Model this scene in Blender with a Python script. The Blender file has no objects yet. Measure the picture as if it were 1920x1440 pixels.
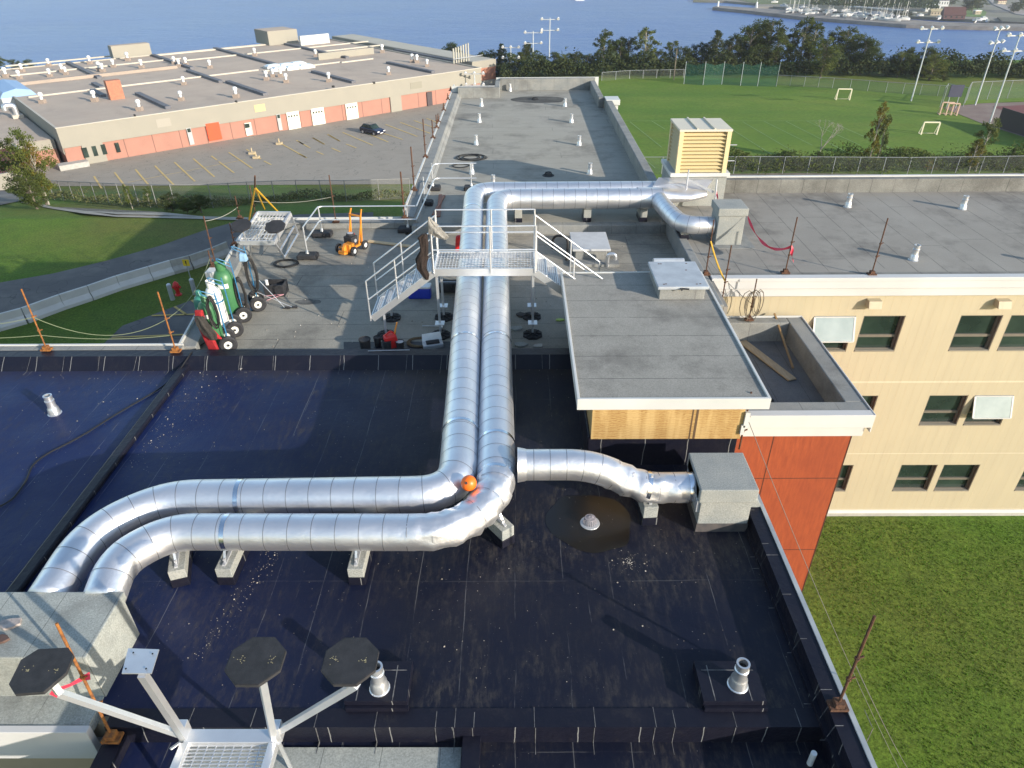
import bpy, bmesh, math, random
from mathutils import Vector, Matrix
random.seed(7)
rad = math.radians
# ------------------------------------------------------------------ camera
FPX, CZ = 1315.0, 17.65
CM = (Matrix.Rotation(rad(0.5), 3, 'Z') @ Matrix.Rotation(rad(90 - 32.8), 3, 'X') @ Matrix.Rotation(rad(-0.5), 3, 'Z'))
CAM = Vector((0, 0, CZ))
cd = bpy.data.cameras.new('camera'); cam = bpy.data.objects.new('camera', cd)
bpy.context.scene.collection.objects.link(cam)
cam.matrix_world = Matrix.Translation(CAM) @ CM.to_4x4()
cd.sensor_width = 36; cd.lens = FPX / 1920 * 36; cd.clip_start = 0.1; cd.clip_end = 8000
bpy.context.scene.camera = cam
# ------------------------------------------------------------------ light
SUN_EL, SUN_AZ = 17.5, math.degrees(math.atan2(0.80, -0.60))      # azimuth clockwise from +y
w = bpy.data.worlds.new("World"); bpy.context.scene.world = w; w.use_nodes = True
nt = w.node_tree; bg = nt.nodes['Background']
sky = nt.nodes.new('ShaderNodeTexSky'); sky.sky_type = 'NISHITA'; sky.sun_disc = False
sky.sun_elevation = rad(SUN_EL); sky.sun_rotation = rad(SUN_AZ); sky.air_density = 1.2; sky.dust_density = 0.6; sky.ozone_density = 1.5
nt.links.new(sky.outputs[0], bg.inputs[0]); bg.inputs[1].default_value = 0.15
sl = bpy.data.lights.new('sun', 'SUN'); sl.energy = 4.2; sl.angle = rad(0.53); sl.color = (1.0, 0.90, 0.76)
so = bpy.data.objects.new('sun', sl); bpy.context.scene.collection.objects.link(so)
sd = Vector((math.sin(rad(SUN_AZ)) * math.cos(rad(SUN_EL)), math.cos(rad(SUN_AZ)) * math.cos(rad(SUN_EL)), math.sin(rad(SUN_EL))))
so.rotation_euler = sd.to_track_quat('Z', 'Y').to_euler(); so.location = (60, -60, 80)
vs = bpy.context.scene.view_settings
vs.view_transform = 'Standard'; vs.look = 'None'; vs.exposure = 0.80; vs.gamma = 1; vs.use_curve_mapping = False
# ------------------------------------------------------------------ site plan helpers: where a sight line meets a level / a plane
def ray(u, v): return CM @ Vector(((u - 960) / FPX, -(v - 720) / FPX, -1))
def P(u, v, z):
    d = ray(u, v); return CAM + d * ((z - CZ) / d.z)
def Q(u, v, y):
    d = ray(u, v); return CAM + d * (y / d.y)
def zup(p, v):            # height on the vertical through p that reads at row v
    lo, hi = p[2] - 3, (min(p[2] + 60, CZ - .2) if p[1] < 60 and p[2] > 0 else p[2] + 60)
    for _ in range(40):
        m = (lo + hi) / 2; d = CM.transposed() @ (Vector((p[0], p[1], m)) - CAM)
        if 720 - FPX * d.y / -d.z > v: lo = m
        else: hi = m
    return lo
C = bpy.context.scene.collection
OFF = {}
# ------------------------------------------------------------------ materials
MATS = {}
def N(t, k, **kw):
    n = t.nodes.new('ShaderNode' + k)
    for a, b in kw.items():
        if a.startswith('i_'): n.inputs[a[2:].replace('_', ' ')].default_value = b
        else: setattr(n, a, b)
    return n
def mth(t, op, a, b=None, c=None, clamp=False):
    n = t.nodes.new('ShaderNodeMath'); n.operation = op; n.use_clamp = clamp
    for i, x in enumerate((a, b, c)):
        if x is None: continue
        if isinstance(x, (int, float)): n.inputs[i].default_value = x
        else: t.links.new(x, n.inputs[i])
    return n.outputs[0]
def mixc(t, fac, a, b, mode='MIX'):
    n = t.nodes.new('ShaderNodeMix'); n.data_type = 'RGBA'; n.blend_type = mode
    for i, x in ((0, fac), (6, a), (7, b)):
        if isinstance(x, (int, float)): n.inputs[i].default_value = x
        elif isinstance(x, tuple): n.inputs[i].default_value = (*x[:3], 1)
        else: t.links.new(x, n.inputs[i])
    return n.outputs[2]
def noise(t, vec, scale, detail=3, rough=.55, out=0):
    n = t.nodes.new('ShaderNodeTexNoise'); n.inputs['Scale'].default_value = scale
    n.inputs['Detail'].default_value = detail; n.inputs['Roughness'].default_value = rough
    t.links.new(vec, n.inputs['Vector']); return n.outputs[out]
def step(t, x, a, b): # ramp a..b -> 0..1
    n = t.nodes.new('ShaderNodeMapRange'); n.inputs[1].default_value = a; n.inputs[2].default_value = b
    t.links.new(x, n.inputs[0]); return n.outputs[0]
def vscale(t, vec, s):
    n = t.nodes.new('ShaderNodeVectorMath'); n.operation = 'MULTIPLY'; n.inputs[1].default_value = s
    t.links.new(vec, n.inputs[0]); return n.outputs[0]
def mat(name, c, c2=None, scale=3, rough=.7, metal=0, bump=0, bscale=None, fine=0, obj=False, spec=None, extra=None, alpha=1, stretch=None):
    if name in MATS: return MATS[name]
    m = bpy.data.materials.new(name); m.use_nodes = True; t = m.node_tree; MATS[name] = m
    b = t.nodes['Principled BSDF']; b.inputs['Roughness'].default_value = rough; b.inputs['Metallic'].default_value = metal
    if spec is not None: b.inputs['Specular IOR Level'].default_value = spec
    if obj: vec = N(t, 'TexCoord').outputs['Object']
    else: vec = N(t, 'NewGeometry').outputs['Position']
    pv = vec
    if stretch: vec = vscale(t, vec, stretch)
    col = tuple(c)
    if c2:
        f = step(t, noise(t, vec, scale, 4), .32, .68)
        col = mixc(t, f, tuple(c), tuple(c2))
    if fine:
        g = step(t, noise(t, pv, 38, 2), .3, .7)
        k = mixc(t, g, (1 - fine,) * 3, (1 + fine,) * 3)
        col = mixc(t, 1.0, col, k, 'MULTIPLY')
    if extra: col = extra(t, pv, col, b) or col
    if isinstance(col, tuple): b.inputs['Base Color'].default_value = (*col, 1)
    else: t.links.new(col, b.inputs['Base Color'])
    if bump:
        bn = t.nodes.new('ShaderNodeBump'); bn.inputs['Strength'].default_value = bump; bn.inputs['Distance'].default_value = .05
        t.links.new(noise(t, vec, bscale or scale * 4, 4), bn.inputs['Height']); t.links.new(bn.outputs[0], b.inputs['Normal'])
    if alpha < 1:
        tr = t.nodes.new('ShaderNodeBsdfTransparent'); mx = t.nodes.new('ShaderNodeMixShader'); mx.inputs[0].default_value = alpha
        t.links.new(tr.outputs[0], mx.inputs[1]); t.links.new(b.outputs[0], mx.inputs[2])
        t.links.new(mx.outputs[0], t.nodes['Material Output'].inputs[0])
    return m
def sep(t, vec):
    n = t.nodes.new('ShaderNodeSeparateXYZ'); t.links.new(vec, n.inputs[0]); return n.outputs
def seams(axis, width, lw, ph, depth, cross=0, wob=.03):
    """roll joints of a roofing membrane: thin dark laps every `width` metres"""
    def ex(t, vec, col, b):
        s = sep(t, vec); wv = mth(t, 'MULTIPLY', noise(t, vec, .8), wob)
        x = mth(t, 'ADD', mth(t, 'ADD', s[axis], ph), wv)
        fr = mth(t, 'FRACT', mth(t, 'DIVIDE', x, width))
        line = mth(t, 'LESS_THAN', fr, lw / width)
        if cross:
            idx = mth(t, 'FLOOR', mth(t, 'DIVIDE', x, width))
            y = mth(t, 'ADD', s[1 - axis], mth(t, 'MULTIPLY', idx, 3.7))
            l2 = mth(t, 'LESS_THAN', mth(t, 'FRACT', mth(t, 'DIVIDE', y, cross)), lw / cross)
            line = mth(t, 'MAXIMUM', line, l2)
        brk = step(t, noise(t, vec, 1.3, 3), .30, .5)
        big = step(t, noise(t, vec, .45, 7, .7), .50, .68)
        col = mixc(t, mth(t, 'MULTIPLY', big, .55), col, (.06, .055, .05))
        pale = step(t, noise(t, vscale(t, vec, (1.3, .9, 1)), .22, 5, .6), .5, .75)
        col = mixc(t, mth(t, 'MULTIPLY', pale, .28), col, (.33, .32, .29))
        return mixc(t, mth(t, 'MULTIPLY', mth(t, 'MULTIPLY', line, brk), depth), col, (.035, .035, .035))
    return ex
def tar(t, vec, col, b):
    s = sep(t, vec)
    left = step(t, s[0], -2.0, -9.5)                       # blue sky reflection painted into the felt colour, stronger towards the left
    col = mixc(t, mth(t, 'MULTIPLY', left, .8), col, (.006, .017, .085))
    dust = step(t, noise(t, vec, .45, 9, .75), .44, .62)
    fineg = step(t, noise(t, vscale(t, vec, (2.6, .8, 1)), 3.1, 9, .8), .47, .66)
    streak = step(t, noise(t, vscale(t, vec, (5, .35, 1)), .9, 6, .7), .50, .66)
    d1 = mth(t, 'MULTIPLY', mth(t, 'MAXIMUM', mth(t, 'MULTIPLY', dust, fineg), mth(t, 'MULTIPLY', mth(t, 'MULTIPLY', streak, fineg), .55)), .8)
    d1 = mth(t, 'MULTIPLY', d1, mth(t, 'SUBTRACT', 1.0, mth(t, 'MULTIPLY', left, .3)))
    col = mixc(t, d1, col, (.075, .066, .056))
    curb = step(t, mth(t, 'ADD', s[1], mth(t, 'MULTIPLY', noise(t, vec, 1.6, 5, .7), 1.6)), 16.9, 18.3)
    col = mixc(t, mth(t, 'MULTIPLY', curb, .7), col, (.05, .042, .034))
    wet = step(t, noise(t, vec, .28, 4, .6), .42, .60)
    rg = mth(t, 'ADD', .34, mth(t, 'MULTIPLY', wet, .22)); rg = mth(t, 'ADD', rg, mth(t, 'MULTIPLY', d1, .4))
    t.links.new(rg, b.inputs['Roughness'])
    sp = mth(t, 'MULTIPLY', step(t, noise(t, vec, 29, 2, .4), .745, .765), step(t, noise(t, vec, .7, 3), .45, .6)); col = mixc(t, mth(t, 'MULTIPLY', sp, .6), col, (.30, .28, .25))
    hs = 0
    for ax, wd, ln, th, dens in ((0, .92, .014, .46, .20), (1, 3.1, .016, .50, .10), (0, 1.37, .012, .60, .30)):
        fr = mth(t, 'FRACT', mth(t, 'DIVIDE', mth(t, 'ADD', s[ax], mth(t, 'MULTIPLY', noise(t, vec, .5), .12)), wd))
        l = mth(t, 'LESS_THAN', fr, ln / wd)
        k = step(t, noise(t, vscale(t, vec, (3, .55, 1) if ax == 0 else (.6, 3, 1)), 1.0, 5, .75), th, th + .12)
        col = mixc(t, mth(t, 'MULTIPLY', mth(t, 'MULTIPLY', l, k), dens), col, (.42, .42, .40))
        lap = mth(t, 'LESS_THAN', fr, .5) if ax == 0 else l
        hs = mth(t, 'ADD', mth(t, 'MULTIPLY', lap, .10), hs)
    bn = t.nodes.new('ShaderNodeBump'); bn.inputs['Strength'].default_value = .45; bn.inputs['Distance'].default_value = .03
    h = mth(t, 'ADD', mth(t, 'ADD', noise(t, vec, 2.5, 7, .65), hs), mth(t, 'MULTIPLY', noise(t, vec, 26, 3, .6), .12))
    t.links.new(h, bn.inputs['Height']); t.links.new(bn.outputs[0], b.inputs['Normal'])
    return col
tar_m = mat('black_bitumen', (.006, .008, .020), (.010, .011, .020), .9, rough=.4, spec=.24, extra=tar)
def lapx(t, vec, col, b):
    g = t.nodes.new('ShaderNodeNewGeometry'); s = sep(t, vec); nn = sep(t, g.outputs['True Normal']); wv = mth(t, 'MULTIPLY', noise(t, vec, 1.5), .10)
    for ax, na in ((0, 1), (1, 0)):
        fr = mth(t, 'FRACT', mth(t, 'DIVIDE', mth(t, 'ADD', s[ax], wv), .98)); l = mth(t, 'LESS_THAN', fr, .016)
        k = mth(t, 'MAXIMUM', mth(t, 'GREATER_THAN', mth(t, 'ABSOLUTE', nn[na]), .5), 0)
        col = mixc(t, mth(t, 'MULTIPLY', mth(t, 'MULTIPLY', l, k), .5), col, (.40, .40, .38))
    d = step(t, noise(t, vec, 3, 7, .7), .58, .8); return mixc(t, mth(t, 'MULTIPLY', d, .25), col, (.09, .08, .065))
tarcurb_m = mat('black_bitumen_upstand', (.006, .007, .016), (.010, .010, .018), 2, rough=.42, spec=.3, bump=.3, bscale=6, extra=lapx)
g1, g2 = (.155, .155, .145), (.20, .20, .185)
gray_mid = mat('grey_granule_membrane_mid', (.225, .212, .18), (.275, .26, .22), 1.2, rough=.9, fine=.18, extra=seams(1, .95, .025, .2, .75, cross=9))
gray_long = mat('grey_granule_membrane_long', (.28, .265, .225), (.31, .295, .255), .8, rough=.9, fine=.14, extra=seams(1, 1.0, .035, .0, .35, cross=11))
gray_cream = mat('grey_granule_membrane_wing', (.225, .212, .19), (.26, .247, .222), .7, rough=.9, fine=.12, extra=seams(0, 1.0, .03, .35, .6, cross=8))
gray_can = mat('grey_granule_membrane_penthouse', (.235, .228, .205), (.275, .265, .24), 1.2, rough=.88, fine=.20, extra=seams(1, 1.0, .022, .55, .7))
green_gray = mat('green_grey_granule_membrane', (.27, .29, .275), (.33, .345, .32), 2.2, rough=.9, fine=.22, extra=seams(0, .92, .012, .3, .6))
curb_gray = mat('grey_granule_upstand', (.19, .20, .20), (.25, .25, .235), 1.6, rough=.9, fine=.2, extra=seams(0, 1.0, .02, .1, .5))
duct_curb = mat('grey_granule_duct_curb', (.23, .245, .24), (.30, .305, .285), 1.6, rough=.9, fine=.22)
white_metal = mat('white_painted_flashing', (.56, .56, .545), (.48, .49, .48), .8, rough=.45)
cream_edge = mat('white_fascia', (.54, .54, .54), (.48, .48, .48), .6, rough=.5)
def ribs(t, vec, col, b):
    s = sep(t, vec)
    fr = mth(t, 'FRACT', mth(t, 'MULTIPLY', s[0], 1 / .3))
    g = mth(t, 'LESS_THAN', fr, .10)
    col = mixc(t, mth(t, 'MULTIPLY', g, .22), col, (.42, .33, .20))
    for zz in (3.62,):
        d = mth(t, 'LESS_THAN', mth(t, 'ABSOLUTE', mth(t, 'SUBTRACT', s[2], zz)), .035)
        col = mixc(t, mth(t, 'MULTIPLY', d, .35), col, (.75, .68, .52))
    d = mth(t, 'LESS_THAN', mth(t, 'ABSOLUTE', mth(t, 'SUBTRACT', s[2], .27)), .02)
    col = mixc(t, mth(t, 'MULTIPLY', d, .35), col, (.75, .68, .52))
    st = step(t, noise(t, vscale(t, vec, (3, 3, .35)), 1.2, 5, .65), .45, .8)
    col = mixc(t, mth(t, 'MULTIPLY', st, .32), col, (.33, .28, .20))
    bn = t.nodes.new('ShaderNodeBump'); bn.inputs['Strength'].default_value = .5; bn.inputs['Distance'].default_value = .015
    t.links.new(g, bn.inputs['Height']); t.links.new(bn.outputs[0], b.inputs['Normal'])
    return col
cream_m = mat('cream_ribbed_cladding', (.445, .385, .265), (.425, .368, .256), .5, rough=.6, extra=ribs)
def redex(t, vec, col, b):
    f = step(t, noise(t, vscale(t, vec, (6, 6, .9)), 2.0, 6, .7), .38, .66)
    return mixc(t, mth(t, 'MULTIPLY', f, .6), col, (.17, .028, .012))
red_m = mat('red_brown_wall_panel', (.30, .062, .020), (.26, .052, .018), .9, rough=.6, extra=redex)
def ply(t, vec, col, b):
    w_ = t.nodes.new('ShaderNodeTexWave'); w_.bands_direction = 'Z'; w_.inputs['Scale'].default_value = 4.2
    w_.inputs['Distortion'].default_value = 9; w_.inputs['Detail'].default_value = 4; w_.inputs['Detail Scale'].default_value = 1.6
    t.links.new(vscale(t, vec, (.8, 1, 1.6)), w_.inputs[0])
    col = mixc(t, mth(t, 'MULTIPLY', step(t, w_.outputs[1], .35, .9), .7), col, (.26, .13, .035))
    big = step(t, noise(t, vscale(t, vec, (2.6, 1, .25)), 1.7, 3), .45, .6)
    return mixc(t, mth(t, 'MULTIPLY', big, .45), col, (.58, .42, .19))
ply_m = mat('plywood_sheathing', (.36, .225, .08), (.43, .285, .11), 1.4, rough=.75, extra=ply)
def crump(t, vec, col, b):
    bn = t.nodes.new('ShaderNodeBump'); bn.inputs['Strength'].default_value = .42; bn.inputs['Distance'].default_value = .04
    vo = t.nodes.new('ShaderNodeTexVoronoi'); vo.feature = 'SMOOTH_F1'; vo.inputs['Scale'].default_value = 4.5; t.links.new(vec, vo.inputs['Vector'])
    h = mth(t, 'ADD', mth(t, 'ADD', noise(t, vec, 2.6, 4, .6), mth(t, 'MULTIPLY', noise(t, vec, 13, 3, .6), .16)), mth(t, 'MULTIPLY', vo.outputs['Distance'], .22))
    t.links.new(h, bn.inputs['Height']); t.links.new(bn.outputs[0], b.inputs['Normal'])
    t.links.new(mth(t, 'ADD', .34, mth(t, 'MULTIPLY', noise(t, vec, 1.1, 4), .2)), b.inputs['Roughness'])
    st = step(t, noise(t, vec, 3.1, 5, .7), .62, .8)
    return mixc(t, mth(t, 'MULTIPLY', st, .2), col, (.45, .44, .42))
duct_m = mat('aluminium_duct_jacket', (.82, .82, .84), (.74, .75, .78), .8, rough=.42, metal=.93, extra=crump)
seam_m = mat('dark_duct_joint_band', (.30, .30, .32), rough=.5, metal=.8)  # dark raised bands at the duct joints
tape_m = mat('bright_foil_tape', (.86, .88, .92), rough=.22, metal=1)
alu_m = mat('mill_aluminium', (.74, .75, .76), (.66, .67, .69), 2.5, rough=.42, metal=.75, bump=.05)
galv_m = mat('spun_aluminium_vent', (.74, .75, .76), (.62, .63, .65), 6, rough=.35, metal=.8)
seal_m = mat('pale_lap_sealant', (.19, .19, .19), (.05, .05, .055), 7, rough=.7)
steelgal_m = mat('galvanised_steel', (.55, .57, .60), (.48, .50, .54), 3, rough=.5, metal=.5)
rust_m = mat('rusty_steel', (.065, .032, .02), (.115, .05, .025), 9, rough=.9, bump=.4, bscale=30)
rusto_m = mat('orange_rusty_steel', (.33, .13, .025), (.14, .05, .018), 12, rough=.85, bump=.4, bscale=30)
rubber_m = mat('black_rubber', (.014, .015, .018), (.028, .028, .032), 7, rough=.75, bump=.2, bscale=40)
cable_m = mat('black_cable', (.012, .012, .013), rough=.6)
def mk(name, c, rough=.6, metal=0, v=.12, sc=6, bump=0):
    return mat(name, c, tuple(x * (1 - v) for x in c), sc, rough=rough, metal=metal, bump=bump, bscale=sc * 3)
orange_m = mk('orange_paint', (.75, .27, .03), .5)
ball_m = mk('orange_float_plastic', (.90, .16, .01), .4)
red_p = mk('red_plastic', (.62, .02, .02), .45)
blue_p = mk('blue_plastic', (.015, .04, .42), .4)
white_p = mk('white_plastic', (.75, .75, .74), .45)
green_c = mk('green_cylinder_paint', (.05, .17, .07), .42, bump=.03)
green_t = mk('teal_cylinder_paint', (.04, .20, .15), .42)
white_c = mk('white_cylinder_paint', (.72, .72, .68), .4)
bluefr_m = mk('blue_cart_paint', (.03, .17, .33), .5)
yellow_m = mk('yellow_paint', (.72, .42, .02), .5)
yrope_m = mk('yellow_rope', (.62, .38, .05), .9)
grope_m = mk('pale_green_rope', (.25, .28, .16), .95)
pink_m = mk('pink_flagging_tape', (.75, .05, .10), .6)
brownc_m = mk('brown_cloth', (.028, .018, .015), .95, v=.5, sc=9, bump=.5)
grayc_m = mk('grey_cloth', (.30, .29, .27), .95, v=.45, sc=9, bump=.5)
redc_m = mk('red_cloth', (.42, .02, .025), .9, v=.4, sc=12, bump=.4)
wood_m = mat('weathered_lumber', (.42, .32, .20), (.32, .24, .15), 4, rough=.85, stretch=(4, 1, 4))
pine_m = mat('fresh_lumber', (.58, .44, .26), (.48, .35, .2), 5, rough=.8)
yellowc = mk('pale_yellow_louvre_paint', (.62, .51, .29), .5, v=.05)
conc_m = mat('concrete', (.42, .41, .38), (.33, .32, .30), 2.5, rough=.9, fine=.1)
glass_m = mat('dark_window_glass', (.012, .022, .02), (.03, .05, .04), .8, rough=.08, spec=.7)
sash_m = mk('bronze_grey_window_frame', (.16, .14, .115), .5)
paleglass_m = mat('pale_reflecting_glass', (.33, .38, .38), (.24, .29, .29), 1.2, rough=.1, spec=.8)
bark_m = mat('bark', (.11, .085, .06), (.19, .165, .135), 5, rough=.95)
pbark_m = mat('pale_bark', (.36, .33, .28), (.22, .20, .17), 4, rough=.9)
brick_m = None
# ------------------------------------------------------------------ mesh builder
class MB:
    def __init__(s): s.v = []; s.f = []; s.m = []
    def add(s, vs_, fs, mi=0):
        o = len(s.v); s.v += [tuple(x) for x in vs_]; s.f += [tuple(i + o for i in f) for f in fs]; s.m += [mi] * len(fs)
    def hexa(s, b4, t4, mi=0):
        s.add(list(b4) + list(t4), [(3, 2, 1, 0), (4, 5, 6, 7), (0, 1, 5, 4), (1, 2, 6, 5), (2, 3, 7, 6), (3, 0, 4, 7)], mi)
    def box(s, x0, x1, y0, y1, z0, z1, mi=0):
        s.hexa([(x0, y0, z0), (x1, y0, z0), (x1, y1, z0), (x0, y1, z0)], [(x0, y0, z1), (x1, y0, z1), (x1, y1, z1), (x0, y1, z1)], mi)
    def prism(s, poly, z0, z1, mi=0):
        n = len(poly); z0f = z0 if callable(z0) else (lambda p: z0); z1f = z1 if callable(z1) else (lambda p: z1)
        vs_ = [(p[0], p[1], z0f(p)) for p in poly] + [(p[0], p[1], z1f(p)) for p in poly]
        a = sum(poly[i][0] * poly[(i + 1) % n][1] - poly[(i + 1) % n][0] * poly[i][1] for i in range(n))
        top = tuple(range(n, 2 * n)); bot = tuple(reversed(range(n)))
        sides = [(i, (i + 1) % n, n + (i + 1) % n, n + i) for i in range(n)]
        if a < 0: top = top[::-1]; bot = bot[::-1]; sides = [f[::-1] for f in sides]
        s.add(vs_, [top, bot] + sides, mi)
    def beam(s, p, q, w=.05, h=None, mi=0, up=(0, 0, 1)):
        p, q = Vector(p), Vector(q); d = (q - p).normalized(); h = h or w
        u = Vector(up)
        if abs(d.dot(u)) > .98: u = Vector((0, 1, 0))
        x = d.cross(u).normalized() * (w / 2); y = x.cross(d).normalized() * (h / 2)
        s.hexa([p - x - y, p + x - y, p + x + y, p - x + y][::-1], [q - x - y, q + x - y, q + x + y, q - x + y][::-1], mi)
    def tube(s, pts, r, n=8, mi=0, closed=False, caps=True):
        pts = [Vector(p) for p in pts]; k = len(pts); R_ = r if isinstance(r, (list, tuple)) else [r] * k
        T = []
        for i in range(k):
            a = pts[i - 1] if (i or closed) else pts[i]; b = pts[(i + 1) % k] if (i < k - 1 or closed) else pts[i]
            T.append((b - a).normalized() if (b - a).length > 1e-9 else Vector((0, 0, 1)))
        u = T[0].orthogonal().normalized(); vs_ = []
        if abs(T[0].z) < .9: u = (Vector((0, 0, 1)) - T[0] * T[0].z).normalized()
        for i in range(k):
            u = (u - T[i] * u.dot(T[i])).normalized(); w_ = T[i].cross(u)
            for j in range(n):
                a = 2 * math.pi * j / n; vs_.append(pts[i] + (u * math.cos(a) + w_ * math.sin(a)) * R_[i])
        fs = []
        for i in range(k if closed else k - 1):
            for j in range(n):
                a, b = i * n + j, i * n + (j + 1) % n; c, d = ((i + 1) % k) * n + (j + 1) % n, ((i + 1) % k) * n + j
                fs.append((a, b, c, d))
        if caps and not closed: fs += [tuple(reversed(range(n))), tuple(range((k - 1) * n, k * n))]
        s.add(vs_, fs, mi)
    def cyl(s, p, q, r, r2=None, n=12, mi=0): s.tube([p, q], [r, r if r2 is None else r2], n, mi)
    def lathe(s, prof, c=(0, 0, 0), n=16, mi=0, axis='z', caps=True):
        vs_ = []; k = len(prof)
        for r, z in prof:
            for j in range(n):
                a = 2 * math.pi * j / n; x, y = r * math.cos(a), r * math.sin(a)
                vs_.append((c[0] + x, c[1] + y, c[2] + z) if axis == 'z' else ((c[0] + x, c[1] + z, c[2] - y) if axis == 'y' else (c[0] + z, c[1] + x, c[2] + y)))
        fs = [(i * n + j, i * n + (j + 1) % n, (i + 1) * n + (j + 1) % n, (i + 1) * n + j) for i in range(k - 1) for j in range(n)]
        if caps: fs += [tuple(reversed(range(n))), tuple(range((k - 1) * n, k * n))]
        s.add(vs_, fs, mi)
    def ball(s, c, r, n=10, mi=0, sq=(1, 1, 1)):
        k = n // 2 + 1
        prof = [(max(.001, math.sin(math.pi * i / k)) * r, -math.cos(math.pi * i / k) * r) for i in range(k + 1)]
        o = len(s.v); s.lathe(prof, (0, 0, 0), n, mi)
        s.v[o:] = [(x * sq[0] + c[0], y * sq[1] + c[1], z * sq[2] + c[2]) for x, y, z in s.v[o:]]
    def build(s, name, mats, parent=None, label=None, smooth=False, bevel=0):
        me = bpy.data.meshes.new(name); off = OFF.get(parent.name, Vector()) if parent else Vector()
        me.from_pydata([(v[0] - off[0], v[1] - off[1], v[2] - off[2]) for v in s.v], [], s.f)
        for m in (mats if isinstance(mats, (list, tuple)) else [mats]): me.materials.append(m)
        me.polygons.foreach_set('material_index', s.m)
        me.update(); o = bpy.data.objects.new(name, me); C.objects.link(o)
        if smooth:
            me.polygons.foreach_set('use_smooth', [True] * len(me.polygons))
            md = o.modifiers.new('edge', 'EDGE_SPLIT'); md.split_angle = rad(38)
        if bevel:
            md = o.modifiers.new('bevel', 'BEVEL'); md.width = bevel; md.segments = 2; md.limit_method = 'ANGLE'
        if parent: o.parent = parent; OFF[o.name] = off
        if label: o['label'] = label
        return o
def thing(name, label, cat, loc=(0, 0, 0), rot=0, group=None, local=False):
    o = bpy.data.objects.new(name, None); C.objects.link(o); o.empty_display_size = .2
    o.location = loc; o.rotation_euler = (0, 0, rot); o['label'] = label; o['category'] = cat
    if group: o['group'] = group
    OFF[o.name] = Vector() if local else Vector(loc)
    return o
def solo(mb, name, label, cat, mats, group=None, kind=None, smooth=False, bevel=0):
    xs = [v[0] for v in mb.v]; ys = [v[1] for v in mb.v]; zs = [v[2] for v in mb.v]
    c = ((min(xs) + max(xs)) / 2, (min(ys) + max(ys)) / 2, min(zs))
    mb.v = [(v[0] - c[0], v[1] - c[1], v[2] - c[2]) for v in mb.v]
    o = mb.build(name, mats, None, None, smooth, bevel); o.location = c
    if label: o['label'] = label
    if cat: o['category'] = cat
    if group: o['group'] = group
    if kind: o['kind'] = kind
    return o
def ctree(o, loc, rot=0, label=None, scale=None, parent=None):
    c = o.copy(); C.objects.link(c); c.parent = parent
    if parent is None:
        c.location = loc; c.rotation_euler = (0, 0, rot)
        if label: c['label'] = label
        if scale is not None: c.scale = (scale,) * 3 if isinstance(scale, (int, float)) else scale
    for ch in list(o.children): ctree(ch, None, parent=c)
    return c
def catenary(p, q, sag, n=14):
    p, q = Vector(p), Vector(q)
    return [p.lerp(q, i / n) - Vector((0, 0, sag * 4 * (i / n) * (1 - i / n))) for i in range(n + 1)]
ORD = ['first', 'second', 'third', 'fourth', 'fifth', 'sixth', 'seventh', 'eighth', 'ninth', 'tenth', 'eleventh', 'twelfth', 'thirteenth', 'fourteenth', 'fifteenth', 'sixteenth', 'seventeenth', 'eighteenth', 'nineteenth', 'twentieth'] 
ORD += ['twenty-' + x for x in ORD[:9]] + ['thirtieth'] + ['thirty-' + x for x in ORD[:9]] + ['fortieth'] + ['forty-' + x for x in ORD[:9]] + ['fiftieth'] + ['fifty-' + x for x in ORD[:9]] + ['sixtieth']
# ------------------------------------------------------------------ terrain
ZLOT, ZFIELD, ZL, ZR, ZSEA = -15.4, -12.4, -2.0, -3.05, -47.0
def ss(a, b, x):
    t = min(1, max(0, (x - a) / (b - a))); return t * t * (3 - 2 * t)
def lin(a, b, x): return min(1, max(0, (x - a) / (b - a)))
def yedge(x):
    if x > -54: return 206 + .8 * max(0, -x - 5)
    return max(140, 245 - .8 * (-54 - x))
def G(x, y):
    zl = ZL + (ZLOT - ZL) * lin(57, 108, y)
    zr = ZR + (ZFIELD - ZR) * lin(36, 74, y)
    wv = ss(-4.5, 6, x); z = zl * (1 - wv) + zr * wv
    e = yedge(x)
    z += (-52 - z) * ss(e, e + 62, y)
    return z
def gp(u, v, dz=0):
    d = ray(u, v); t = 1.0; s_ = .5
    while t < 2000:
        p = CAM + d * t
        if p.z < G(p.x, p.y) + dz: break
        t += s_
    lo, hi = t - s_, t
    for _ in range(20):
        m = (lo + hi) / 2; p = CAM + d * m
        if p.z < G(p.x, p.y) + dz: hi = m
        else: lo = m
    return CAM + d * hi
def sheet(name, pts, mats, dz, kind='structure', maxe=6.0, label=None):
    bm = bmesh.new(); f = bm.faces.new([bm.verts.new((p[0], p[1], 0)) for p in pts]); bmesh.ops.triangulate(bm, faces=[f])
    for _ in range(7):
        es = [e for e in bm.edges if e.calc_length() > maxe]
        if not es: break
        bmesh.ops.subdivide_edges(bm, edges=es, cuts=1); bmesh.ops.triangulate(bm, faces=bm.faces[:])
    for v_ in bm.verts: v_.co.z = G(v_.co.x, v_.co.y) + dz
    bmesh.ops.recalc_face_normals(bm, faces=bm.faces[:])
    if sum(f.normal.z for f in bm.faces) < 0: bmesh.ops.reverse_faces(bm, faces=bm.faces[:])
    me = bpy.data.meshes.new(name); bm.to_mesh(me); bm.free(); me.materials.append(mats)
    o = bpy.data.objects.new(name, me); C.objects.link(o); o['kind'] = kind
    if label: o['label'] = label
    return o
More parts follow.
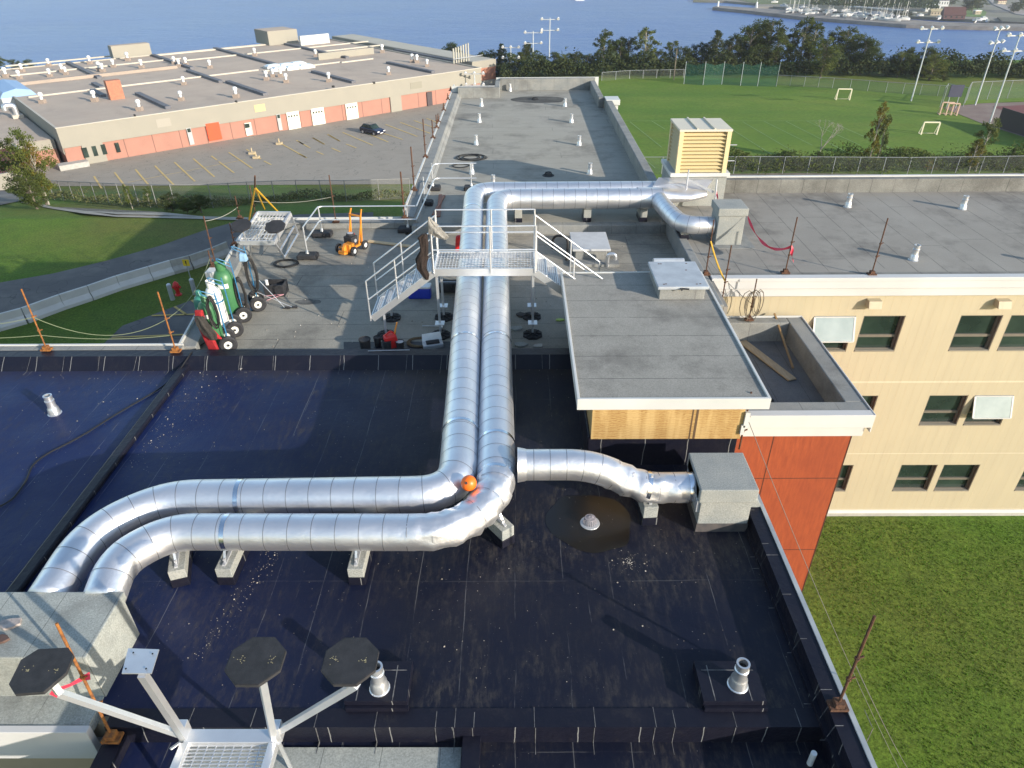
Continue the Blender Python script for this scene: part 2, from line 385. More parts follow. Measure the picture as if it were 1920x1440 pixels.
def grassx(dry):
    def ex(t, vec, col, b):
        f = step(t, noise(t, vec, .05, 6, .6), .40, .65); col = mixc(t, mth(t, 'MULTIPLY', f, dry), col, (.16, .14, .045))
        g = step(t, noise(t, vec, 7, 5, .75), .35, .7); col = mixc(t, 1.0, col, mixc(t, g, (.55, .55, .5), (1.4, 1.35, 1.2)), 'MULTIPLY')
        h = step(t, noise(t, vec, 1.1, 4, .7), .45, .75); col = mixc(t, mth(t, 'MULTIPLY', h, .4), col, (.035, .075, .015))
        bn = t.nodes.new('ShaderNodeBump'); bn.inputs['Strength'].default_value = .8; bn.inputs['Distance'].default_value = .12
        t.links.new(noise(t, vec, 9, 5, .8), bn.inputs['Height']); t.links.new(bn.outputs[0], b.inputs['Normal'])
        return col
    return ex
grass_m = mat('lawn_grass', (.085, .18, .02), (.115, .20, .03), .3, rough=.95, spec=.2, extra=grassx(.75))
def asph(t, vec, col, b):
    f = step(t, noise(t, vec, .13, 6, .65), .42, .7); col = mixc(t, mth(t, 'MULTIPLY', f, .55), col, (.29, .265, .23))
    c = noise(t, vec, .35, 2, .5); d = mth(t, 'LESS_THAN', mth(t, 'ABSOLUTE', mth(t, 'SUBTRACT', c, .5)), .004)
    return mixc(t, mth(t, 'MULTIPLY', d, .5), col, (.04, .04, .04))
lot_m = mat('lot_asphalt', (.25, .225, .19), (.285, .255, .215), .5, rough=.9, fine=.12, extra=asph)
road_m = mat('road_asphalt', (.085, .082, .085), (.11, .105, .105), .4, rough=.9, fine=.12, extra=asph)
def fieldx(t, vec, col, b):
    f = step(t, noise(t, vscale(t, vec, (.5, 1.4, 1)), .045, 5, .6), .42, .66); col = mixc(t, mth(t, 'MULTIPLY', f, .8), col, (.075, .15, .02))
    g = step(t, noise(t, vscale(t, vec, (.6, 1.6, 1)), .09, 5, .65), .52, .75); col = mixc(t, mth(t, 'MULTIPLY', g, .45), col, (.15, .17, .035))
    h = step(t, noise(t, vec, 1.6, 4, .7), .35, .7); return mixc(t, 1.0, col, mixc(t, h, (.85, .85, .85), (1.15, 1.15, 1.1)), 'MULTIPLY')
field_m = mat('playing_field_turf', (.105, .18, .022), (.14, .20, .032), .12, rough=.95, spec=.2, extra=fieldx)
bm = bmesh.new()
xs = [-420, -300, -220] + list(range(-180, 181, 8)) + [220, 300, 420]; ys = [-120, -40, 0, 10, 20, 28] + list(range(36, 120, 4)) + list(range(120, 440, 8)) + [470, 520]
grid = [[bm.verts.new((x, y, G(x, y))) for x in xs] for y in ys]
for j in range(len(ys) - 1):
    for i in range(len(xs) - 1): bm.faces.new((grid[j][i], grid[j][i + 1], grid[j + 1][i + 1], grid[j + 1][i]))
me = bpy.data.meshes.new('ground'); bm.to_mesh(me); bm.free(); me.materials.append(grass_m)
o = bpy.data.objects.new('ground', me); C.objects.link(o); o['kind'] = 'structure'
# water
def wat(t, vec, col, b):
    bn = t.nodes.new('ShaderNodeBump'); bn.inputs['Strength'].default_value = 1.0; bn.inputs['Distance'].default_value = 1.6
    h = mth(t, 'ADD', noise(t, vscale(t, vec, (.5, 1.5, 1)), .16, 5, .7), mth(t, 'MULTIPLY', noise(t, vec, .02, 3), 1.2))
    t.links.new(h, bn.inputs['Height']); t.links.new(bn.outputs[0], b.inputs['Normal'])
    f = step(t, noise(t, vscale(t, vec, (.4, 1.6, 1)), .012, 5, .65), .35, .7)
    return mixc(t, mth(t, 'MULTIPLY', f, .5), col, (.085, .17, .34))
water_m = mat('bay_water', (.035, .12, .36), (.028, .10, .32), .01, rough=.32, spec=.32, extra=wat)
m_ = MB(); m_.add([(-2600, 150, ZSEA), (2600, 150, ZSEA), (2600, 5200, ZSEA), (-2600, 5200, ZSEA)], [(0, 1, 2, 3)])
o = m_.build('water', water_m); o['kind'] = 'structure'
# ------------------------------------------------------------------ the school building under the camera
ZB, ZW = 7.2, 7.5
S = thing('school_building', 'long school building with black and grey flat roofs and a cream clad wing', 'school building', (0, 15, -3))
def part(name, mats, fn, parent=None, **kw):
    b_ = MB(); fn(b_); return b_.build(name, mats, parent or S, **kw)
# black field and its walls
XR, XPR = 5.1, 4.78
walls = MB()
walls.box(-34, XR - .03, 6.5, 17.86, -6, 7.0); walls.box(-6.5, XR - .03, -7, 6.5, -6, 6.6)
walls.prism([(-10.9, 28.66), (-10.93, 26.3), (-9.85, 17.86), (6.3, 17.86), (6.3, 28.66)], -10, 7.0)
walls.box(-4.63, 6.26, 28.66, 57.6, -16, 7.3)
walls.build('wall', mat('tan_wall_cladding', (.42, .34, .24), (.36, .30, .21), .8, rough=.7), S)
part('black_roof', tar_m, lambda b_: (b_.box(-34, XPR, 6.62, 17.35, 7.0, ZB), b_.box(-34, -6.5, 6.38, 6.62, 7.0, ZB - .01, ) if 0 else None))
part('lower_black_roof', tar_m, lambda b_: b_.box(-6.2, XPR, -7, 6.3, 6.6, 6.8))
part('grey_roof_strip', green_gray, lambda b_: (b_.box(-34, -6.76, 6.32, 6.84, 7.0, 7.22), b_.box(-5.35, -.9, -7, 6.2, 6.8, 6.83)))
rn = random.Random(5)
def stepcurb(b_):
    b_.box(-6.5, XPR, 6.3, 6.62, 6.6, ZB + .015)
    b_.box(-.88, -.6, -7, 6.3, 6.8, 6.98)
    x = -6.3
    while x < 4.5:
        x += rn.choice((1.0, .95, 1.1, .3)); d_ = rn.uniform(-.03, .03); b_.box(x - .005, x + .005, 6.30, 6.30 + rn.uniform(.25, .34), ZB + .015, ZB + .019, 1); b_.box(x - .005 + d_, x + .005 + d_, 6.292, 6.3, 6.8, ZB, 1)
        if rn.random() < .6: b_.box(x - .005 + d_, x + .005 + d_, 6.1, 6.29, 6.8, 6.804 if x < -5.4 or x > -.6 else 6.834, 1)
    b_.box(-6.5, -6.2, -7, 6.3, 6.6, 7.05)
part('roof_step_curb', [tarcurb_m, seal_m], stepcurb)
rn = random.Random(5)
def parfn(b_):
    b_.box(XPR, XR - .05, -7, 12.2, 6.8, 7.55); b_.prism([(XPR - .08, -7), (XPR, -7), (XPR, 12.2), (XPR - .08, 12.2)], ZB, 7.28)
    b_.hexa([(-34, 16.98, ZB), (1.6, 16.98, ZB), (1.6, 17.66, ZB), (-34, 17.66, ZB)], [(-34, 17.3, 7.5), (1.6, 17.3, 7.5), (1.6, 17.66, 7.5), (-34, 17.66, 7.5)])
    w_ = .005
    y = 2.4
    while y < 11:
        y += rn.choice((.95, .95, .85, .3)); l = rn.uniform(.12, .25)
        b_.add([(XPR - .084, y - w_, 7.24), (XPR - .084, y + w_, 7.24), (XPR - .003, y + w_ + .02, 7.55), (XPR - .003, y - w_ + .02, 7.55)], [(0, 3, 2, 1)], 1)
        b_.box(XPR - .003, XPR + l * .9, y - w_ + .02, y + w_ + .02, 7.55, 7.553, 1); b_.box(XPR - .084 - l * .6, XPR - .08, y - w_, y + w_, ZB, ZB + .004, 1)
    x = -16
    while x < 1.3:
        x += rn.choice((.98, 1.02, 1.0, 1.9)); d_ = rn.uniform(-.04, .04)
        b_.add([(x - w_, 16.975, ZB + .01), (x + w_, 16.975, ZB + .01), (x + w_ + d_, 17.297, 7.503), (x - w_ + d_, 17.297, 7.503)], [(0, 1, 2, 3)], 1)
        if rn.random() < .5: b_.box(x - w_, x + w_, 16.78, 16.975, ZB, ZB + .004, 1)
part('parapet', [tarcurb_m, seal_m], parfn)
part('metal_edge_trim', mat('weathered_metal_edge', (.36, .39, .40), (.22, .25, .28), 2, rough=.6), lambda b_: b_.box(XR - .05, XR + .03, -7, 12.25, 7.25, 7.575))
part('expansion_joint_curb', tarcurb_m, lambda b_: b_.box(-9.62, -9.36, 6.9, 17.35, ZB, 7.34), bevel=.04)
part('rear_parapet_cap', curb_gray, lambda b_: b_.box(-34, -9.8, 17.66, 17.9, 7.0, 7.51))
part('white_edge_flashing', white_metal, lambda b_: (
    b_.box(-34, -9.82, 17.9, 17.96, 7.1, 7.55),
    b_.beam((-9.92, 17.9, 7.35), (-11.02, 26.4, 7.35), .06, .42), b_.beam((-11.02, 26.4, 7.35), (-10.98, 28.76, 7.35), .06, .42),
    b_.box(-10.98, -4.78, 28.7, 28.76, 7.1, 7.56), b_.beam((-4.74, 28.76, 7.6), (-4.74, 57.6, 7.6), .08, .52),
    b_.box(-4.7, -1.55, 54.82, 54.9, 7.5, 8.22), b_.box(-1.5, 6.3, 57.52, 57.6, 7.5, 8.34)))
part('notch_fascia', cream_edge, lambda b_: (b_.box(-34, -6.72, 6.2, 6.32, 6.62, 7.24), b_.box(-34, -6.6, 6.26, 6.5, 6.4, 6.62)), bevel=.008)
# middle grey roof
part('middle_grey_roof', gray_mid, lambda b_: b_.prism([(-9.85, 17.68), (6.2, 17.68), (6.2, 27.6), (-4.6, 27.6), (-4.6, 28.4), (-10.6, 28.4), (-10.6, 26.3)], 7.0, ZB))
def midcurb(b_):
    b_.prism([(-9.9, 17.9), (-9.45, 17.9), (-10.5, 26.3), (-10.5, 28.3), (-10.97, 28.7), (-10.97, 26.3)], ZB, 7.47)
    b_.box(-10.5, -4.3, 28.3, 28.7, ZB, 7.471)
    b_.box(-4.3, 6.1, 27.6, 28.0, 7.0, ZW + .06)
    b_.box(6.1, 6.42, 19.6, 27.98, ZB, 7.9)
part('grey_upstand', curb_gray, midcurb, bevel=.03)
# long wing
part('long_wing_roof', gray_long, lambda b_: b_.box(-4.25, 6.0, 28.0, 57.2, 7.3, ZW))
def longpar(b_):
    b_.prism([(-4.7, 28.3), (-4.22, 28.0), (-4.22, 55.2), (-4.7, 55.2)], 7.3, 7.8)
    b_.prism([(-4.22, 28.0), (-3.98, 28.0), (-3.98, 55), (-4.22, 55)], 7.3, lambda p: 7.78 if p[0] < -4.1 else 7.5)
    b_.box(6.0, 6.42, 28.0, 50.6, 7.3, 8.15); b_.box(5.62, 6.0, 50.6, 57.2, 7.3, 8.15)
    b_.box(-4.22, -1.2, 54.3, 54.8, 7.3, 8.2); b_.box(-1.55, -1.2, 54.8, 57.2, 7.3, 8.2); b_.box(-1.2, 6.0, 57.1, 57.5, 7.3, 8.32)
part('long_wing_parapet', curb_gray, longpar, bevel=.03)
part('white_stub_cornice', white_metal, lambda b_: (b_.box(6.02, 6.95, 49.6, 50.9, 7.85, 8.19), b_.box(6.02, 6.85, 49.7, 50.8, 7.55, 7.85)), bevel=.02)
# cream wing
YC = 21.8
part('cream_wing_roof', gray_cream, lambda b_: (b_.box(6.42, 44, YC + .02, 30.8, 7.5, 7.84), b_.box(6.42, 6.55, 19.6, YC + .02, 7.5, 7.84)))
part('cream_wing_parapet', mat('stained_grey_upstand', (.20, .20, .185), (.12, .12, .11), 1.1, rough=.9, fine=.25, extra=seams(0, 1.0, .03, .35, .6)), lambda b_: (b_.box(6.42, 44, 30.8, 31.15, 7.5, 8.42), b_.box(6.42, 44, YC + .02, YC + .3, 7.84, 7.87)), bevel=.02)
part('cream_wing_far_flashing', white_metal, lambda b_: b_.box(8.3, 44, 31.15, 31.3, 8.2, 8.47))
part('cream_wing_fascia', cream_edge, lambda b_: (b_.box(6.5, 44, YC - .26, YC + .02, 7.52, 7.91), b_.box(6.5, 44, YC - .17, YC, 7.2, 7.52), b_.box(6.5, 44, YC - .29, YC - .26, 7.80, 7.92)), bevel=.008)
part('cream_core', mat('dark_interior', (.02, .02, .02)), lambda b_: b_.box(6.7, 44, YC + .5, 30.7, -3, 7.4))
part('wall_base', mat('white_base_trim', (.70, .69, .65), (.60, .60, .57), 1, rough=.6), lambda b_: b_.box(6.5, 44, YC - .05, YC, -2.86, -2.70))
part('foundation', conc_m, lambda b_: b_.box(6.5, 44, YC - .02, YC + .3, -3.4, -2.86))
def xq(u, v, y): return Q(u, v, y).x
def zq(u, v, y): return Q(u, v, y).z
rows = [(592.5, 660, [(1527, 1605, 1), (1620, 1698.5, 0), (1802, 1881, 0), (1896, 1976, 0), (2076, 2155, 0)]),
        (742, 799, [(1574, 1647, 0), (1743, 1816, 0), (1828, 1901, 2), (1998, 2072, 0)]),
        (872, 922, [(1533, 1601, 0), (1690.5, 1758.5, 0), (1770, 1838, 0), (1925, 1992, 0), (2004, 2072, 0)])]
cw_ = MB(); zc = 7.2; X0, X1 = 6.5, 44
for vt, vb, ws in rows:
    z1, z0 = zq(ws[0][0], vt, YC), zq(ws[0][0], vb, YC); spans = [(xq(ul, vt, YC), xq(ur, vt, YC), op) for ul, ur, op in ws]
    cw_.box(X0, X1, YC, YC + .25, z1, zc); xp = X0
    for x0, x1, op in spans: cw_.box(xp, x0, YC, YC + .25, z0, z1); xp = x1
    cw_.box(xp, X1, YC, YC + .25, z0, z1); zc = z0
    for x0, x1, op in spans:
        zr = z0 + (z1 - z0) * .40; f = .05; fb = MB(); ya, yb = YC + .012, YC + .24
        for a_ in ((x0, x0 + .03, z0, z1), (x1 - .03, x1, z0, z1), (x0 + .03, x1 - .03, z1 - .03, z1), (x0 + .03, x1 - .03, z0, z0 + .03)): fb.box(a_[0], a_[1], ya, yb, a_[2], a_[3])
        for a_ in ((x0 + .03, x0 + .03 + f, z0 + .03, z1 - .03), (x1 - .03 - f, x1 - .03, z0 + .03, z1 - .03), (x0 + .03 + f, x1 - .03 - f, z1 - .03 - f, z1 - .03), (x0 + .03 + f, x1 - .03 - f, z0 + .03, z0 + .03 + f), (x0 + .03 + f, x1 - .03 - f, zr - .05, zr + .05)):
            fb.box(a_[0], a_[1], YC + .13, YC + .2, a_[2], a_[3])
        wn = fb.build('window', sash_m, S)
        g_ = MB(); g_.box(x0 + .04, x1 - .04, YC + .18, YC + .22, z0 + .04, z1 - .04); g_.build('pane', glass_m, wn)
        s_ = MB(); s_.box(x0 + .03, x1 - .03, YC - .02, YC + .13, z0 + .03, z0 + .06); s_.build('sill', mat('pale_sill', (.24, .22, .18)), wn)
        if op:
            a = Vector((x0 + .02, YC + .0, z1 - .04)); b2 = Vector((x1 - .02, YC + .0, z1 - .04)); dn = Vector((0, -.32, -(z1 - zr) * .93)); s_ = MB(); q = [a, b2, b2 + dn, a + dn]
            for i in range(4): s_.beam(q[i], q[(i + 1) % 4], .06, .04)
            s_.build('open_sash', white_metal, wn)
            s_ = MB(); nrm = Vector((0, -.012, -.005)); s_.hexa([q[3], q[2], q[1], q[0]], [q[3] + nrm, q[2] + nrm, q[1] + nrm, q[0] + nrm]); s_.build('sash_pane', paleglass_m, wn)
cw_.box(X0, X1, YC, YC + .25, -2.75, zc); cw_.box(X0, X0 + .1, YC + .25, 31.0, -2.75, 7.2); cw_.box(X0, X1, 30.8, 31.1, -12, 7.2)
cw_.build('cream_wall', cream_m, S)
for u_ in (1636, 1877):
    x_ = xq(u_, 565, YC); z_ = zq(u_, 565, YC)
    part('wall_vent_hood', cream_m, lambda b_: b_.hexa([(x_ - .22, YC - .32, z_ - .14), (x_ + .22, YC - .32, z_ - .14), (x_ + .22, YC, z_ - .14), (x_ - .22, YC, z_ - .14)], [(x_ - .22, YC - .22, z_ + .10), (x_ + .22, YC - .22, z_ + .10), (x_ + .22, YC, z_ + .12), (x_ - .22, YC, z_ + .12)]))
# red clad stair block
RX, RY, RZ = 9.75, 15.9, 6.5
part('red_wall_panel', red_m, lambda b_: b_.box(4.2, RX - .3, RY, YC - .35, -4, 5.74))
def rj(b_):
    js = [(1479, 815, 1457, 870)]
    for z_ in (4.05, 1.1, -1.1): b_.box(5.05, RX - .3, RY - .006, RY, z_, z_ + .02)
    for x_, z0, z1 in ((7.25, 4.05, 5.74), (5.55, 1.1, 4.05), (7.25, 1.1, 4.05), (8.05, -3.5, 1.1), (5.9, -3.5, 1.1)): b_.box(x_, x_ + .02, RY - .0065, RY, z0, z1)
    b_.box(RX - .32, RX - .29, RY - .008, RY + .02, -3.5, 5.74)
part('panel_joint', mat('dark_panel_joint', (.05, .015, .01)), rj)  # dark lines along the joints of the wall panels
part('red_block_fascia', cream_edge, lambda b_: (b_.box(5.0, RX, RY - .28, RY - .02, 6.1, RZ + .02), b_.box(5.0, RX - .12, RY - .18, RY - .02, 5.74, 6.1), b_.box(RX - .02, RX + .02, RY - .28, YC - .3, 5.95, RZ + .03)), bevel=.01)
part('stair_block_parapet', curb_gray, lambda b_: (b_.box(4.95, RX - .02, RY - .02, RY + .42, 5.74, RZ), b_.box(RX - .55, RX - .02, RY + .42, YC - .35, 5.74, RZ), b_.box(4.95, RX - .55, YC - .75, YC - .35, 5.74, RZ)), bevel=.03)
part('stair_block_back_flashing', white_metal, lambda b_: b_.box(5.2, RX, YC - .35, YC - .3, 6.2, RZ + .04))
part('stair_block_roof', mat('dark_grey_membrane', (.10, .105, .115), (.14, .14, .14), .9, rough=.9, fine=.2, extra=seams(0, 1.0, .02, .2, .6)), lambda b_: b_.box(4.2, RX - .5, RY + .4, YC - .7, 5.4, 5.78))
# penthouse with plywood front
part('plywood_wall', ply_m, lambda b_: b_.box(1.66, 5.02, 12.66, 19.0, 8.0, 8.98))
part('penthouse_upstand', tarcurb_m, lambda b_: b_.box(1.6, 5.0, 12.72, 19.05, 6.0, 8.0), bevel=.03)
part('plywood_joint', mat('plywood_joint', (.10, .06, .03)), lambda b_: (b_.box(3.86, 3.89, 12.655, 12.66, 8.0, 8.98), b_.box(3.95, 4.0, 12.655, 12.66, 8.0, 8.98)))
part('penthouse_roof', gray_can, lambda b_: b_.box(1.36, 5.42, 12.62, 19.28, 9.0, 9.12))
part('penthouse_fascia', white_metal, lambda b_: (b_.box(1.30, 5.48, 12.55, 12.62, 8.88, 9.16), b_.box(1.30, 1.36, 12.62, 19.3, 8.9, 9.16), b_.box(5.42, 5.48, 12.62, 19.3, 8.9, 9.16), b_.box(1.36, 5.42, 19.28, 19.33, 8.9, 9.15)), bevel=.006)
part('broken_fascia_end', white_metal, lambda b_: (b_.box(5.02, 5.12, 12.6, 12.66, 8.35, 8.75), b_.box(4.98, 5.06, 12.6, 12.66, 8.15, 8.4)))
# duct penthouse boxes
def capbox(name, label, x0, x1, y0, y1, z0, z1, lip, mt, skirt=None, capover=.06):
    t_ = thing(name, label, 'roof curb box', ((x0 + x1) / 2, (y0 + y1) / 2, z0))
    b_ = MB(); b_.box(x0 + capover, x1 - capover, y0 + capover, y1 - capover, z0 - .15, z1 - lip); b_.build('curb_wall', mt, t_, bevel=.015)
    b_ = MB(); b_.box(x0, x1, y0, y1, z1 - lip, z1); b_.build('cap', mt, t_, bevel=.02)
    if skirt:
        b_ = MB(); b_.box(x0 + capover - .012, x1 - capover + .012, y0 + capover - .012, y1 - capover + .012, z0 - .1, z0 + skirt); b_.build('base_flashing', mat('torched_brown_edge', (.10, .085, .08), (.05, .05, .055), 6, rough=.8), t_)
    return t_
b1 = capbox('duct_curb_box', 'light grey duct box at the right edge of the black roof', 3.62, 4.77, 10.5, 11.7, ZB, 8.37, .34, duct_curb, .22)
mbx = MB(); mbx.box(3.62, 3.68, 10.6, 11.6, 7.7, 8.3); mbx.build('duct_collar_plate', steelgal_m, b1)
mbx = MB(); mbx.prism([(4.7, 10.9), (5.05, 10.9), (5.05, 11.9), (4.7, 11.9)], 7.5, lambda p: 8.1 if p[0] < 4.8 else 7.6); mbx.build('side_flashing', duct_curb, b1)
b2 = capbox('duct_curb_box', 'tall grey duct box on the cream wing roof beside the curved duct', 7.28, 8.36, 24.6, 25.7, 7.84, 9.24, .28, duct_curb)
mbx = MB(); mbx.prism([(7.25, 24.3), (8.75, 24.3), (8.75, 26.0), (7.25, 26.0)], 7.84, 7.856); mbx.build('roof_patch', curb_gray, b2)
b3 = capbox('duct_curb_box', 'wide pale grey duct box in the lower left corner', -12.5, -6.70, 6.80, 8.10, ZB, 8.26, .16, green_gray, None, .035)
# louvred ventilator
L = thing('louvre_penthouse', 'pale yellow louvred ventilator box above the far duct', 'ventilator', (7.3, 30.3, 7.84))
lx0, lx1, ly0, ly1, lz0, lz1 = 6.55, 8.62, 29.0, 31.0, 9.25, 10.98
b_ = MB(); b_.box(lx0 - .12, lx1 + .1, ly0 + .1, ly1 + .1, 7.3, 9.1); b_.build('curb', duct_curb, L)
b_ = MB(); b_.box(lx0 - .2, lx1 + .18, ly0 - .02, ly1 + .2, 9.1, 9.25); b_.build('white_flange', white_metal, L, bevel=.01)
b_ = MB(); b_.box(lx0 + .27, lx1 - .27, ly0 + .27, ly1 - .27, lz0, lz1 - .05); b_.build('shade_core', mat('louvre_gap_shade', (.12, .09, .04)), L)  # dark block painted as the shade seen between the blades
b_ = MB(); p_ = .17
for (x, y) in ((lx0, ly0), (lx1 - p_, ly0), (lx0, ly1 - p_), (lx1 - p_, ly1 - p_)): b_ = MB(); b_.box(x, x + p_, y, y + p_, lz0, lz1 - .08); b_.build('corner_post', yellowc, L)
nl = 11; b_ = MB()
for k in range(nl):
    z = lz0 + .03 + k * (lz1 - lz0 - .13) / nl; hh = (lz1 - lz0 - .13) / nl
    for (x0, x1, ya, yb) in ((lx0 + p_, lx1 - p_, ly0 + .02, ly0 + .2), (lx0 + p_, lx1 - p_, ly1 - .02, ly1 - .2)):
        b_.hexa([(x0, ya, z), (x1, ya, z), (x1, ya + (.02 if yb > ya else -.02), z), (x0, ya + (.02 if yb > ya else -.02), z)], [(x0, yb, z + hh * .74), (x1, yb, z + hh * .74), (x1, yb + .02, z + hh * .74), (x0, yb + .02, z + hh * .74)])
    for (xa, xb) in ((lx0 + .02, lx0 + .2), (lx1 - .02, lx1 - .2)):
        b_.hexa([(xa, ly0 + p_, z), (xa + .02, ly0 + p_, z), (xa + .02, ly1 - p_, z), (xa, ly1 - p_, z)], [(xb, ly0 + p_, z + hh * .60), (xb + .02, ly0 + p_, z + hh * .60), (xb + .02, ly1 - p_, z + hh * .60), (xb, ly1 - p_, z + hh * .60)])
b_.build('louvre_blade', yellowc, L)
b_ = MB(); b_.box(lx0 - .02, lx1 + .02, ly0 - .02, ly1 + .02, lz1 - .08, lz1); 
for k in (1, 2): xx = lx0 + (lx1 - lx0) * k / 3; b_.box(xx - .03, xx + .03, ly0 - .02, ly1 + .02, lz1, lz1 + .05)
b_.build('top_cover', mat('pale_beige_sheet', (.62, .56, .44), (.56, .51, .42), .7, rough=.5), L)
for zz in (8.95 + .55, 8.95 + 1.2): b_ = MB(); b_.cyl((lx1, ly0 + .9, zz), (lx1 + .55, ly0 + .9, zz), .02, n=6); b_.build('bracket', steelgal_m, L)
# hatches
def hatch(name, label, x0, x1, y0, y1, z0, z1, over=.07, lm=None):
    t_ = thing(name, label, 'roof hatch', ((x0 + x1) / 2, (y0 + y1) / 2, z0))
    b_ = MB(); b_.box(x0 + over, x1 - over, y0 + over, y1 - over, z0 - .02, z1 - .09); b_.build('curb', curb_gray, t_, bevel=.02)
    b_ = MB(); b_.box(x0, x1, y0, y1, z1 - .09, z1); b_.build('lid', lm or galid, t_, bevel=.015)
    return t_
galid = mat('galvanised_lid', (.46, .50, .54), (.36, .39, .43), 2.5, rough=.6, metal=.25)
palelid = mat('pale_hatch_lid', (.50, .51, .52), (.40, .41, .42), 2.0, rough=.6)
h1 = hatch('roof_hatch', 'bluish metal hatch with rust spots on the penthouse roof', 3.84, 5.22, 17.45, 19.2, 9.12, 9.52)
b_ = MB()
for (x, y) in ((4.0, 17.6), (4.06, 17.62), (4.9, 17.6), (5.0, 17.62), (4.1, 19.0), (4.9, 19.02), (4.16, 19.0), (4.8, 18.55)): b_.box(x, x + .05, y, y + .04, 9.52, 9.524)
b_.build('rust_spot', rust_m, h1)
b_ = MB(); b_.cyl((4.5, 17.44, 9.47), (4.68, 17.40, 9.47), .025, n=8); b_.cyl((4.47, 17.43, 9.47), (4.47, 17.36, 9.47), .03, n=8); b_.build('latch', rubber_m, h1)
b_ = MB(); b_.lathe([(.16, 0), (.16, .9)], (4.05, 19.45, 9.35), 12, axis='x'); b_.build('vent_cowl', galid, h1, smooth=True)
h2 = hatch('roof_hatch', 'flat pale metal hatch on the middle grey roof', 2.08, 3.5, 24.6, 26.4, ZB, 7.73, .12, palelid)
b_ = MB(); b_.box(2.0, 3.8, 24.2, 24.66, ZB, ZB + .1); b_.build('base_apron', curb_gray, h2)
# ------------------------------------------------------------------ insulated ducts
def fillet(pts, rads, seg=10):
    out = []
    for i, p in enumerate(pts):
        p = Vector(p[:3]) if not isinstance(p, Vector) else p
        if i == 0 or i == len(pts) - 1 or not rads[i]: out.append(p.copy()); continue
        a, b = Vector(pts[i - 1]), Vector(pts[i + 1]); da, db = (a - p), (b - p)
        L_ = min(rads[i], da.length * .49, db.length * .49); pa, pb = p + da.normalized() * L_, p + db.normalized() * L_
        for k in range(seg + 1):
            t = k / seg; out.append(pa * (1 - t) ** 2 + p * 2 * t * (1 - t) + pb * t * t)
    return out
def resample(pts, stp):
    out = [pts[0]]; acc = 0
    for i in range(1, len(pts)):
        a, b = pts[i - 1], pts[i]; L_ = (b - a).length
        if L_ < 1e-6: continue
        d = stp - acc
        while d <= L_: out.append(a.lerp(b, d / L_)); d += stp
        acc = (acc + L_) % stp
    out.append(pts[-1]); return out
def duct(name, label, pts, rads, rfun, joints=.55, crumple=(), tapes=(), n=32, taps=()):
    path = resample(fillet([Vector(p) for p in pts], rads), .11)
    rr = [rfun(p) for p in path]
    t_ = thing(name, label, 'duct', (path[0].x, path[0].y, ZB))
    b_ = MB(); b_.tube(path, rr, n)
    for (c, cr, amp) in crumple:
        c = Vector(c); from_i = 0
        for i, v in enumerate(b_.v):
            d = (Vector(v) - c).length
            if d < cr:
                k = i // n; ctr = path[k]; dirn = (Vector(v) - ctr).normalized()
                import mathutils
                nn = mathutils.noise.noise(Vector(v) * 5.0) + .7 * mathutils.noise.noise(Vector(v) * 13 + Vector((5, 1, 2))) + .35 * math.sin(k * 1.9)
                b_.v[i] = tuple(Vector(v) + dirn * nn * amp * (1 - d / cr) ** .5)
    sm, tp = b_, MB(); acc = 0
    for i in range(1, len(path) - 1):
        acc += (path[i] - path[i - 1]).length
        if acc >= joints:
            acc = random.uniform(-.02, .02); d = (path[i + 1] - path[i - 1]).normalized()
            sm.tube([path[i] - d * .006, path[i] + d * .006], rr[i] + .004, n, mi=1, caps=False)
    for tv in tapes:
        i = min(range(1, len(path) - 1), key=lambda k: (path[k] - Vector(tv)).length); d = (path[i + 1] - path[i - 1]).normalized()
        tp.tube([path[i] - d * .045, path[i] + d * .045], rr[i] + .008, n, caps=False)
    body = b_.build('duct_jacket', [duct_m, seam_m], t_, smooth=True); body.modifiers.clear()
    if tapes: tp.build('foil_tape', tape_m, t_, smooth=True)
    return t_, path
RM, RN = .405, .345
def rmain(p):  # ducts narrow after the branch takes air away
    k = ss(11.3, 10.1, p.y) if p.x < 1.2 else 0
    return RM + (RN - RM) * k
zd, zn = 8.5, 8.18
A = [P(62, 1108, zn), P(168, 1000, zn), P(306, 934, zn), P(858, 934, zn), P(889, 361, zd), (6.35, 29.05, zd)]
A[0] = Vector((-8.15, 8.13, 7.98)); A[4].y = 29.05
B = [P(182, 1118, zn), P(222, 1050, zn), P(320, 997, zn), P(846, 998, zn), P(930, 935, zn + .1), P(931, 374, zd), (5.9, 28.12, zd)]
B[0] = Vector((-7.17, 8.13, 7.98)); B[5].y = 28.12
Am = [A[0], A[1], A[2], A[3] + Vector((0, 0, .12)), A[4], Vector(A[5])]
d1, p1 = duct('twin_duct', 'left one of the twin silver ducts, passing on the outside of both bends', Am, [0, 1.0, .9, .85, .9, 0], rmain, .37, tapes=[P(458, 934, zn), P(888, 400, zd), P(850, 800, zd), P(868, 640, zd)])
Bm = [B[0], B[1], B[2], B[3], B[4], B[5], Vector(B[6])]
cr2 = P(850, 1010, zn + .25)
d2, p2 = duct('twin_duct', 'right one of the twin silver ducts, crumpled at its near bend', Bm, [0, .6, .8, .55, .8, .85, 0], rmain, .37,
              crumple=[(cr2, 1.0, .075), (P(935, 925, zn + .35), .95, .06)], tapes=[P(432, 998, zn), P(930, 880, zd), P(930, 640, zd), P(930, 820, zd)])
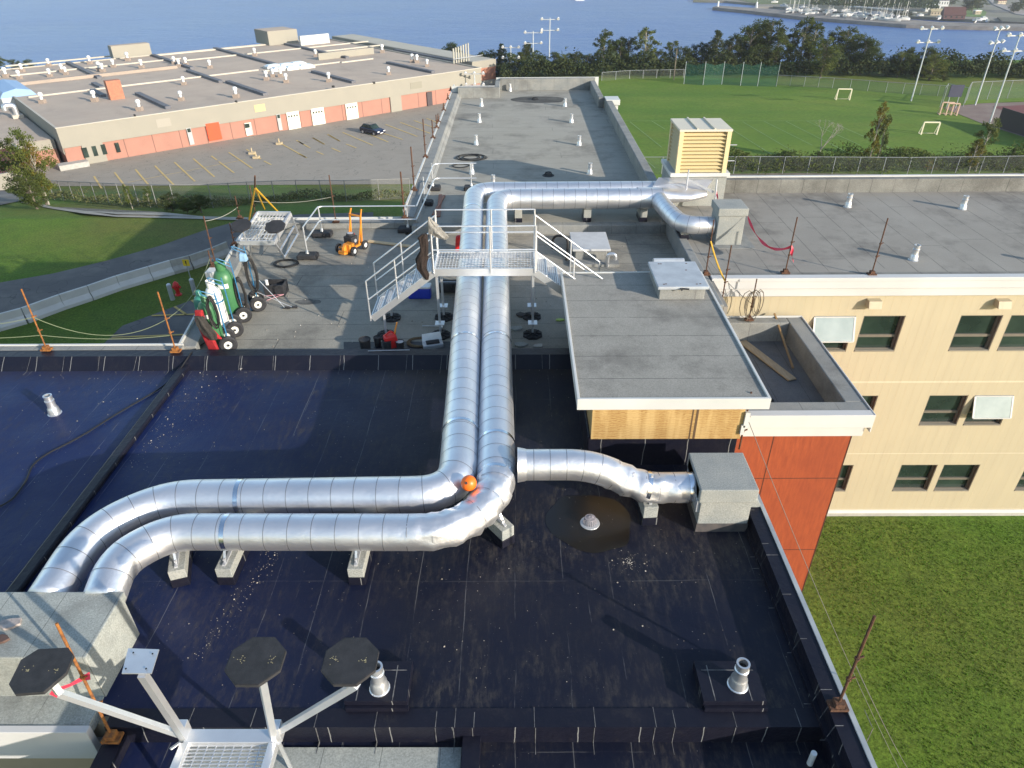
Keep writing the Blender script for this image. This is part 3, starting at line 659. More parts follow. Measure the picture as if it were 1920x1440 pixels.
# widening transition at the far end, pulled out into a point
tb = MB(); secs = []
for k in range(9):
    t = k / 8; n_ = 28
    cx = 4.9 + t * 2.9; cy = 28.12 + .45 * t; hz = RM * (1 - .62 * t); hy = (RM + .02) + t * .75; 
    if t > .75: hy *= 1 - (t - .75) * 2.6
    secs.append([(cx, cy + math.cos(2 * math.pi * j / n_) * hy * (1 if math.cos(2 * math.pi * j / n_) > 0 else .55), zd + .03 + math.sin(2 * math.pi * j / n_) * hz) for j in range(n_)])
vs_ = [v for s_ in secs for v in s_]; fs = [(i * 28 + j, i * 28 + (j + 1) % 28, (i + 1) * 28 + (j + 1) % 28, (i + 1) * 28 + j) for i in range(8) for j in range(28)] + [tuple(range(8 * 28, 9 * 28))]
tb.add(vs_, fs); tb.build('end_transition', duct_m, d2, smooth=True)
t2 = MB(); t2.hexa([(5.6, 28.6, 8.3), (7.6, 28.6, 8.45), (7.9, 29.12, 8.6), (5.9, 29.12, 8.45)], [(5.6, 28.6, 8.86), (7.7, 28.5, 8.62), (8.2, 29.12, 9.0), (5.9, 29.12, 9.05)]); t2.build('plenum_wrap', duct_m, d2)
t3 = MB(); t3.beam((6.95, 28.5, 9.15), (8.05, 28.35, 8.66), .05, .09); t3.beam((6.9, 28.5, 8.9), (6.0, 28.9, 8.85), .04, .06); t3.cyl((6.95, 28.45, 8.6), (6.95, 28.45, 9.55), .03); t3.cyl((8.15, 28.2, 7.9), (8.1, 28.3, 9.2), .03)
t3.build('hanger_strut', steelgal_m, d2)
# near branch
br = [(.0, 11.15, 8.5), (1.55, 11.15, 8.5), (2.55, 11.02, 7.98), (3.66, 11.05, 7.97)]
d3, p3 = duct('branch_duct', 'short silver branch duct dropping to the grey box by the roof edge', br, [0, .55, .45, 0], lambda p: .32, .30,
              crumple=[((2.4, 10.8, 8.15), .65, .07), ((2.95, 10.8, 8.0), .45, .06)], tapes=[(2.62, 11.0, 7.97), (3.55, 11.05, 7.97)])
cb = MB(); cb.tube([(.0, 11.15, 8.5), (.14, 11.15, 8.5), (.18, 11.15, 8.5)], [.36, .335, .322], 28, caps=False); cb.build('collar', duct_m, d3, smooth=True)
d4, p4 = duct('branch_duct', 'curved silver branch duct dropping to the tall box on the wing roof', [(5.75, 28.0, 8.5), (5.85, 26.6, 8.5), (6.15, 25.15, 8.45), (7.32, 25.15, 8.42)], [0, .9, 1.0, 0], lambda p: .33, .3)
# duct supports
def support(x, y, rz, label, z0=ZB, h=.42, L_=.88, strap=True, w_=.30):
    t_ = thing('duct_support', label, 'duct support', (x, y, z0), rz, 'low curbs carrying the silver ducts', local=True)
    b_ = MB(); b_.box(-w_ / 2, w_ / 2, -L_, .5, .2, h); b_.build('curb_block', duct_curb, t_, bevel=.012)
    b_ = MB(); b_.box(-w_ / 2 - .01, w_ / 2 + .01, -L_ - .01, .51, 0, .2); b_.build('base_wrap', tarcurb_m, t_, bevel=.01)
    b_ = MB(); b_.box(-.03, .03, -L_ + .08, .4, h, h + .03); b_.cyl((0, -L_ + .16, h + .02), (0, -L_ + .16, h + .1), .012)
    b_.box(-.02, .02, -L_ + .14, -L_ + .18, h + .08, h + .11); b_.build('channel', steelgal_m, t_)
    if strap:
        b_ = MB(); b_.beam((0, -L_ + .16, h + .05), (0, -.28, 1.18), .045, .012); b_.build('strap', galv_m, t_)
    return t_
support(P(343, 1045, ZB).x, P(343, 1045, ZB).y + .1, rad(18), 'slanted grey duct support under the first bend on the left')
support(P(449, 1045, ZB).x, P(449, 1045, ZB).y + .18, 0, 'grey duct support under the straight near run, left of its neighbour')
support(P(683, 1045, ZB).x, P(683, 1045, ZB).y + .18, 0, 'grey duct support under the middle of the straight near run')
support(P(905, 990, ZB).x, P(905, 990, ZB).y + .2, rad(38), 'angled grey duct support beneath the crumpled bend', h=.46)
support(P(1212, 975, ZB).x, P(1212, 975, ZB).y + .35, rad(4), 'grey duct support beneath the branch duct beside the drain', h=.5, L_=.5)
k_ = 0
for (u_, lb) in ((972, 'beside the crossover platform'), (1101, 'under the middle of the far duct run'), (1206, 'near the louvred ventilator')):
    p_ = P(u_, 418, ZW); support(p_.x, 28.4, 0, 'small grey post block under the far duct ' + lb, z0=ZW, h=.55, L_=.32, strap=False, w_=.3)
p_ = P(1283, 450, 7.84); support(p_.x, p_.y + .3, 0, 'grey support block under the curved branch duct on the wing roof', z0=7.84, h=.62, L_=.3, strap=False)
# orange ball wedged between the ducts
t_ = thing('float_ball', 'orange plastic ball wedged between the silver ducts at the near bend', 'ball', tuple(P(879, 906, 8.55)))
bp = P(879, 906, 8.62); b_ = MB(); b_.ball(bp, .155, 20, sq=(1, 1, 1.05)); b_.build('shell', ball_m, t_, smooth=True)
b_ = MB(); q_ = bp + (CAM - bp).normalized() * .15 + Vector((-.05, 0, 0)); b_.cyl(q_, q_ + (CAM - bp).normalized() * .02, .028); b_.build('plug', rubber_m, t_)
# ------------------------------------------------------------------ roof vents
def vproto(name, label, h, r, group):
    t_ = thing(name, label, 'vent pipe', (0, 0, 0), 0, group, local=True)
    b_ = MB(); b_.lathe([(r * 1.6, 0), (r * 1.6, .012), (r * 1.45, .025), (r * 1.4, h * .12), (r * 1.32, h * .16), (r * 1.28, h * .3), (r * 1.15, h * .34), (r * 1.02, h * .42), (r, h * .68), (r * 1.1, h * .70), (r * 1.1, h * .74), (r * .95, h * .77), (r * .93, h * .9), (r * 1.02, h * .92), (r * 1.02, h), (r * .72, h), (r * .7, h - .1)], (0, 0, 0), 20, caps=False)
    b_.build('vent_stack', galv_m, t_, smooth=True)
    b_ = MB(); b_.lathe([(.001, h - .1), (r * .67, h - .1)], (0, 0, 0), 16, caps=False); b_.build('vent_mouth', mat('dark_hole', (.01, .01, .01)), t_)
    return t_
VG = 'spun metal vent pipes on the flat roofs'
vp = vproto('vent_pipe', 'shiny vent pipe on a black square curb beside the spare platform', .56, .105, VG)
x_, y_ = P(712, 1290, 7.4)[:2]; vp.location = (x_, y_, 7.4)
def vent(u, v, z, label, sc=1.0):
    p_ = P(u, v, z); return ctree(vp, tuple(p_), 0, label, sc)
vent(1383, 1284, 7.4, 'shiny vent pipe on a black square curb near the right roof edge')
vv = vent(103, 775, ZB, 'lone vent pipe with a round flange on the far left of the black roof', 1.0)
for i, (u_, v_, lb) in enumerate([(1008, 227, 0), (1060 / 1, 200, 0)]): pass
lw = [(896, 171.5, 'far left'), ]
for u_, v_, lb in [(956.5, 171, 'closest to the far parapet of the long wing'), (903, 199.5, 'farthest of the left row on the long wing'), (1059.5, 199.5, 'farthest of the right row on the long wing'), (899, 229.5, 'second from the far end in the left row of the long wing'),
                   (1071.5, 230, 'second from the far end in the right row of the long wing'), (893, 271.5, 'third from the far end in the left row of the long wing'), (1086, 272.5, 'third from the far end in the right row of the long wing'),
                   (1106, 326, 'standing in shade on the long wing near the ventilator'), (885, 326, 'just behind the end of the guardrail'), (925, 349, 'half hidden behind the far duct bend')]:
    vent(u_, v_, ZW, 'white vent pipe ' + lb, .95)
for u_, v_, lb in [(1589, 388, 'far left'), (1804, 392, 'far right'), (1712, 487.5, 'nearest the front edge'), (1995, 500, 'just past the right edge of the photo')]:
    vent(u_, v_, 7.84, 'silver vent pipe on the cream wing roof, ' + lb, 1.0)
# black square curbs round the two near vents
for (u0, lb, dx) in ((712, 'low black square curb under the vent beside the spare platform', -.05), (1383, 'low black square curb under the vent near the right roof edge', -.12)):
    p_ = P(u0, 1288, 7.4); b_ = MB()
    b_.box(p_.x - .48 + dx, p_.x + .52 + dx, p_.y - .25, p_.y + .48, ZB, 7.4); b_.box(p_.x - .46 + dx, p_.x + .54 + dx, p_.y - .31, p_.y - .25, ZB, 7.3)
    for k_ in (-.3, .28): b_.box(p_.x + k_ + dx, p_.x + k_ + .016 + dx, p_.y - .24, p_.y + .4, 7.4, 7.404, 1)
    b_.box(p_.x - .4 + dx, p_.x + .45 + dx, p_.y + .3, p_.y + .314, 7.4, 7.4045, 1); b_.box(p_.x - .484 + dx, p_.x - .48 + dx, p_.y, p_.y + .014, ZB, 7.4, 1)
    solo(b_, 'vent_curb', lb, 'vent curb', [tarcurb_m, seal_m], 'black square curbs under the near vents', bevel=.02)
# roof drains
def drain(u, v, z, label, r=.14, dark=False):
    p_ = P(u, v, z); t_ = thing('roof_drain', label, 'roof drain', tuple(p_), 0, 'domed roof drains', local=True)
    b_ = MB(); b_.lathe([(r * 1.5, 0), (r * 1.45, .02), (r * 1.1, .025)], (0, 0, 0), 20); b_.build('flange', rubber_m if dark else steelgal_m, t_)
    b_ = MB(); n_ = 20
    for j in range(n_):
        a = 2 * math.pi * j / n_; c_, s_ = math.cos(a), math.sin(a)
        b_.beam((r * c_, r * s_, .02), (r * .78 * c_, r * .78 * s_, .15), .012); b_.beam((r * .78 * c_, r * .78 * s_, .15), (r * .2 * c_, r * .2 * s_, .17), .012)
    b_.lathe([(r * .8, .145), (r * .8, .16), (r * .7, .16)], n=20, caps=False); b_.lathe([(.001, .168), (r * .25, .17)], n=12, caps=False)
    b_.build('dome_strainer', rubber_m if dark else mat('pale_plastic_strainer', (.30, .28, .31), rough=.5), t_)
    b_ = MB(); b_.lathe([(.001, .022), (r * .9, .022)], n=16, caps=False); b_.build('sump', MATS['dark_hole'], t_)
drain(1106, 981, ZB, 'grey domed drain in the brown puddle stain beside the branch duct')
drain(1325 - 322, 187, ZW, 'small dark drain inside the soot stain on the long wing', .2, True)
drain(1028, 329, ZW, 'dark drain in the shade on the long wing before the far duct', .2, True)
drain(1441, 758, 5.78, 'dark drain in the corner of the stair block roof', .16, True)
b_ = MB(); q_ = P(1518, 1432, 6.8); b_.cyl(q_, q_ + Vector((-.02, -.03, .35)), .045); solo(b_, 'pipe_stub', 'white plastic pipe stub on the lower black roof at bottom right', 'pipe', white_p)
# ------------------------------------------------------------------ crossover platform with stairs over the ducts
def grating(b_, x0, x1, y0, y1, z, nx, ny, w_=.018, h_=.03):
    for i in range(nx + 1): x = x0 + (x1 - x0) * i / nx; b_.box(x - w_ / 2, x + w_ / 2, y0, y1, z - h_, z)
    for j in range(ny + 1): y = y0 + (y1 - y0) * j / ny; b_.box(x0, x1, y - w_ / 2, y + w_ / 2, z - h_ + .002, z + .002)
def octpad(b_, c, r, th=.05, nrm=(0, 0, 1), sq=1.0):
    nrm = Vector(nrm).normalized(); u = nrm.orthogonal().normalized()
    u = (Vector((1, 0, 0)) - nrm * nrm.x).normalized(); v = nrm.cross(u); c = Vector(c)
    ring = [c + (u * math.cos(rad(22.5 + 45 * k)) + v * math.sin(rad(22.5 + 45 * k)) * sq) * r for k in range(8)]
    b_.add([p - nrm * th / 2 for p in ring] + [p + nrm * th / 2 for p in ring], [tuple(reversed(range(8))), tuple(range(8, 16))] + [(i, (i + 1) % 8, 8 + (i + 1) % 8, 8 + i) for i in range(8)])
K = thing('crossover_platform', 'aluminium crossover platform with stairs bridging the twin ducts', 'platform', (-.95, 19.5, ZB))
kx0, kx1, ky0, ky1, kz = -2.43, .56, 18.9, 20.25, 9.42
def kp(name, m, fn, **kw): b_ = MB(); fn(b_); return b_.build(name, m, K, **kw)
kp('deck_grating', alu_m, lambda b_: grating(b_, kx0 + .05, kx1 - .05, ky0 + .05, ky1 - .05, kz, 30, 9, .009))
kp('deck_frame', alu_m, lambda b_: (b_.box(kx0, kx1, ky0, ky0 + .05, kz - .2, kz + .03), b_.box(kx0, kx1, ky1 - .05, ky1, kz - .2, kz + .03), b_.box(kx0, kx0 + .05, ky0 + .05, ky1 - .05, kz - .2, kz + .02), b_.box(kx1 - .05, kx1, ky0 + .05, ky1 - .05, kz - .2, kz + .02)))
for x in (kx0 + .08, kx1 - .08):
    for y in (ky0 + .08, ky1 - .08):
        lg = kp('leg', alu_m, lambda b_: b_.box(x - .035, x + .035, y - .035, y + .035, ZB + .45, kz - .2))
        b_ = MB(); b_.box(x - .03, x + .03, y - .03, y + .03, ZB + .05, ZB + .45); b_.build('inner_tube', steelgal_m, lg)
        b_ = MB(); b_.box(x - .14, x + .14, y - .14, y + .14, ZB + .43, ZB + .45); b_.build('leg_plate', alu_m, lg)
        b_ = MB(); octpad(b_, (x, y, ZB + .03), .31, .06)
        for k in range(8): b_.beam((x, y, ZB + .09), (x + .27 * math.cos(rad(45 * k)), y + .27 * math.sin(rad(45 * k)), ZB + .06), .03, .05)
        b_.build('foot_pad', rubber_m, lg)
def rails(b_, pts, h=1.3, mid=.62, post=True, r=.022):
    for i in range(len(pts) - 1):
        a, c = Vector(pts[i]), Vector(pts[i + 1]); b_.cyl(a + Vector((0, 0, h)), c + Vector((0, 0, h)), r, n=8); b_.cyl(a + Vector((0, 0, mid)), c + Vector((0, 0, mid)), r, n=8)
    if post:
        for p in pts: b_.cyl(Vector(p), Vector(p) + Vector((0, 0, h)), r * 1.15, n=8)
mx = (kx0 + kx1) / 2 + .18
kp('guardrail', alu_m, lambda b_: rails(b_, [(kx0 + .02, ky0 - .02, kz - .1), (mx, ky0 - .02, kz - .1), (kx1 - .02, ky0 - .02, kz - .1)], 1.42, .72))
kp('guardrail', alu_m, lambda b_: rails(b_, [(kx0 + .02, ky1 + .02, kz - .1), (mx, ky1 + .02, kz - .1), (kx1 - .02, ky1 + .02, kz - .1)], 1.42, .72))
for sgn, xe in ((-1, kx0), (1, kx1)):
    run, drop = 1.95, 1.62; n_ = 6; xb = xe + sgn * run
    for yy in (ky0 + .03, ky1 - .03): kp('stair_stringer', alu_m, lambda b_: b_.beam((xe, yy, kz - .12), (xb, yy, kz - drop + .02), .05, .2))
    for k in range(1, n_ + 1):
        xc = xe + sgn * (run * (k - .45) / n_); zc = kz - drop * k / (n_ + .4) + .04
        b_ = MB(); grating(b_, xc - .15, xc + .15, ky0 + .06, ky1 - .06, zc, 5, 18, .02); b_.box(xc - sgn * -.15 - .015, xc - sgn * -.15 + .015, ky0 + .06, ky1 - .06, zc - .05, zc + .012)
        b_.build('tread', alu_m, K)
    for y in (ky0 - .0, ky1 + .0):
        def hr(b_):
            a = Vector((xe, y, kz)); e = Vector((xb + sgn * .05, y, kz - drop + .12))
            for hh in (1.15, .55): b_.cyl(a + Vector((0, 0, hh)), e + Vector((0, 0, hh - (.0 if hh > 1 else .0))), .022, n=8)
            b_.cyl(e + Vector((0, 0, -.15)), e + Vector((0, 0, 1.15)), .022, n=8); mm = a.lerp(e, .55); b_.cyl(mm + Vector((0, 0, -.1)), mm + Vector((0, 0, 1.15)), .022, n=8)
            b_.cyl(a + Vector((0, 0, 1.15)), a + Vector((-sgn * -.0, 0, .0)), .024, n=8)
        kp('stair_handrail', alu_m, hr)
    for y in (ky0 + .1, ky1 - .1):
        x = xb - sgn * .35
        lg = kp('stair_foot', steelgal_m, lambda b_: b_.box(x - .03, x + .03, y - .03, y + .03, ZB + .05, kz - drop + .12))
        b_ = MB(); octpad(b_, (x, y, ZB + .03), .3, .06); [b_.beam((x, y, ZB + .09), (x + .26 * math.cos(rad(45 * k)), y + .26 * math.sin(rad(45 * k)), ZB + .06), .03, .05) for k in range(8)]
        b_.build('foot_pad', rubber_m, lg)
# clothes hung on the left rail post
def cloth(name, label, mats, pts, wx, wy, col):
    b_ = MB(); rings = []
    import mathutils
    n_ = 26
    for i, (c, w1, w2) in enumerate(pts):
        ring = []
        for j in range(n_):
            a = 2 * math.pi * j / n_; k = 1 + .5 * mathutils.noise.noise(Vector((math.cos(a) * 2, math.sin(a) * 2, i * .6)) * 1.3) + .16 * math.cos(5 * a + i)
            ring.append((c[0] + math.cos(a) * w1 * k, c[1] + math.sin(a) * w2 * k, c[2]))
        rings += ring
    fs = [(i * n_ + j, i * n_ + (j + 1) % n_, (i + 1) * n_ + (j + 1) % n_, (i + 1) * n_ + j) for i in range(len(pts) - 1) for j in range(n_)] + [tuple(reversed(range(n_))), tuple(range((len(pts) - 1) * n_, len(pts) * n_))]
    b_.add(rings, fs); return solo(b_, name, label, col, mats, smooth=True)
x0, y0 = kx0 - .22, ky0 - .03
cloth('jacket', 'dark brown jacket hanging from the left stair rail of the platform', brownc_m, [((x0 + .02, y0 + .02, kz - .3), .04, .03), ((x0 - .02, y0, kz - .12), .11, .05), ((x0 - .1, y0, kz + .08), .13, .06), ((x0 - .06, y0, kz + .35), .15, .07), ((x0 - .0, y0, kz + .6), .12, .07), ((x0 + .02, y0, kz + .8), .11, .07), ((x0 + .0, y0, kz + 1.0), .13, .07), ((x0 + .06, y0, kz + 1.1), .07, .06)], 1, 1, 'jacket')
x0 = kx0 + .08
cloth('grey_shirt', 'grey and pale shirt draped over the left corner post of the platform', grayc_m, [((x0 + .30, y0 + .05, kz + .92), .05, .03), ((x0 + .24, y0 + .05, kz + 1.0), .17, .06), ((x0 + .12, y0 + .03, kz + 1.12), .22, .08), ((x0 + .03, y0 + .03, kz + 1.3), .16, .09), ((x0 - .05, y0, kz + 1.46), .09, .07), ((x0 - .08, y0, kz + 1.6), .02, .02)], 1, 1, 'shirt')
# ------------------------------------------------------------------ things standing on the roofs
# spare crossover platform lying upside down in the foreground
T = thing('upturned_platform', 'upside-down spare aluminium platform with legs in the air, bottom left foreground', 'platform', tuple(P(430, 1420, 6.8)))
def tp_(name, m, fn, **kw): b_ = MB(); fn(b_); return b_.build(name, m, T, **kw)
zt = 8.15
c1, c2 = P(352, 1392, zt), P(516, 1392, zt); xa, xb, yt = c1.x, c2.x, (c1.y + c2.y) / 2
tp_('grating', alu_m, lambda b_: (grating(b_, xa + .06, xb - .06, yt - 2.4, yt - .06, zt + .02, 9, 46, .014, .03)))
tp_('frame', alu_m, lambda b_: (b_.box(xa - .02, xb + .02, yt - .06, yt + .14, zt - .05, zt + .10), b_.box(xa - .06, xa + .06, yt - 2.5, yt - .06, zt - .05, zt + .10), b_.box(xb - .06, xb + .06, yt - 2.5, yt - .06, zt - .05, zt + .10)), bevel=.01)
tp_('corner_bracket', alu_m, lambda b_: (b_.box(xa - .12, xa + .02, yt + .0, yt + .16, zt + .0, zt + .3), b_.box(xb - .04, xb + .1, yt + .0, yt + .16, zt + .0, zt + .3), b_.beam((xa - .12, yt - .1, zt + .1), (xa - .02, yt - .2, zt + .25), .14, .02)), bevel=.01)
pl = P(266, 1262, 10.2); la = (xa - .03, yt + .02, zt + .05)
lg = tp_('leg', alu_m, lambda b_: b_.beam(la, (pl.x, pl.y, pl.z - .02), .09, .09))
b_ = MB(); q = [P(240, 1215, 10.22), P(298, 1217, 10.22), P(284, 1262, 10.22), P(228, 1262, 10.22)]; b_.prism([(p.x, p.y) for p in q], 10.2, 10.216)
for p in (P(250, 1224, 10.23), P(286, 1226, 10.23), P(236, 1254, 10.23), P(274, 1254, 10.23)): b_.cyl(p, p + Vector((0, 0, .006)), .011, n=8, mi=1)
b_.build('leg_plate', [alu_m, MATS['dark_hole']], lg)
pads = [(480, 1240, 10.35, .355, (0, 0, 1), (xb - .03, yt + .05, zt + .05), (492, 1278)), (657, 1240, 10.3, .35, (0, 0, 1), (xb + .03, yt + .1, zt + .1), (668, 1284))]
speck = mat('mortar_speckle', (.42, .38, .22), (.2, .18, .12), 30, rough=.9)
def padspots(b_, c, r):
    for sx in (-.5, .5):
        for k in range(14): a = random.uniform(0, 6.28); d = abs(random.gauss(0, .035)) * r / .35; x = c.x + sx * r * 1.05 + math.cos(a) * d; y = c.y + math.sin(a) * d; b_.box(x, x + .009, y, y + .007, c.z + .026, c.z + .029)
for (u_, v_, z_, r_, nn, root, foot) in pads:
    c_ = P(u_, v_, z_); ft = P(foot[0], foot[1], z_ - .12)
    lg = tp_('leg', alu_m, lambda b_: (b_.beam(root, ft, .085, .085), b_.beam(ft, (c_.x, c_.y - .1, c_.z - .03), .07, .07)))
    b_ = MB(); octpad(b_, c_, r_, .045, nn); octpad(b_, c_ + Vector((0, 0, .0)), r_ * .97, .052, nn); b_.build('foot_pad', rubber_m, lg)
    b_ = MB(); padspots(b_, c_, r_); b_.build('mortar_speckle', speck, lg)
c_ = P(78, 1258, 10.0); bend = P(112, 1300, 9.75)
lg = tp_('leg', alu_m, lambda b_: (b_.beam((xa - .1, yt + .05, zt + .12), bend, .075, .075), b_.beam(bend, P(100, 1284, 9.9), .075, .075)))
b_ = MB(); q = [P(u_, v_, 10.0) for u_, v_ in ((72, 1218), (128, 1215), (138, 1228), (124, 1262), (82, 1298), (28, 1302), (17, 1284), (40, 1238))]; b_.prism([(p.x, p.y) for p in q], 9.96, 10.01); b_.build('foot_pad', rubber_m, lg)
b_ = MB(); padspots(b_, Vector((c_.x, c_.y, 9.984)), .34); b_.build('mortar_speckle', speck, lg)
for p_, q_ in (((xb + .05, yt, zt), P(545, 1440, 6.82)), ((xa - .02, yt, zt), (xa - .02, yt - .5, 6.82)), ((xb + .05, yt - 2.2, zt), (xb + .05, yt - 2.3, 6.82)), ((xa - .02, yt - 2.2, zt), (xa - .02, yt - 2.3, 6.82))): tp_('support_rail', alu_m, lambda b_: b_.beam(p_, q_, .05))
# the other spare platform, tilted, at the far left edge
T = thing('tilted_platform', 'tilted spare aluminium platform with two black octagonal pads, at the left roof edge', 'platform', tuple(P(500, 490, ZB)))
A1, A2, A3, A4 = P(484, 400, 8.95), P(545, 401, 8.95), P(515, 455, 8.3), P(449, 455, 8.3)
def bil(a, c): return A4.lerp(A3, a).lerp(A1.lerp(A2, a), c)
b_ = MB()
for i in range(11): b_.beam(bil(i / 10, 0), bil(i / 10, 1), .025, .03)
for j in range(8): b_.beam(bil(0, j / 7), bil(1, j / 7), .03, .035)
b_.build('grating', alu_m, T)
b_ = MB()
for p, q in ((A1, A2), (A2, A3), (A3, A4), (A4, A1)): b_.beam(p, q, .06, .16)
b_.build('frame', alu_m, T)
for a_, e_ in ((A3, (533, 482)), (A4, (442, 490)), (A2, (560, 440))):
    g_ = P(e_[0], e_[1], ZB); b_ = MB(); b_.beam(a_, g_, .06); b_.build('leg', alu_m, T)
b_ = MB(); b_.beam(P(524, 472, 7.6), P(552, 424, 7.9), .05); b_.beam(P(533, 483, 7.25), P(559, 438, 7.4), .05); b_.beam(A4.lerp(A3, .3), P(470, 480, 7.25), .05); b_.beam(A4.lerp(A3, .1), P(455, 478, 7.25), .05); b_.build('brace', alu_m, T)
for u_, v_, near in ((452, 423, A4), (516, 425, A3)):
    c_ = P(u_, v_, 9.1); b_ = MB(); octpad(b_, c_, .36, .05, (0, -.35, 1)); b_.build('foot_pad', rubber_m, T)
    b_ = MB(); b_.beam(c_, Vector((c_.x, c_.y + .15, 8.5)), .05); b_.build('leg', alu_m, T)
# free-standing guardrails with rubber bases
def gr(label, bases, z, extra=(), h=1.2):
    T_ = thing('guardrail', label, 'guardrail', tuple(bases[0][0]), 0, 'weighted guardrails on the flat roofs')
    for p, w_ in bases:
        b_ = MB(); b_.cyl(p, p + Vector((0, 0, h)), .028, n=10); b_.lathe([(.07, .2), (.05, .3)], tuple(p), 10); b_.build('post', alu_m, T_, smooth=True)
        b_ = MB(); b_.box(p.x - w_, p.x - w_ * .32, p.y - .22, p.y + .22, p.z, p.z + .16); b_.box(p.x + w_ * .32, p.x + w_, p.y - .22, p.y + .22, p.z, p.z + .16); b_.box(p.x - w_ * .9, p.x + w_ * .9, p.y - .26, p.y + .2, p.z + .04, p.z + .2)
        b_.build('rubber_base', rubber_m, T_, bevel=.02)
    b_ = MB(); b_.tube(extra[0], .026, 8); b_.build('top_rail', alu_m, T_, smooth=True)
    b_ = MB(); b_.tube(extra[1], .026, 8); b_.build('mid_rail', alu_m, T_, smooth=True)
H = Vector((0, 0, 1.0))
g1, g2 = P(578, 484, ZB), P(605, 442, ZB); zt1, zm1 = zup(g1, 426), zup(g1, 460)
h_ = zt1 - ZB; g3 = Vector((P(762, 434, ZB).x, g2.y, ZB)); g3.x = P(778, 388, ZB + h_).x
up = lambda p, z: Vector((p.x, p.y, z))
fil = lambda pts, r: fillet(pts, [0] + [r] * (len(pts) - 2) + [0], 5)
gr('guardrail with black rubber bases behind the orange roofing machine', [(g1, .38), (g2, .40)], ZB,
   (fil([up(g1, zt1), up(g2, zt1), up(g3, zt1)], .25), fil([up(g1, ZB + h_ * .55), up(g2, ZB + h_ * .55), up(g3, ZB + h_ * .55)], .25)), h_)
g4, g5, g6 = P(766, 434, ZB), P(797, 384, ZW), P(812, 356, ZW); g7 = P(884, 356, ZW); zz = zup(g7, 306)
hh = zz - ZW; gm = up(g3, ZB + h_); e2 = P(893, 306, zz)
gr('guardrail cornering beside the long wing edge with four rubber bases', [(g4, .42), (g5, .36), (g6, .36), (g7, .34)], ZW,
   (fil([gm + Vector((.05, 0, 0)), P(813, 307, zz), e2], .3), fil([up(gm, ZB + h_ * .55), P(815, 334, ZW + hh * .5), P(893, 334, ZW + hh * .5)], .3)), hh)
# roofing cutter
mc = P(661, 470, ZB); T = thing('roof_cutter', 'orange walk-behind roof cutting machine with black engine and white wheels', 'roofing machine', tuple(mc), rad(62), local=True)
def m1(name, m, fn, **kw): b_ = MB(); fn(b_); return b_.build(name, m, T, **kw)
m1('chassis', orange_m, lambda b_: (b_.box(-.42, .42, -.28, .28, .2, .27), b_.beam((-.42, -.28, .24), (-.42, .28, .24), .06), b_.box(-.5, -.2, -.32, .0, .16, .45)), bevel=.01)
m1('handle', orange_m, lambda b_: (b_.beam((.3, -.25, .25), (.42, -.26, 1.35), .055), b_.beam((.3, .25, .25), (.42, .26, 1.35), .055), b_.beam((.12, -.25, .25), (.40, -.26, 1.1), .04), b_.beam((.12, .25, .25), (.40, .26, 1.1), .04), b_.beam((.41, -.28, 1.3), (.41, .28, 1.3), .055), b_.beam((.42, -.26, 1.3), (.52, -.26, 1.55), .04), b_.beam((.42, .26, 1.3), (.56, .28, 1.5), .04)))
m1('engine', rubber_m, lambda b_: (b_.box(-.2, .18, -.2, .2, .27, .62), b_.cyl((0, 0, .62), (0, 0, .72), .17, .15, 14)), bevel=.03)
m1('engine_cover', steelgal_m, lambda b_: (b_.cyl((0, -.2, .45), (0, -.225, .45), .07), b_.cyl((0, 0, .72), (0, 0, .73), .12)))
m1('fuel_tank', red_p, lambda b_: b_.box(.1, .3, .02, .24, .34, .62), bevel=.03)
m1('blade_guard', orange_m, lambda b_: (b_.lathe([(.2, -.06), (.2, .06)], (-.45, -.1, .24), 16, axis='y'), b_.box(-.7, -.35, -.2, .1, .1, .22)), bevel=.01)
for x, y in ((-.36, -.4), (-.36, .36), (.36, .4), (.36, -.36)):
    wb = MB(); wb.lathe([(.09, -.04), (.16, -.04), (.18, -.02), (.18, .02), (.16, .04), (.09, .04)], (x, y, .18), 18, axis='y', caps=False); wh = wb.build('wheel', rubber_m, T, smooth=True)
    wb = MB(); wb.lathe([(.001, -.03), (.1, -.03), (.1, .03), (.001, .03)], (x, y, .18), 14, axis='y', caps=False); wb.build('rim', white_p, wh)
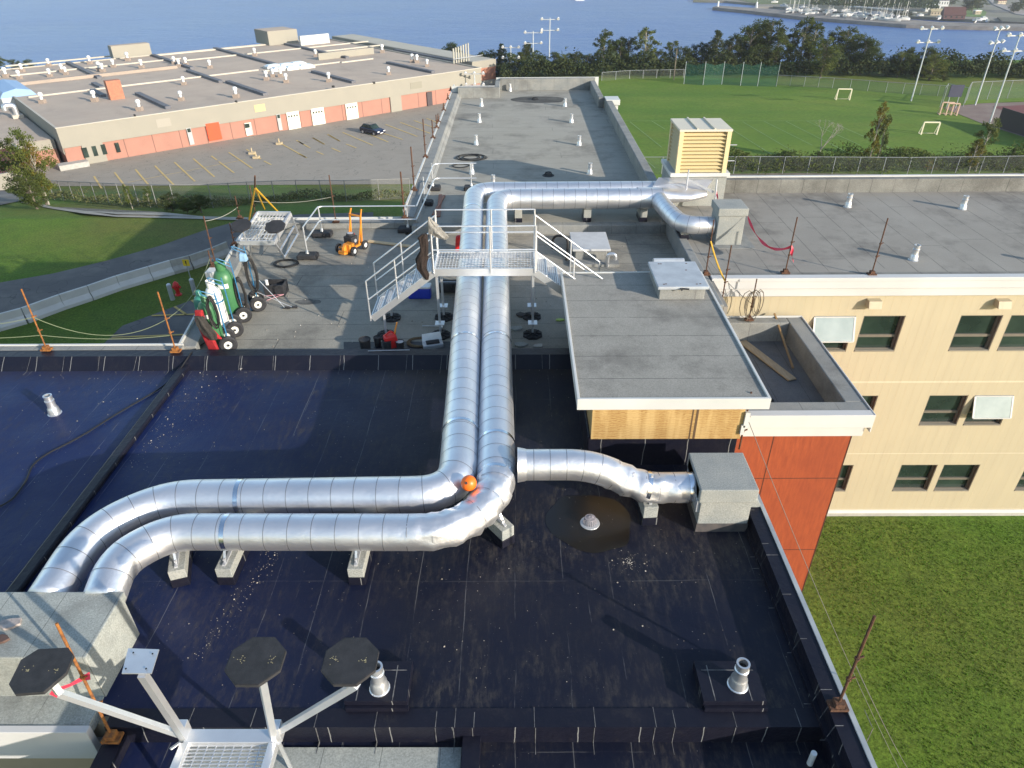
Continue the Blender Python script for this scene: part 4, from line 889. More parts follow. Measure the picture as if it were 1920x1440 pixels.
# cylinder carts
def wheel(parent, x, y, r=.26):
    b_ = MB(); b_.lathe([(r * .48, -.06), (r * .85, -.065), (r, -.035), (r, .035), (r * .85, .065), (r * .48, .06)], (x, y, r), 24, axis='y', caps=False); w_ = b_.build('wheel', rubber_m, parent, smooth=True)
    b_ = MB(); b_.lathe([(.001, -.05), (r * .15, -.06), (r * .2, -.03), (r * .5, -.02), (r * .57, -.055), (r * .57, .055), (r * .5, .02), (r * .2, .03), (.001, .04)], (x, y, r), 20, axis='y', caps=False); b_.build('rim', white_c, w_, smooth=True); b_ = MB(); b_.lathe([(.001, -.075), (.035, -.075), (.035, .075), (.001, .075)], (x, y, r), 10, axis='y', caps=False); b_.build('hub', rubber_m, w_)
def cart(u, v, label, rz=rad(24), tall=1.8):
    c_ = P(u, v, ZB); T_ = thing('cylinder_cart', label, 'cylinder cart', tuple(c_), rz, 'two-wheeled gas cylinder carts along the left roof edge', local=True)
    wheel(T_, 0, -.28); wheel(T_, 0, .28)
    b_ = MB()
    for y in (-.17, .17): b_.tube(fil([(.02, y, .06), (.0, y, tall * .8), (-.03, y * .98, tall)], .2), .015, 8)
    b_.tube(fil([(-.03, -.17, tall * .93), (-.4, -.13, tall + .1), (-.4, .13, tall + .1), (-.03, .17, tall * .93)], .14), .015, 8)
    for z in (.25, .8, 1.35): b_.beam((.0, -.17, z), (.0, .17, z), .04, .02)
    b_.cyl((0, -.3, .26), (0, .3, .26), .015); b_.beam((0, -.17, .26), (.02, -.17, .5), .03)
    b_.box(-.52, -.06, -.18, .18, .03, .06); b_.build('frame', bluefr_m, T_)
    return T_, c_
def cyl_(u, v, label, h, r, m, neck='collar', rz=0, x0=-.34, lean=.06, band=None):
    c_ = P(u, v, ZB); c_ = c_ + Vector((x0 * math.cos(rz), x0 * math.sin(rz), .07)); T_ = thing('gas_cylinder', label, 'gas cylinder', tuple(c_), rz, local=True)
    b_ = MB(); b_.lathe([(r * .9, 0), (r, .05), (r, h * .72), (r * .93, h * .79), (r * .7, h * .86), (r * .38, h * .89)], (0, 0, 0), 24); b_.build('body', m, T_, smooth=True)
    b_ = MB()
    if neck == 'collar': b_.lathe([(r * .5, h * .87), (r * .52, h * .88), (r * .52, h * 1.02), (r * .47, h * 1.02), (r * .47, h * .88)], n=18, caps=False)
    else: b_.lathe([(r * .4, h * .86), (r * .36, h * .98), (r * .25, h)], n=14)
    b_.build('neck_collar', m, T_, smooth=True)
    b_ = MB(); b_.cyl((0, 0, h * .88), (0, 0, h * .98), r * .14); b_.cyl((-.06, 0, h * .95), (.06, 0, h * .95), r * .1); b_.build('valve', mat('brass_valve', (.45, .36, .2), rough=.4, metal=.7), T_)
    if band:
        b_ = MB(); b_.lathe([(r + .008, h * band), (r + .008, h * band + .05)], n=24, caps=False); b_.build('strap', bluefr_m, T_)
    b_ = MB(); n_ = 5
    for k in range(n_):
        a0, a1 = rad(-110 + 60 * k / n_), rad(-110 + 60 * (k + 1) / n_)
        b_.add([((r + .004) * math.cos(a), (r + .004) * math.sin(a), z) for a, z in ((a0, h * .60), (a1, h * .60), (a1, h * .68), (a0, h * .68))], [(0, 1, 2, 3)])
    b_.build('sticker', mat('cylinder_sticker', (.75, .72, .3) if m is white_c else (.7, .7, .65), rough=.6), T_)
    T_.rotation_euler = (0, -lean, rz); return T_
def hosecoil(c, R_, n, lab, tilt=0, m=cable_m, wob=.12, sq=.35, name='hose_coil', cat='hose', flat=False):
    b_ = MB(); pts = []
    for k in range(n * 20 + 1):
        a = 2 * math.pi * k / 20; r = R_ * (1 + wob * math.sin(a * .37 + k * .013) + .04 * math.sin(k * 1.3)); o = .05 * math.sin(k * .21)
        pts.append(Vector((c[0] + r * math.cos(a) * (sq if not flat else 1), c[1] + (o if not flat else r * math.sin(a) * sq), c[2] + (r * math.sin(a) * 1.25 if not flat else .02 + .012 * abs(math.sin(k * .11)) * 2))))
    b_.tube(pts, .016, 6); return solo(b_, name, lab, cat, m)
cA, pA = cart(430, 652, 'nearest cylinder cart, holding a green cylinder and red cloth')
cB, pB = cart(442, 624, 'second nearest cylinder cart, holding the white propane cylinder')
cC, pC = cart(458, 597, 'third cylinder cart from the front, holding the biggest green cylinder', tall=2.0)
cD, pD = cart(485, 577, 'farthest cylinder cart, hung with coiled black hoses', tall=2.1)
cyl_(430, 648, 'slim green gas cylinder on the nearest cart behind the red cloth', 1.6, .25, green_c, 'neck', lean=.03)
cyl_(418, 628, 'teal green gas cylinder beside the roof edge behind the nearest cart', 1.45, .22, green_t, 'neck', lean=.05)
cyl_(441, 622, 'white propane cylinder with yellow label', 1.65, .24, white_c, lean=.03, band=.6)
cyl_(459, 597, 'biggest green cylinder with tall neck ring and blue rag on top', 1.85, .30, green_c, lean=.02)
rg = P(450, 478, 9.45); b_ = MB(); rr_ = P(446, 597, 9.24); b_.hexa([(rg.x - .1, pC.y - .12, 9.2), (rg.x + .14, pC.y - .12, 9.2), (rg.x + .14, pC.y + .1, 9.2), (rg.x - .1, pC.y + .1, 9.2)], [(rg.x - .06, pC.y - .1, 9.45), (rg.x + .1, pC.y - .08, 9.43), (rg.x + .1, pC.y + .08, 9.4), (rg.x - .08, pC.y + .06, 9.47)])
solo(b_, 'rag', 'pale blue rag stuffed in the neck ring of the biggest green cylinder', 'rag', mk('pale_blue_cloth', (.25, .42, .6), .9, v=.3), bevel=.03)
hosecoil((pA.x - .05, pA.y - .33, 8.55), .36, 7, 'black hose coil on the nearest cart beside the white cylinder')
hosecoil((pC.x + .12, pC.y - .1, 8.15), .38, 8, 'black hose coil hanging between the biggest green cylinder and the farthest cart')
hosecoil((pD.x + .1, pD.y - .2, 8.5), .45, 9, 'tallest black hose coil on the farthest cart')
b_ = MB(); rx, ry = pA.x - .33, pA.y - .36
b_.hexa([(rx - .12, ry - .03, 7.3), (rx + .2, ry - .1, 7.3), (rx + .2, ry + .04, 7.3), (rx - .1, ry + .04, 7.3)], [(rx - .26, ry - .02, 8.1), (rx + .02, ry - .09, 8.1), (rx + .05, ry + .05, 8.1), (rx - .24, ry + .05, 8.1)])
b_.hexa([(rx + .1, ry - .08, 7.75), (rx + .36, ry - .05, 7.7), (rx + .36, ry + .05, 7.7), (rx + .1, ry + .05, 7.75)], [(rx - .1, ry - .09, 8.1), (rx + .12, ry - .06, 8.1), (rx + .12, ry + .04, 8.1), (rx - .1, ry + .04, 8.1)])
b_.hexa([(rx - .28, ry - .06, 8.3), (rx, ry - .14, 8.3), (rx + .02, ry + .02, 8.3), (rx - .26, ry + .04, 8.3)], [(rx - .22, ry - .02, 8.65), (rx - .0, ry - .1, 8.65), (rx + .02, ry + .04, 8.65), (rx - .2, ry + .04, 8.65)])
solo(b_, 'red_cloth', 'red cloth and harness draped over the nearest cylinder cart', 'harness', redc_m, bevel=.05)
cloth('dark_jacket', 'dark grey jacket draped over the nearest cylinder cart above the red cloth', mk('dark_grey_cloth', (.05, .045, .04), .95, v=.4, sc=9, bump=.5), [((rx + .15, ry - .12, 7.75), .1, .05), ((rx + .1, ry - .13, 7.95), .18, .07), ((rx, ry - .13, 8.25), .17, .08), ((rx - .1, ry - .1, 8.5), .1, .06)], 1, 1, 'jacket')
# crate and torch wands
q_ = P(520, 550, ZB); b_ = MB(); b_.box(q_.x - .32, q_.x + .32, q_.y - .25, q_.y + .25, ZB, ZB + .06); [b_.box(*a) for a in ((q_.x - .34, q_.x + .34, q_.y - .27, q_.y - .23, ZB, ZB + .42), (q_.x - .34, q_.x + .34, q_.y + .23, q_.y + .27, ZB, ZB + .42), (q_.x - .34, q_.x - .3, q_.y - .23, q_.y + .23, ZB, ZB + .42), (q_.x + .3, q_.x + .34, q_.y - .23, q_.y + .23, ZB, ZB + .42))]
b_.box(q_.x - .2, q_.x + .2, q_.y - .15, q_.y + .15, ZB + .06, ZB + .3); solo(b_, 'tool_crate', 'black plastic crate of tools beside the farthest cart', 'crate', rubber_m, bevel=.01)
b_ = MB(); b_.cyl((q_.x - .25, q_.y - .1, ZB + .06), (q_.x - .25, q_.y - .1, ZB + .55), .06, .05); solo(b_, 'white_canister', 'small white canister standing in the tool crate', 'canister', white_p)
for (a, b2, lb) in ((P(478, 518, 8.4), P(534, 577, 7.25), 'long torch wand leaning from the farthest cart, upper of two'), (P(478, 546, 7.9), P(548, 576, 7.24), 'long torch wand leaning from the farthest cart, lower of two')):
    T = thing('torch_wand', lb, 'torch', tuple(b2)); b_ = MB(); b_.cyl(a, b2, .013, n=6); b_.build('tube', galv_m, T); b_ = MB(); d_ = (b2 - a).normalized(); b_.cyl(b2, b2 + Vector((d_.x, d_.y, 0)).normalized() * .16, .035, .05, n=10); b_.build('burner', rubber_m, T)
b_ = MB(); b_.cyl(P(484, 556, 7.3), P(532, 552, 7.3), .014, n=6); b_.cyl(P(532, 552, 7.3), P(500, 563, 7.24), .014, n=6); solo(b_, 'pink_hose', 'thin pink hose lying before the tool crate', 'hose', mk('pink_hose', (.5, .25, .28)))
b_ = MB(); b_.tube([P(530, 578, 7.23) + Vector((.03 * math.sin(i), 0, 0)) + (P(550, 577, 7.23) - P(530, 578, 7.23)) * (i / 6) for i in range(7)], .018, 6); solo(b_, 'hose_end', 'short black hose end beyond the torch wands', 'hose', cable_m)
# cable coils lying flat
def flat(u, v, z, R_, n, lab, m=cable_m, sq=.8, name='cable_coil', cat='cable', wob=.12):
    p = P(u, v, z); return hosecoil((p.x, p.y, z), R_, n, lab, flat=True, m=m, sq=sq, name=name, cat=cat, wob=wob)
flat(537, 495, ZB, .42, 5, 'flat round coil of black cable in front of the tilted platform')
flat(884, 296, ZW, .62, 6, 'tangled black cable on the long wing beyond the guardrail', wob=.35)
flat(864, 312, ZW, .42, 2, 'thin loop of black cable right behind the guardrail on the long wing')
flat(787, 643, ZB, .34, 7, 'brown coiled rope beside the red fuel can', m=mk('brown_rope', (.16, .11, .06), .95, v=.4, sc=20), name='rope_coil', cat='rope')
# long black cable
cp = [P(u_, v_, ZB + .03) for u_, v_ in ((-20, 958), (20, 940), (48, 905), (60, 872), (85, 852), (150, 820), (215, 778), (290, 735), (322, 712))] + [P(343, 685, 7.36), P(357, 663, 7.55), P(372, 650, 7.3), P(388, 640, 7.25)]
sm_ = fillet(cp, [0] + [.5] * (len(cp) - 2) + [0], 5); b_ = MB(); b_.tube(sm_, .018, 6); solo(b_, 'power_cable', 'long black cable snaking across the left black roof', 'cable', cable_m)
# stuff by the near curb
def bucket(u, v, r, h, m, lab, name='bucket', cat='bucket', lid=None):
    p = P(u, v, ZB); T_ = thing(name, lab, cat, tuple(p), local=True); b_ = MB(); b_.lathe([(r * .85, 0), (r, h), (r * 1.05, h), (r * 1.05, h - .03)], n=18, caps=False); b_.lathe([(.001, .01), (r * .85, .01)], n=18, caps=False); b_.build('shell', m, T_, smooth=True)
    b_ = MB(); b_.lathe([(.001, h - .02), (r * .98, h - .02)], n=18, caps=False); b_.build('top', lid or m, T_); return T_
bucket(686, 655, .17, .36, rubber_m, 'leftmost black roll standing behind the black curb', 'felt_roll', 'roll')
bucket(727, 655, .13, .3, rubber_m, 'small black pail in front of the red fuel can', 'pail', 'pail')
bucket(751, 654, .12, .26, rubber_m, 'small black tin with grey top right of the red fuel can', 'tin', 'tin', steelgal_m)
bucket(709, 648, .11, .3, rubber_m, 'black pail left of the red fuel can', 'pail', 'pail')
def jerry(u, v, lab, s_=1.0, m=red_p):
    p = P(u, v, ZB); T_ = thing('fuel_can', lab, 'fuel can', tuple(p), rad(20), local=True); b_ = MB(); b_.hexa([(-.2 * s_, -.13 * s_, 0), (.2 * s_, -.13 * s_, 0), (.2 * s_, .13 * s_, 0), (-.2 * s_, .13 * s_, 0)], [(-.19 * s_, -.12 * s_, .34 * s_), (.12 * s_, -.12 * s_, .38 * s_), (.12 * s_, .12 * s_, .38 * s_), (-.19 * s_, .12 * s_, .34 * s_)]); b_.build('body', m, T_, bevel=.04)
    b_ = MB(); b_.beam((-.16 * s_, 0, .36 * s_), (0, 0, .46 * s_), .04); b_.beam((0, 0, .46 * s_), (.1 * s_, 0, .38 * s_), .04); b_.build('handle', m, T_)
    b_ = MB(); b_.cyl((.1 * s_, 0, .36 * s_), (.2 * s_, .04, .66 * s_), .03, .02, 8); b_.build('spout', orange_m, T_)
jerry(735, 650, 'red plastic fuel can with raised orange spout by the black curb', 1.15)
b_ = MB(); q_ = P(862, 470, ZB); b_.hexa([(q_.x - .18, q_.y - .15, ZB), (q_.x + .3, q_.y - .15, ZB), (q_.x + .3, q_.y + .15, ZB), (q_.x - .18, q_.y + .15, ZB)], [(q_.x - .12, q_.y - .1, ZB + .62), (q_.x + .3, q_.y - .1, ZB + .66), (q_.x + .3, q_.y + .1, ZB + .66), (q_.x - .12, q_.y + .1, ZB + .62)])
solo(b_, 'red_container', 'red plastic container behind the platform beside the left duct', 'container', red_p, bevel=.06)
T = thing('generator', 'dark small engine under the platform beside the left duct', 'generator', tuple(P(842, 548, ZB))); q_ = P(842, 548, ZB)
b_ = MB(); b_.box(q_.x - .3, q_.x + .3, q_.y - .2, q_.y + .2, ZB + .06, ZB + .4); b_.cyl(q_ + Vector((0, -.2, .3)), q_ + Vector((0, -.27, .3)), .13, n=14); b_.build('engine_block', rubber_m, T, bevel=.03)
b_ = MB()
for y in (-.24, .24): b_.tube(fil([q_ + Vector((-.36, y, .02)), q_ + Vector((-.36, y, .5)), q_ + Vector((.36, y, .5)), q_ + Vector((.36, y, .02))], .1), .018, 6)
b_.build('carry_frame', steelgal_m, T)
for u_, lb, lm in ((778, 'left blue drinks cooler under the platform stairs', blue_p), (798, 'right blue drinks cooler with white lid under the platform stairs', white_p)):
    T = thing('cooler', lb, 'cooler', tuple(P(u_, 557, ZB)), 0, local=True)
    b_ = MB(); b_.box(-.2, .2, -.18, .18, 0, .38); b_.build('body', blue_p, T, bevel=.04); b_ = MB(); b_.box(-.21, .21, -.19, .19, .38, .46 if lm is white_p else .4); b_.build('lid', lm, T, bevel=.03)
T = thing('tool_box', 'open grey tool box with white lid near the brown rope coil', 'tool box', tuple(P(812, 650, ZB)), rad(15), local=True)
b_ = MB(); b_.box(-.3, .3, -.16, .16, 0, .14); b_.build('tray', steelgal_m, T, bevel=.02); b_ = MB(); b_.hexa([(-.3, .1, .16), (.3, .1, .16), (.3, .13, .16), (-.3, .13, .16)], [(-.28, .2, .34), (.28, .2, .36), (.28, .23, .36), (-.28, .23, .34)]); b_.build('lid', white_p, T)
b_ = MB(); b_.box(-.2, .2, -.1, .1, .14, .19); b_.build('tools', rubber_m, T, bevel=.02)
b_ = MB(); b_.cyl(P(690, 658, 7.52), P(768, 656, 7.52), .012, n=6); solo(b_, 'metal_rod', 'thin metal rod lying on the black curb by the pails', 'rod', galv_m)
b_ = MB(); b_.cyl(P(792, 611, ZB + .05), P(830, 611, ZB + .05), .02, n=6); b_.cyl(P(828, 606, ZB + .05), P(828, 616, ZB + .05), .04, n=8); solo(b_, 'torch_wand', 'long silver torch handle lying under the platform', 'torch', galv_m)
# loose timber and scraps
def plank(a, b2, w_, th, lab, m=pine_m, name='plank'):
    b_ = MB(); b_.beam(a, b2, w_, th); return solo(b_, name, lab, 'plank', m, bevel=.004)
plank(P(1392, 640, 5.83), P(1486, 712, 5.83), .30, .04, 'pale wide plank lying on the stair block roof', wood_m)
plank(P(1452, 588, 6.56), P(1487, 690, 5.88), .06, .05, 'thin timber leaning on the stair block parapet', mk('dark_timber', (.28, .17, .07)))
plank(P(690, 452, 7.24), P(772, 462, 7.24), .2, .04, 'long pale plank between the roof cutter and the platform')
plank(P(826, 365, 7.55), P(822, 406, 7.55), .16, .04, 'red brown board left of two behind the platform', mk('red_brown_board', (.25, .09, .05)))
plank(P(833, 366, 7.56), P(812, 403, 7.6), .12, .04, 'red brown board right of two behind the platform', mk('red_brown_board', (.25, .09, .05)))
def scrap(u, v, z, s_, m, lab, name='scrap', cat='debris'):
    p = P(u, v, z); b_ = MB(); n_ = 7; rs = [s_ * random.uniform(.5, 1) for _ in range(n_)]
    b_.prism([(p.x + rs[k] * math.cos(6.28 * k / n_), p.y + rs[k] * .7 * math.sin(6.28 * k / n_)) for k in range(n_)], z + .004, z + .03 + .1 * s_); return solo(b_, name, lab, cat, m)
graypap = mk('grey_paper', (.33, .31, .29), .9, v=.4, sc=12)
scrap(468, 682, ZB, .2, graypap, 'crumpled grey wrapper at the foot of the black curb, upper one'); scrap(456, 690, ZB, .2, graypap, 'crumpled grey wrapper at the foot of the black curb, lower one')
b_ = MB(); b_.beam(P(355, 688, 7.23), P(370, 683, 7.23), .08, .04); solo(b_, 'wood_offcut', 'small orange wood offcut beside the expansion joint curb', 'offcut', mk('orange_wood', (.55, .27, .12)))
scrap(1050, 601, ZB, .16, mk('lime_plastic', (.35, .5, .1)), 'lime green rag beside the penthouse'); scrap(975, 648, ZB, .32, duct_curb, 'grey membrane offcut right of the ducts near the curb'); scrap(968, 618, ZB, .3, duct_curb, 'grey membrane offcut right of the ducts, farther one')
scrap(979, 592, ZB, .28, rubber_m, 'black felt offcut right of the ducts'); scrap(1010, 650, ZB, .2, conc_m, 'pale offcut near the penthouse corner')
scrap(20, 1172, 8.26, .2, mk('pale_plastic_sheet', (.42, .36, .33), .5, v=.4, sc=14), 'crumpled pale plastic on the lower left duct box'); scrap(4, 1200, 8.26, .2, mk('brown_scrap', (.10, .06, .05), .8), 'brown scrap on the lower left duct box')
random.seed(11)
crumbm = mat('roof_crumb', (.42, .40, .36), (.16, .14, .11), 5, rough=.9)
b_ = MB()
for _ in range(1500):
    k = random.random()
    if k < .55: x, y = random.uniform(-14, 4.7), random.uniform(6.9, 17.2)
    elif k < .72: x, y = random.uniform(-14, 1.5), 17.3 - abs(random.gauss(0, .35))
    elif k < .82: y = random.uniform(12.5, 17); x = -9.2 + abs(random.gauss(0, .6))
    elif k < .9: a = random.uniform(0, 6.3); r = abs(random.gauss(0, .16)); p = P(1180, 1055, ZB); x, y = p.x + r * math.cos(a), p.y + r * math.sin(a)
    else: y = random.uniform(7.5, 10.3); x = -4.9 - .25 * (10 - y) + random.gauss(0, .12)
    s_ = random.choice((.005, .006, .008, .011)) if random.random() < .975 else .022
    a = random.uniform(0, 3); ca, sa = math.cos(a) * s_, math.sin(a) * s_
    z = ZB + .004; b_.add([(x + ca, y + sa, z), (x - sa, y + ca, z), (x - ca * .8, y - sa * .8, z), (x + sa, y - ca, z), (x, y, z + s_)], [(0, 1, 4), (1, 2, 4), (2, 3, 4), (3, 0, 4)])
for _ in range(420):
    x, y = random.uniform(-9.5, 5.9), random.uniform(17.9, 27.4); s_ = random.choice((.01, .015, .03)); z = ZB + .004
    b_.add([(x + s_, y, z), (x, y + s_, z), (x - s_, y, z), (x, y - s_, z), (x, y, z + s_)], [(0, 1, 4), (1, 2, 4), (2, 3, 4), (3, 0, 4)])
solo(b_, 'roof_crumbs', 'loose grit and crumbs scattered over the black roof', None, crumbm, kind='stuff')
# brown puddle stain with silt round the drain
dc = P(1106, 985, ZB); b_ = MB(); n_ = 60
def stain(cx, cy, rx_, ry_, z, m, name, lab):
    b_ = MB(); ring = []
    import mathutils
    for k in range(n_): a = 2 * math.pi * k / n_; q = 1 + .18 * mathutils.noise.noise(Vector((math.cos(a) * 1.6, math.sin(a) * 1.6, cx))); ring.append((cx + rx_ * q * math.cos(a), cy + ry_ * q * math.sin(a), z))
    b_.add([(cx, cy, z)] + ring, [(0, k + 1, (k + 1) % n_ + 1) for k in range(n_)]); o_ = solo(b_, name, lab, None, m, kind='stuff'); return o_
stain(dc.x - .02, dc.y + .1, .92, .85, ZB + .005, mat('wet_brown_silt', (.007, .005, .003), (.005, .005, .007), 1.6, rough=.3, spec=.6), 'puddle', 'shallow brown puddle around the domed drain')
dc = P(1003, 187, ZW); stain(dc.x + .2, dc.y, 2.0, 1.2, ZW + .005, mat('soot_stain', (.035, .033, .03), (.10, .098, .09), 1.2, rough=.9), 'soot_stain', 'dark soot stain around the long wing drain')
oc = P(578, 566, ZB); stain(oc.x, oc.y, .42, .22, ZB + .005, mat('oil_smudge', (.05, .05, .048), (.15, .145, .13), 3.5, rough=.8), 'oil_stain', 'dark smudge on the grey roof right of the torch wands')
b_ = MB(); pm_ = [P(645, 640, ZB), P(852, 634, ZB), P(852, 655, ZB), P(645, 656, ZB)]; b_.prism([(p.x, min(p.y, 18.6) if p.y < 19 else p.y) for p in pm_], ZB + .002, ZB + .012); solo(b_, 'felt_mat', 'dark felt sheet lying under the pails and the red fuel can', 'mat', tarcurb_m)
# cable bundle, goose pipe
b_ = MB(); q_ = P(1138, 500, ZB); b_.tube(fil([q_, q_ + Vector((0, 0, .5)), q_ + Vector((.28, -.05, .5)), q_ + Vector((.28, -.05, .3))], .14), .07, 12); solo(b_, 'gooseneck_vent', 'small pale gooseneck vent behind the penthouse', 'vent', galv_m, smooth=True)
b_ = MB(); q_ = P(1062, 488, ZB); b_.tube(fil([q_, q_ + Vector((.05, 0, .95)), q_ + Vector((-.5, .5, .8)), q_ + Vector((-.5, .7, .2))], .35), .045, 10); solo(b_, 'flexible_conduit', 'black flexible conduit looping beside the flat pale hatch', 'conduit', cable_m, smooth=True)
# ------------------------------------------------------------------ rusty safety line posts, ropes, flagging
PG = 'rusty safety line posts round the roof edges'
def post(u, v, z, vt, label, m=rust_m, lean=(0, 0), r=.022, base=True):
    p = P(u, v, z); zt_ = zup(p, vt); T_ = thing('safety_line_post', label, 'post', tuple(p), 0, PG, local=True); h = zt_ - z
    b_ = MB(); b_.cyl((0, 0, 0), (lean[0], lean[1], h), r, n=8); b_.build('upright', m, T_)
    if base: b_ = MB(); b_.box(-.14, .14, -.09, .09, 0, .05); b_.box(-.07, .07, -.07, .07, .05, .14); b_.build('foot_clamp', m, T_)
    b_ = MB()
    for t in (.32, .55): b_.lathe([(r * 1.8, h * t), (r * 1.8, h * t + .04)], (lean[0] * t, lean[1] * t, 0), 8); b_.beam((lean[0] * t, lean[1] * t, h * t + .02), (lean[0] * t + .1, lean[1] * t + .02, h * t + .04), .025)
    b_.build('rope_hook', m, T_)
    return p, lambda t: p + Vector((lean[0] * t, lean[1] * t, h * t))
pp = {}
pp['a'] = post(88, 656, 7.52, 542, 'orange rusty post on the rear edge, far left', rusto_m)
pp['b'] = post(330, 659, 7.52, 547, 'orange rusty post at the corner of the black and grey roofs', rusto_m)
pp['c'] = post(1570, 1325, 7.57, 1155, 'rusty post with orange base plate at the lower right roof edge')
pp['d'] = post(1386, 842, 7.57, 735, 'rusty post at the corner of penthouse and red block', base=False)
pp['e'] = post(1472, 512, 7.9, 407, 'rusty post on the cream wing edge flying pink tape')
pp['f'] = post(1634, 515, 7.9, 409, 'rightmost rusty post on the cream wing edge')
pp['g'] = post(1323, 515, 7.9, 412, 'rusty post with yellow rope at the cream wing corner')
pp['h'] = post(1354, 562, 7.3, 460, 'rusty post against the cream wall behind the penthouse', base=False)
pp['i'] = post(1404, 600, 6.55, 523, 'short rusty post with a cable loop on the stair block')
pp['j'] = post(405, 498, 7.5, 405, 'tall rusty post at the left roof edge by the small white box')
pp['k'] = post(399, 505, 7.5, 470, 'short rusty post at the left roof edge by the small white box')
pp['l'] = post(440, 460, 7.5, 418, 'rusty post beside the tilted platform pad')
for i, (u_, v_, vt_, lb) in enumerate([(450, 410, 367, 'rusty post at the far left corner of the grey roof'), (630, 417, 328, 'rusty post on the far edge behind the roof cutter'), (480, 405, 348, 'rusty post behind the tilted platform')]): pp['m%d' % i] = post(u_, v_, 7.5, vt_, lb)
for i, (u_, v_, vt_, lb) in enumerate([(759, 410, 322, 'first'), (777, 357, 275, 'second'), (798, 295, 223, 'third'), (812, 259, 225, 'fourth'), (819, 240, 215, 'fifth'), (822, 229, 213, 'sixth'), (832, 207, 193, 'seventh'), (840, 187, 175, 'eighth'), (845, 170, 162, 'ninth')]):
    pp['n%d' % i] = post(u_, v_, 7.82, vt_, 'rusty post on the long wing left edge, %s from the near end' % lb, r=.03)
pp['o'] = post(212, 1385, 7.1, 1208, 'bent rusty post with red tape beside the upturned platform', rusto_m, lean=(-.25, .35))
def rope(name, a, b2, sag, lab, m=grope_m, r=.009, cat='rope'):
    b_ = MB(); b_.tube(catenary(a, b2, sag), r, 5); return solo(b_, name, lab, cat, m)
pp['z'] = post(-190, 655, 7.52, 540, 'orange rusty post just outside the left edge of the photo', rusto_m)
rope('safety_rope', pp['z'][1](.55), pp['a'][1](.55), .3, 'upper rope left of the far left orange post')
rope('safety_rope', pp['a'][1](.55), pp['b'][1](.55), .55, 'upper rope sagging between the two orange posts')
rope('safety_rope', pp['z'][1](.25), pp['a'][1](.25), .12, 'lower rope left of the far left orange post')
rope('safety_rope', pp['a'][1](.25), pp['b'][1](.28), .12, 'lower rope between the two orange posts')
rope('safety_rope', pp['b'][1](.55), pp['k'][1](.6), .3, 'rope from the corner orange post to the left edge posts')
rope('safety_rope', pp['j'][1](.9), pp['m0'][1](.5), .1, 'rope from the left edge posts to the far left corner', mk('pale_rope', (.55, .52, .42), .9))
rope('safety_rope', pp['m2'][1](.5), pp['m1'][1](.55), .15, 'rope along the far edge behind the roof cutter', mk('pale_rope', (.55, .52, .42), .9))
rope('yellow_rope', pp['g'][1](.62), pp['h'][1](.3) + Vector((0, 0, .1)), .1, 'doubled yellow rope hanging between two posts by the cream wing corner', yrope_m, .03)
rope('steel_cable', pp['d'][1](.6), P(1690, 1450, -3.0), .25, 'thin steel cable running down past the right roof edge', mk('dull_wire', (.12, .12, .12)), .008)
rope('steel_cable', pp['c'][1](.5), P(1720, 1470, -3.0), .1, 'thin steel cable beyond the lower right post', mk('dull_wire', (.12, .12, .12)), .008)
rope('steel_cable', pp['g'][1](.3), pp['i'][1](.4), .1, 'thin steel cable from the cream wing corner to the stair block post', mk('dull_wire', (.12, .12, .12)), .01)
def ribbon(pts, w_, lab, m=pink_m):
    b_ = MB(); vs_ = []
    for i, p in enumerate(pts): tw = i * 1.1; vs_ += [p + Vector((w_ * .3 * math.sin(tw), w_ * .2 * math.cos(tw), w_ / 2)), p - Vector((w_ * .3 * math.sin(tw), w_ * .2 * math.cos(tw), w_ / 2))]
    b_.add(vs_, [(2 * i, 2 * i + 1, 2 * i + 3, 2 * i + 2) for i in range(len(pts) - 1)]); return solo(b_, 'flagging_tape', lab, 'tape', m)
e_ = pp['e'][1](.48); st_ = Vector((8.34, 24.55, 8.95)); ribbon([st_.lerp(e_, i / 16) - Vector((0, 0, .5 * 4 * (i / 16) * (1 - i / 16))) for i in range(17)], .09, 'long pink tape from the tall grey box to a rusty post')
ribbon([e_ + Vector((.02 + .03 * i, -.02, -.1 * i)) for i in range(6)], .13, 'short pink tape end hanging from a rusty post')
o_ = pp['o'][1](.55); ribbon([o_ + Vector((.12, 0, .05)), o_, o_ + Vector((-.2, -.05, -.1)), o_ + Vector((-.42, -.1, -.16)), o_ + Vector((-.5, -.1, -.3))], .12, 'red tape tied to the bent post at lower left')
ribbon([Vector((8.12, 28.3, 8.75)) + Vector((.03 * i, -.06 * i, -.1 * i)) for i in range(7)], .08, 'pink tape tied to the tip of the far duct transition')
i_ = pp['i'][1](.75); b_ = MB()
for k in range(7):
    R_ = random.uniform(.4, .6); cx = random.uniform(-.25, .25); b_.tube([i_ + Vector((cx * .9 + R_ * .45 * math.sin(a / 10 * 6.283) * (1 if k % 2 else .8), -.03 * k, -R_ + R_ * math.cos(a / 10 * 6.283))) for a in range(10)], .012, 5, closed=True)
solo(b_, 'cable_loop', 'coiled cable hanging on the short post of the stair block', 'cable', mk('grey_brown_cable', (.13, .11, .08), .7))
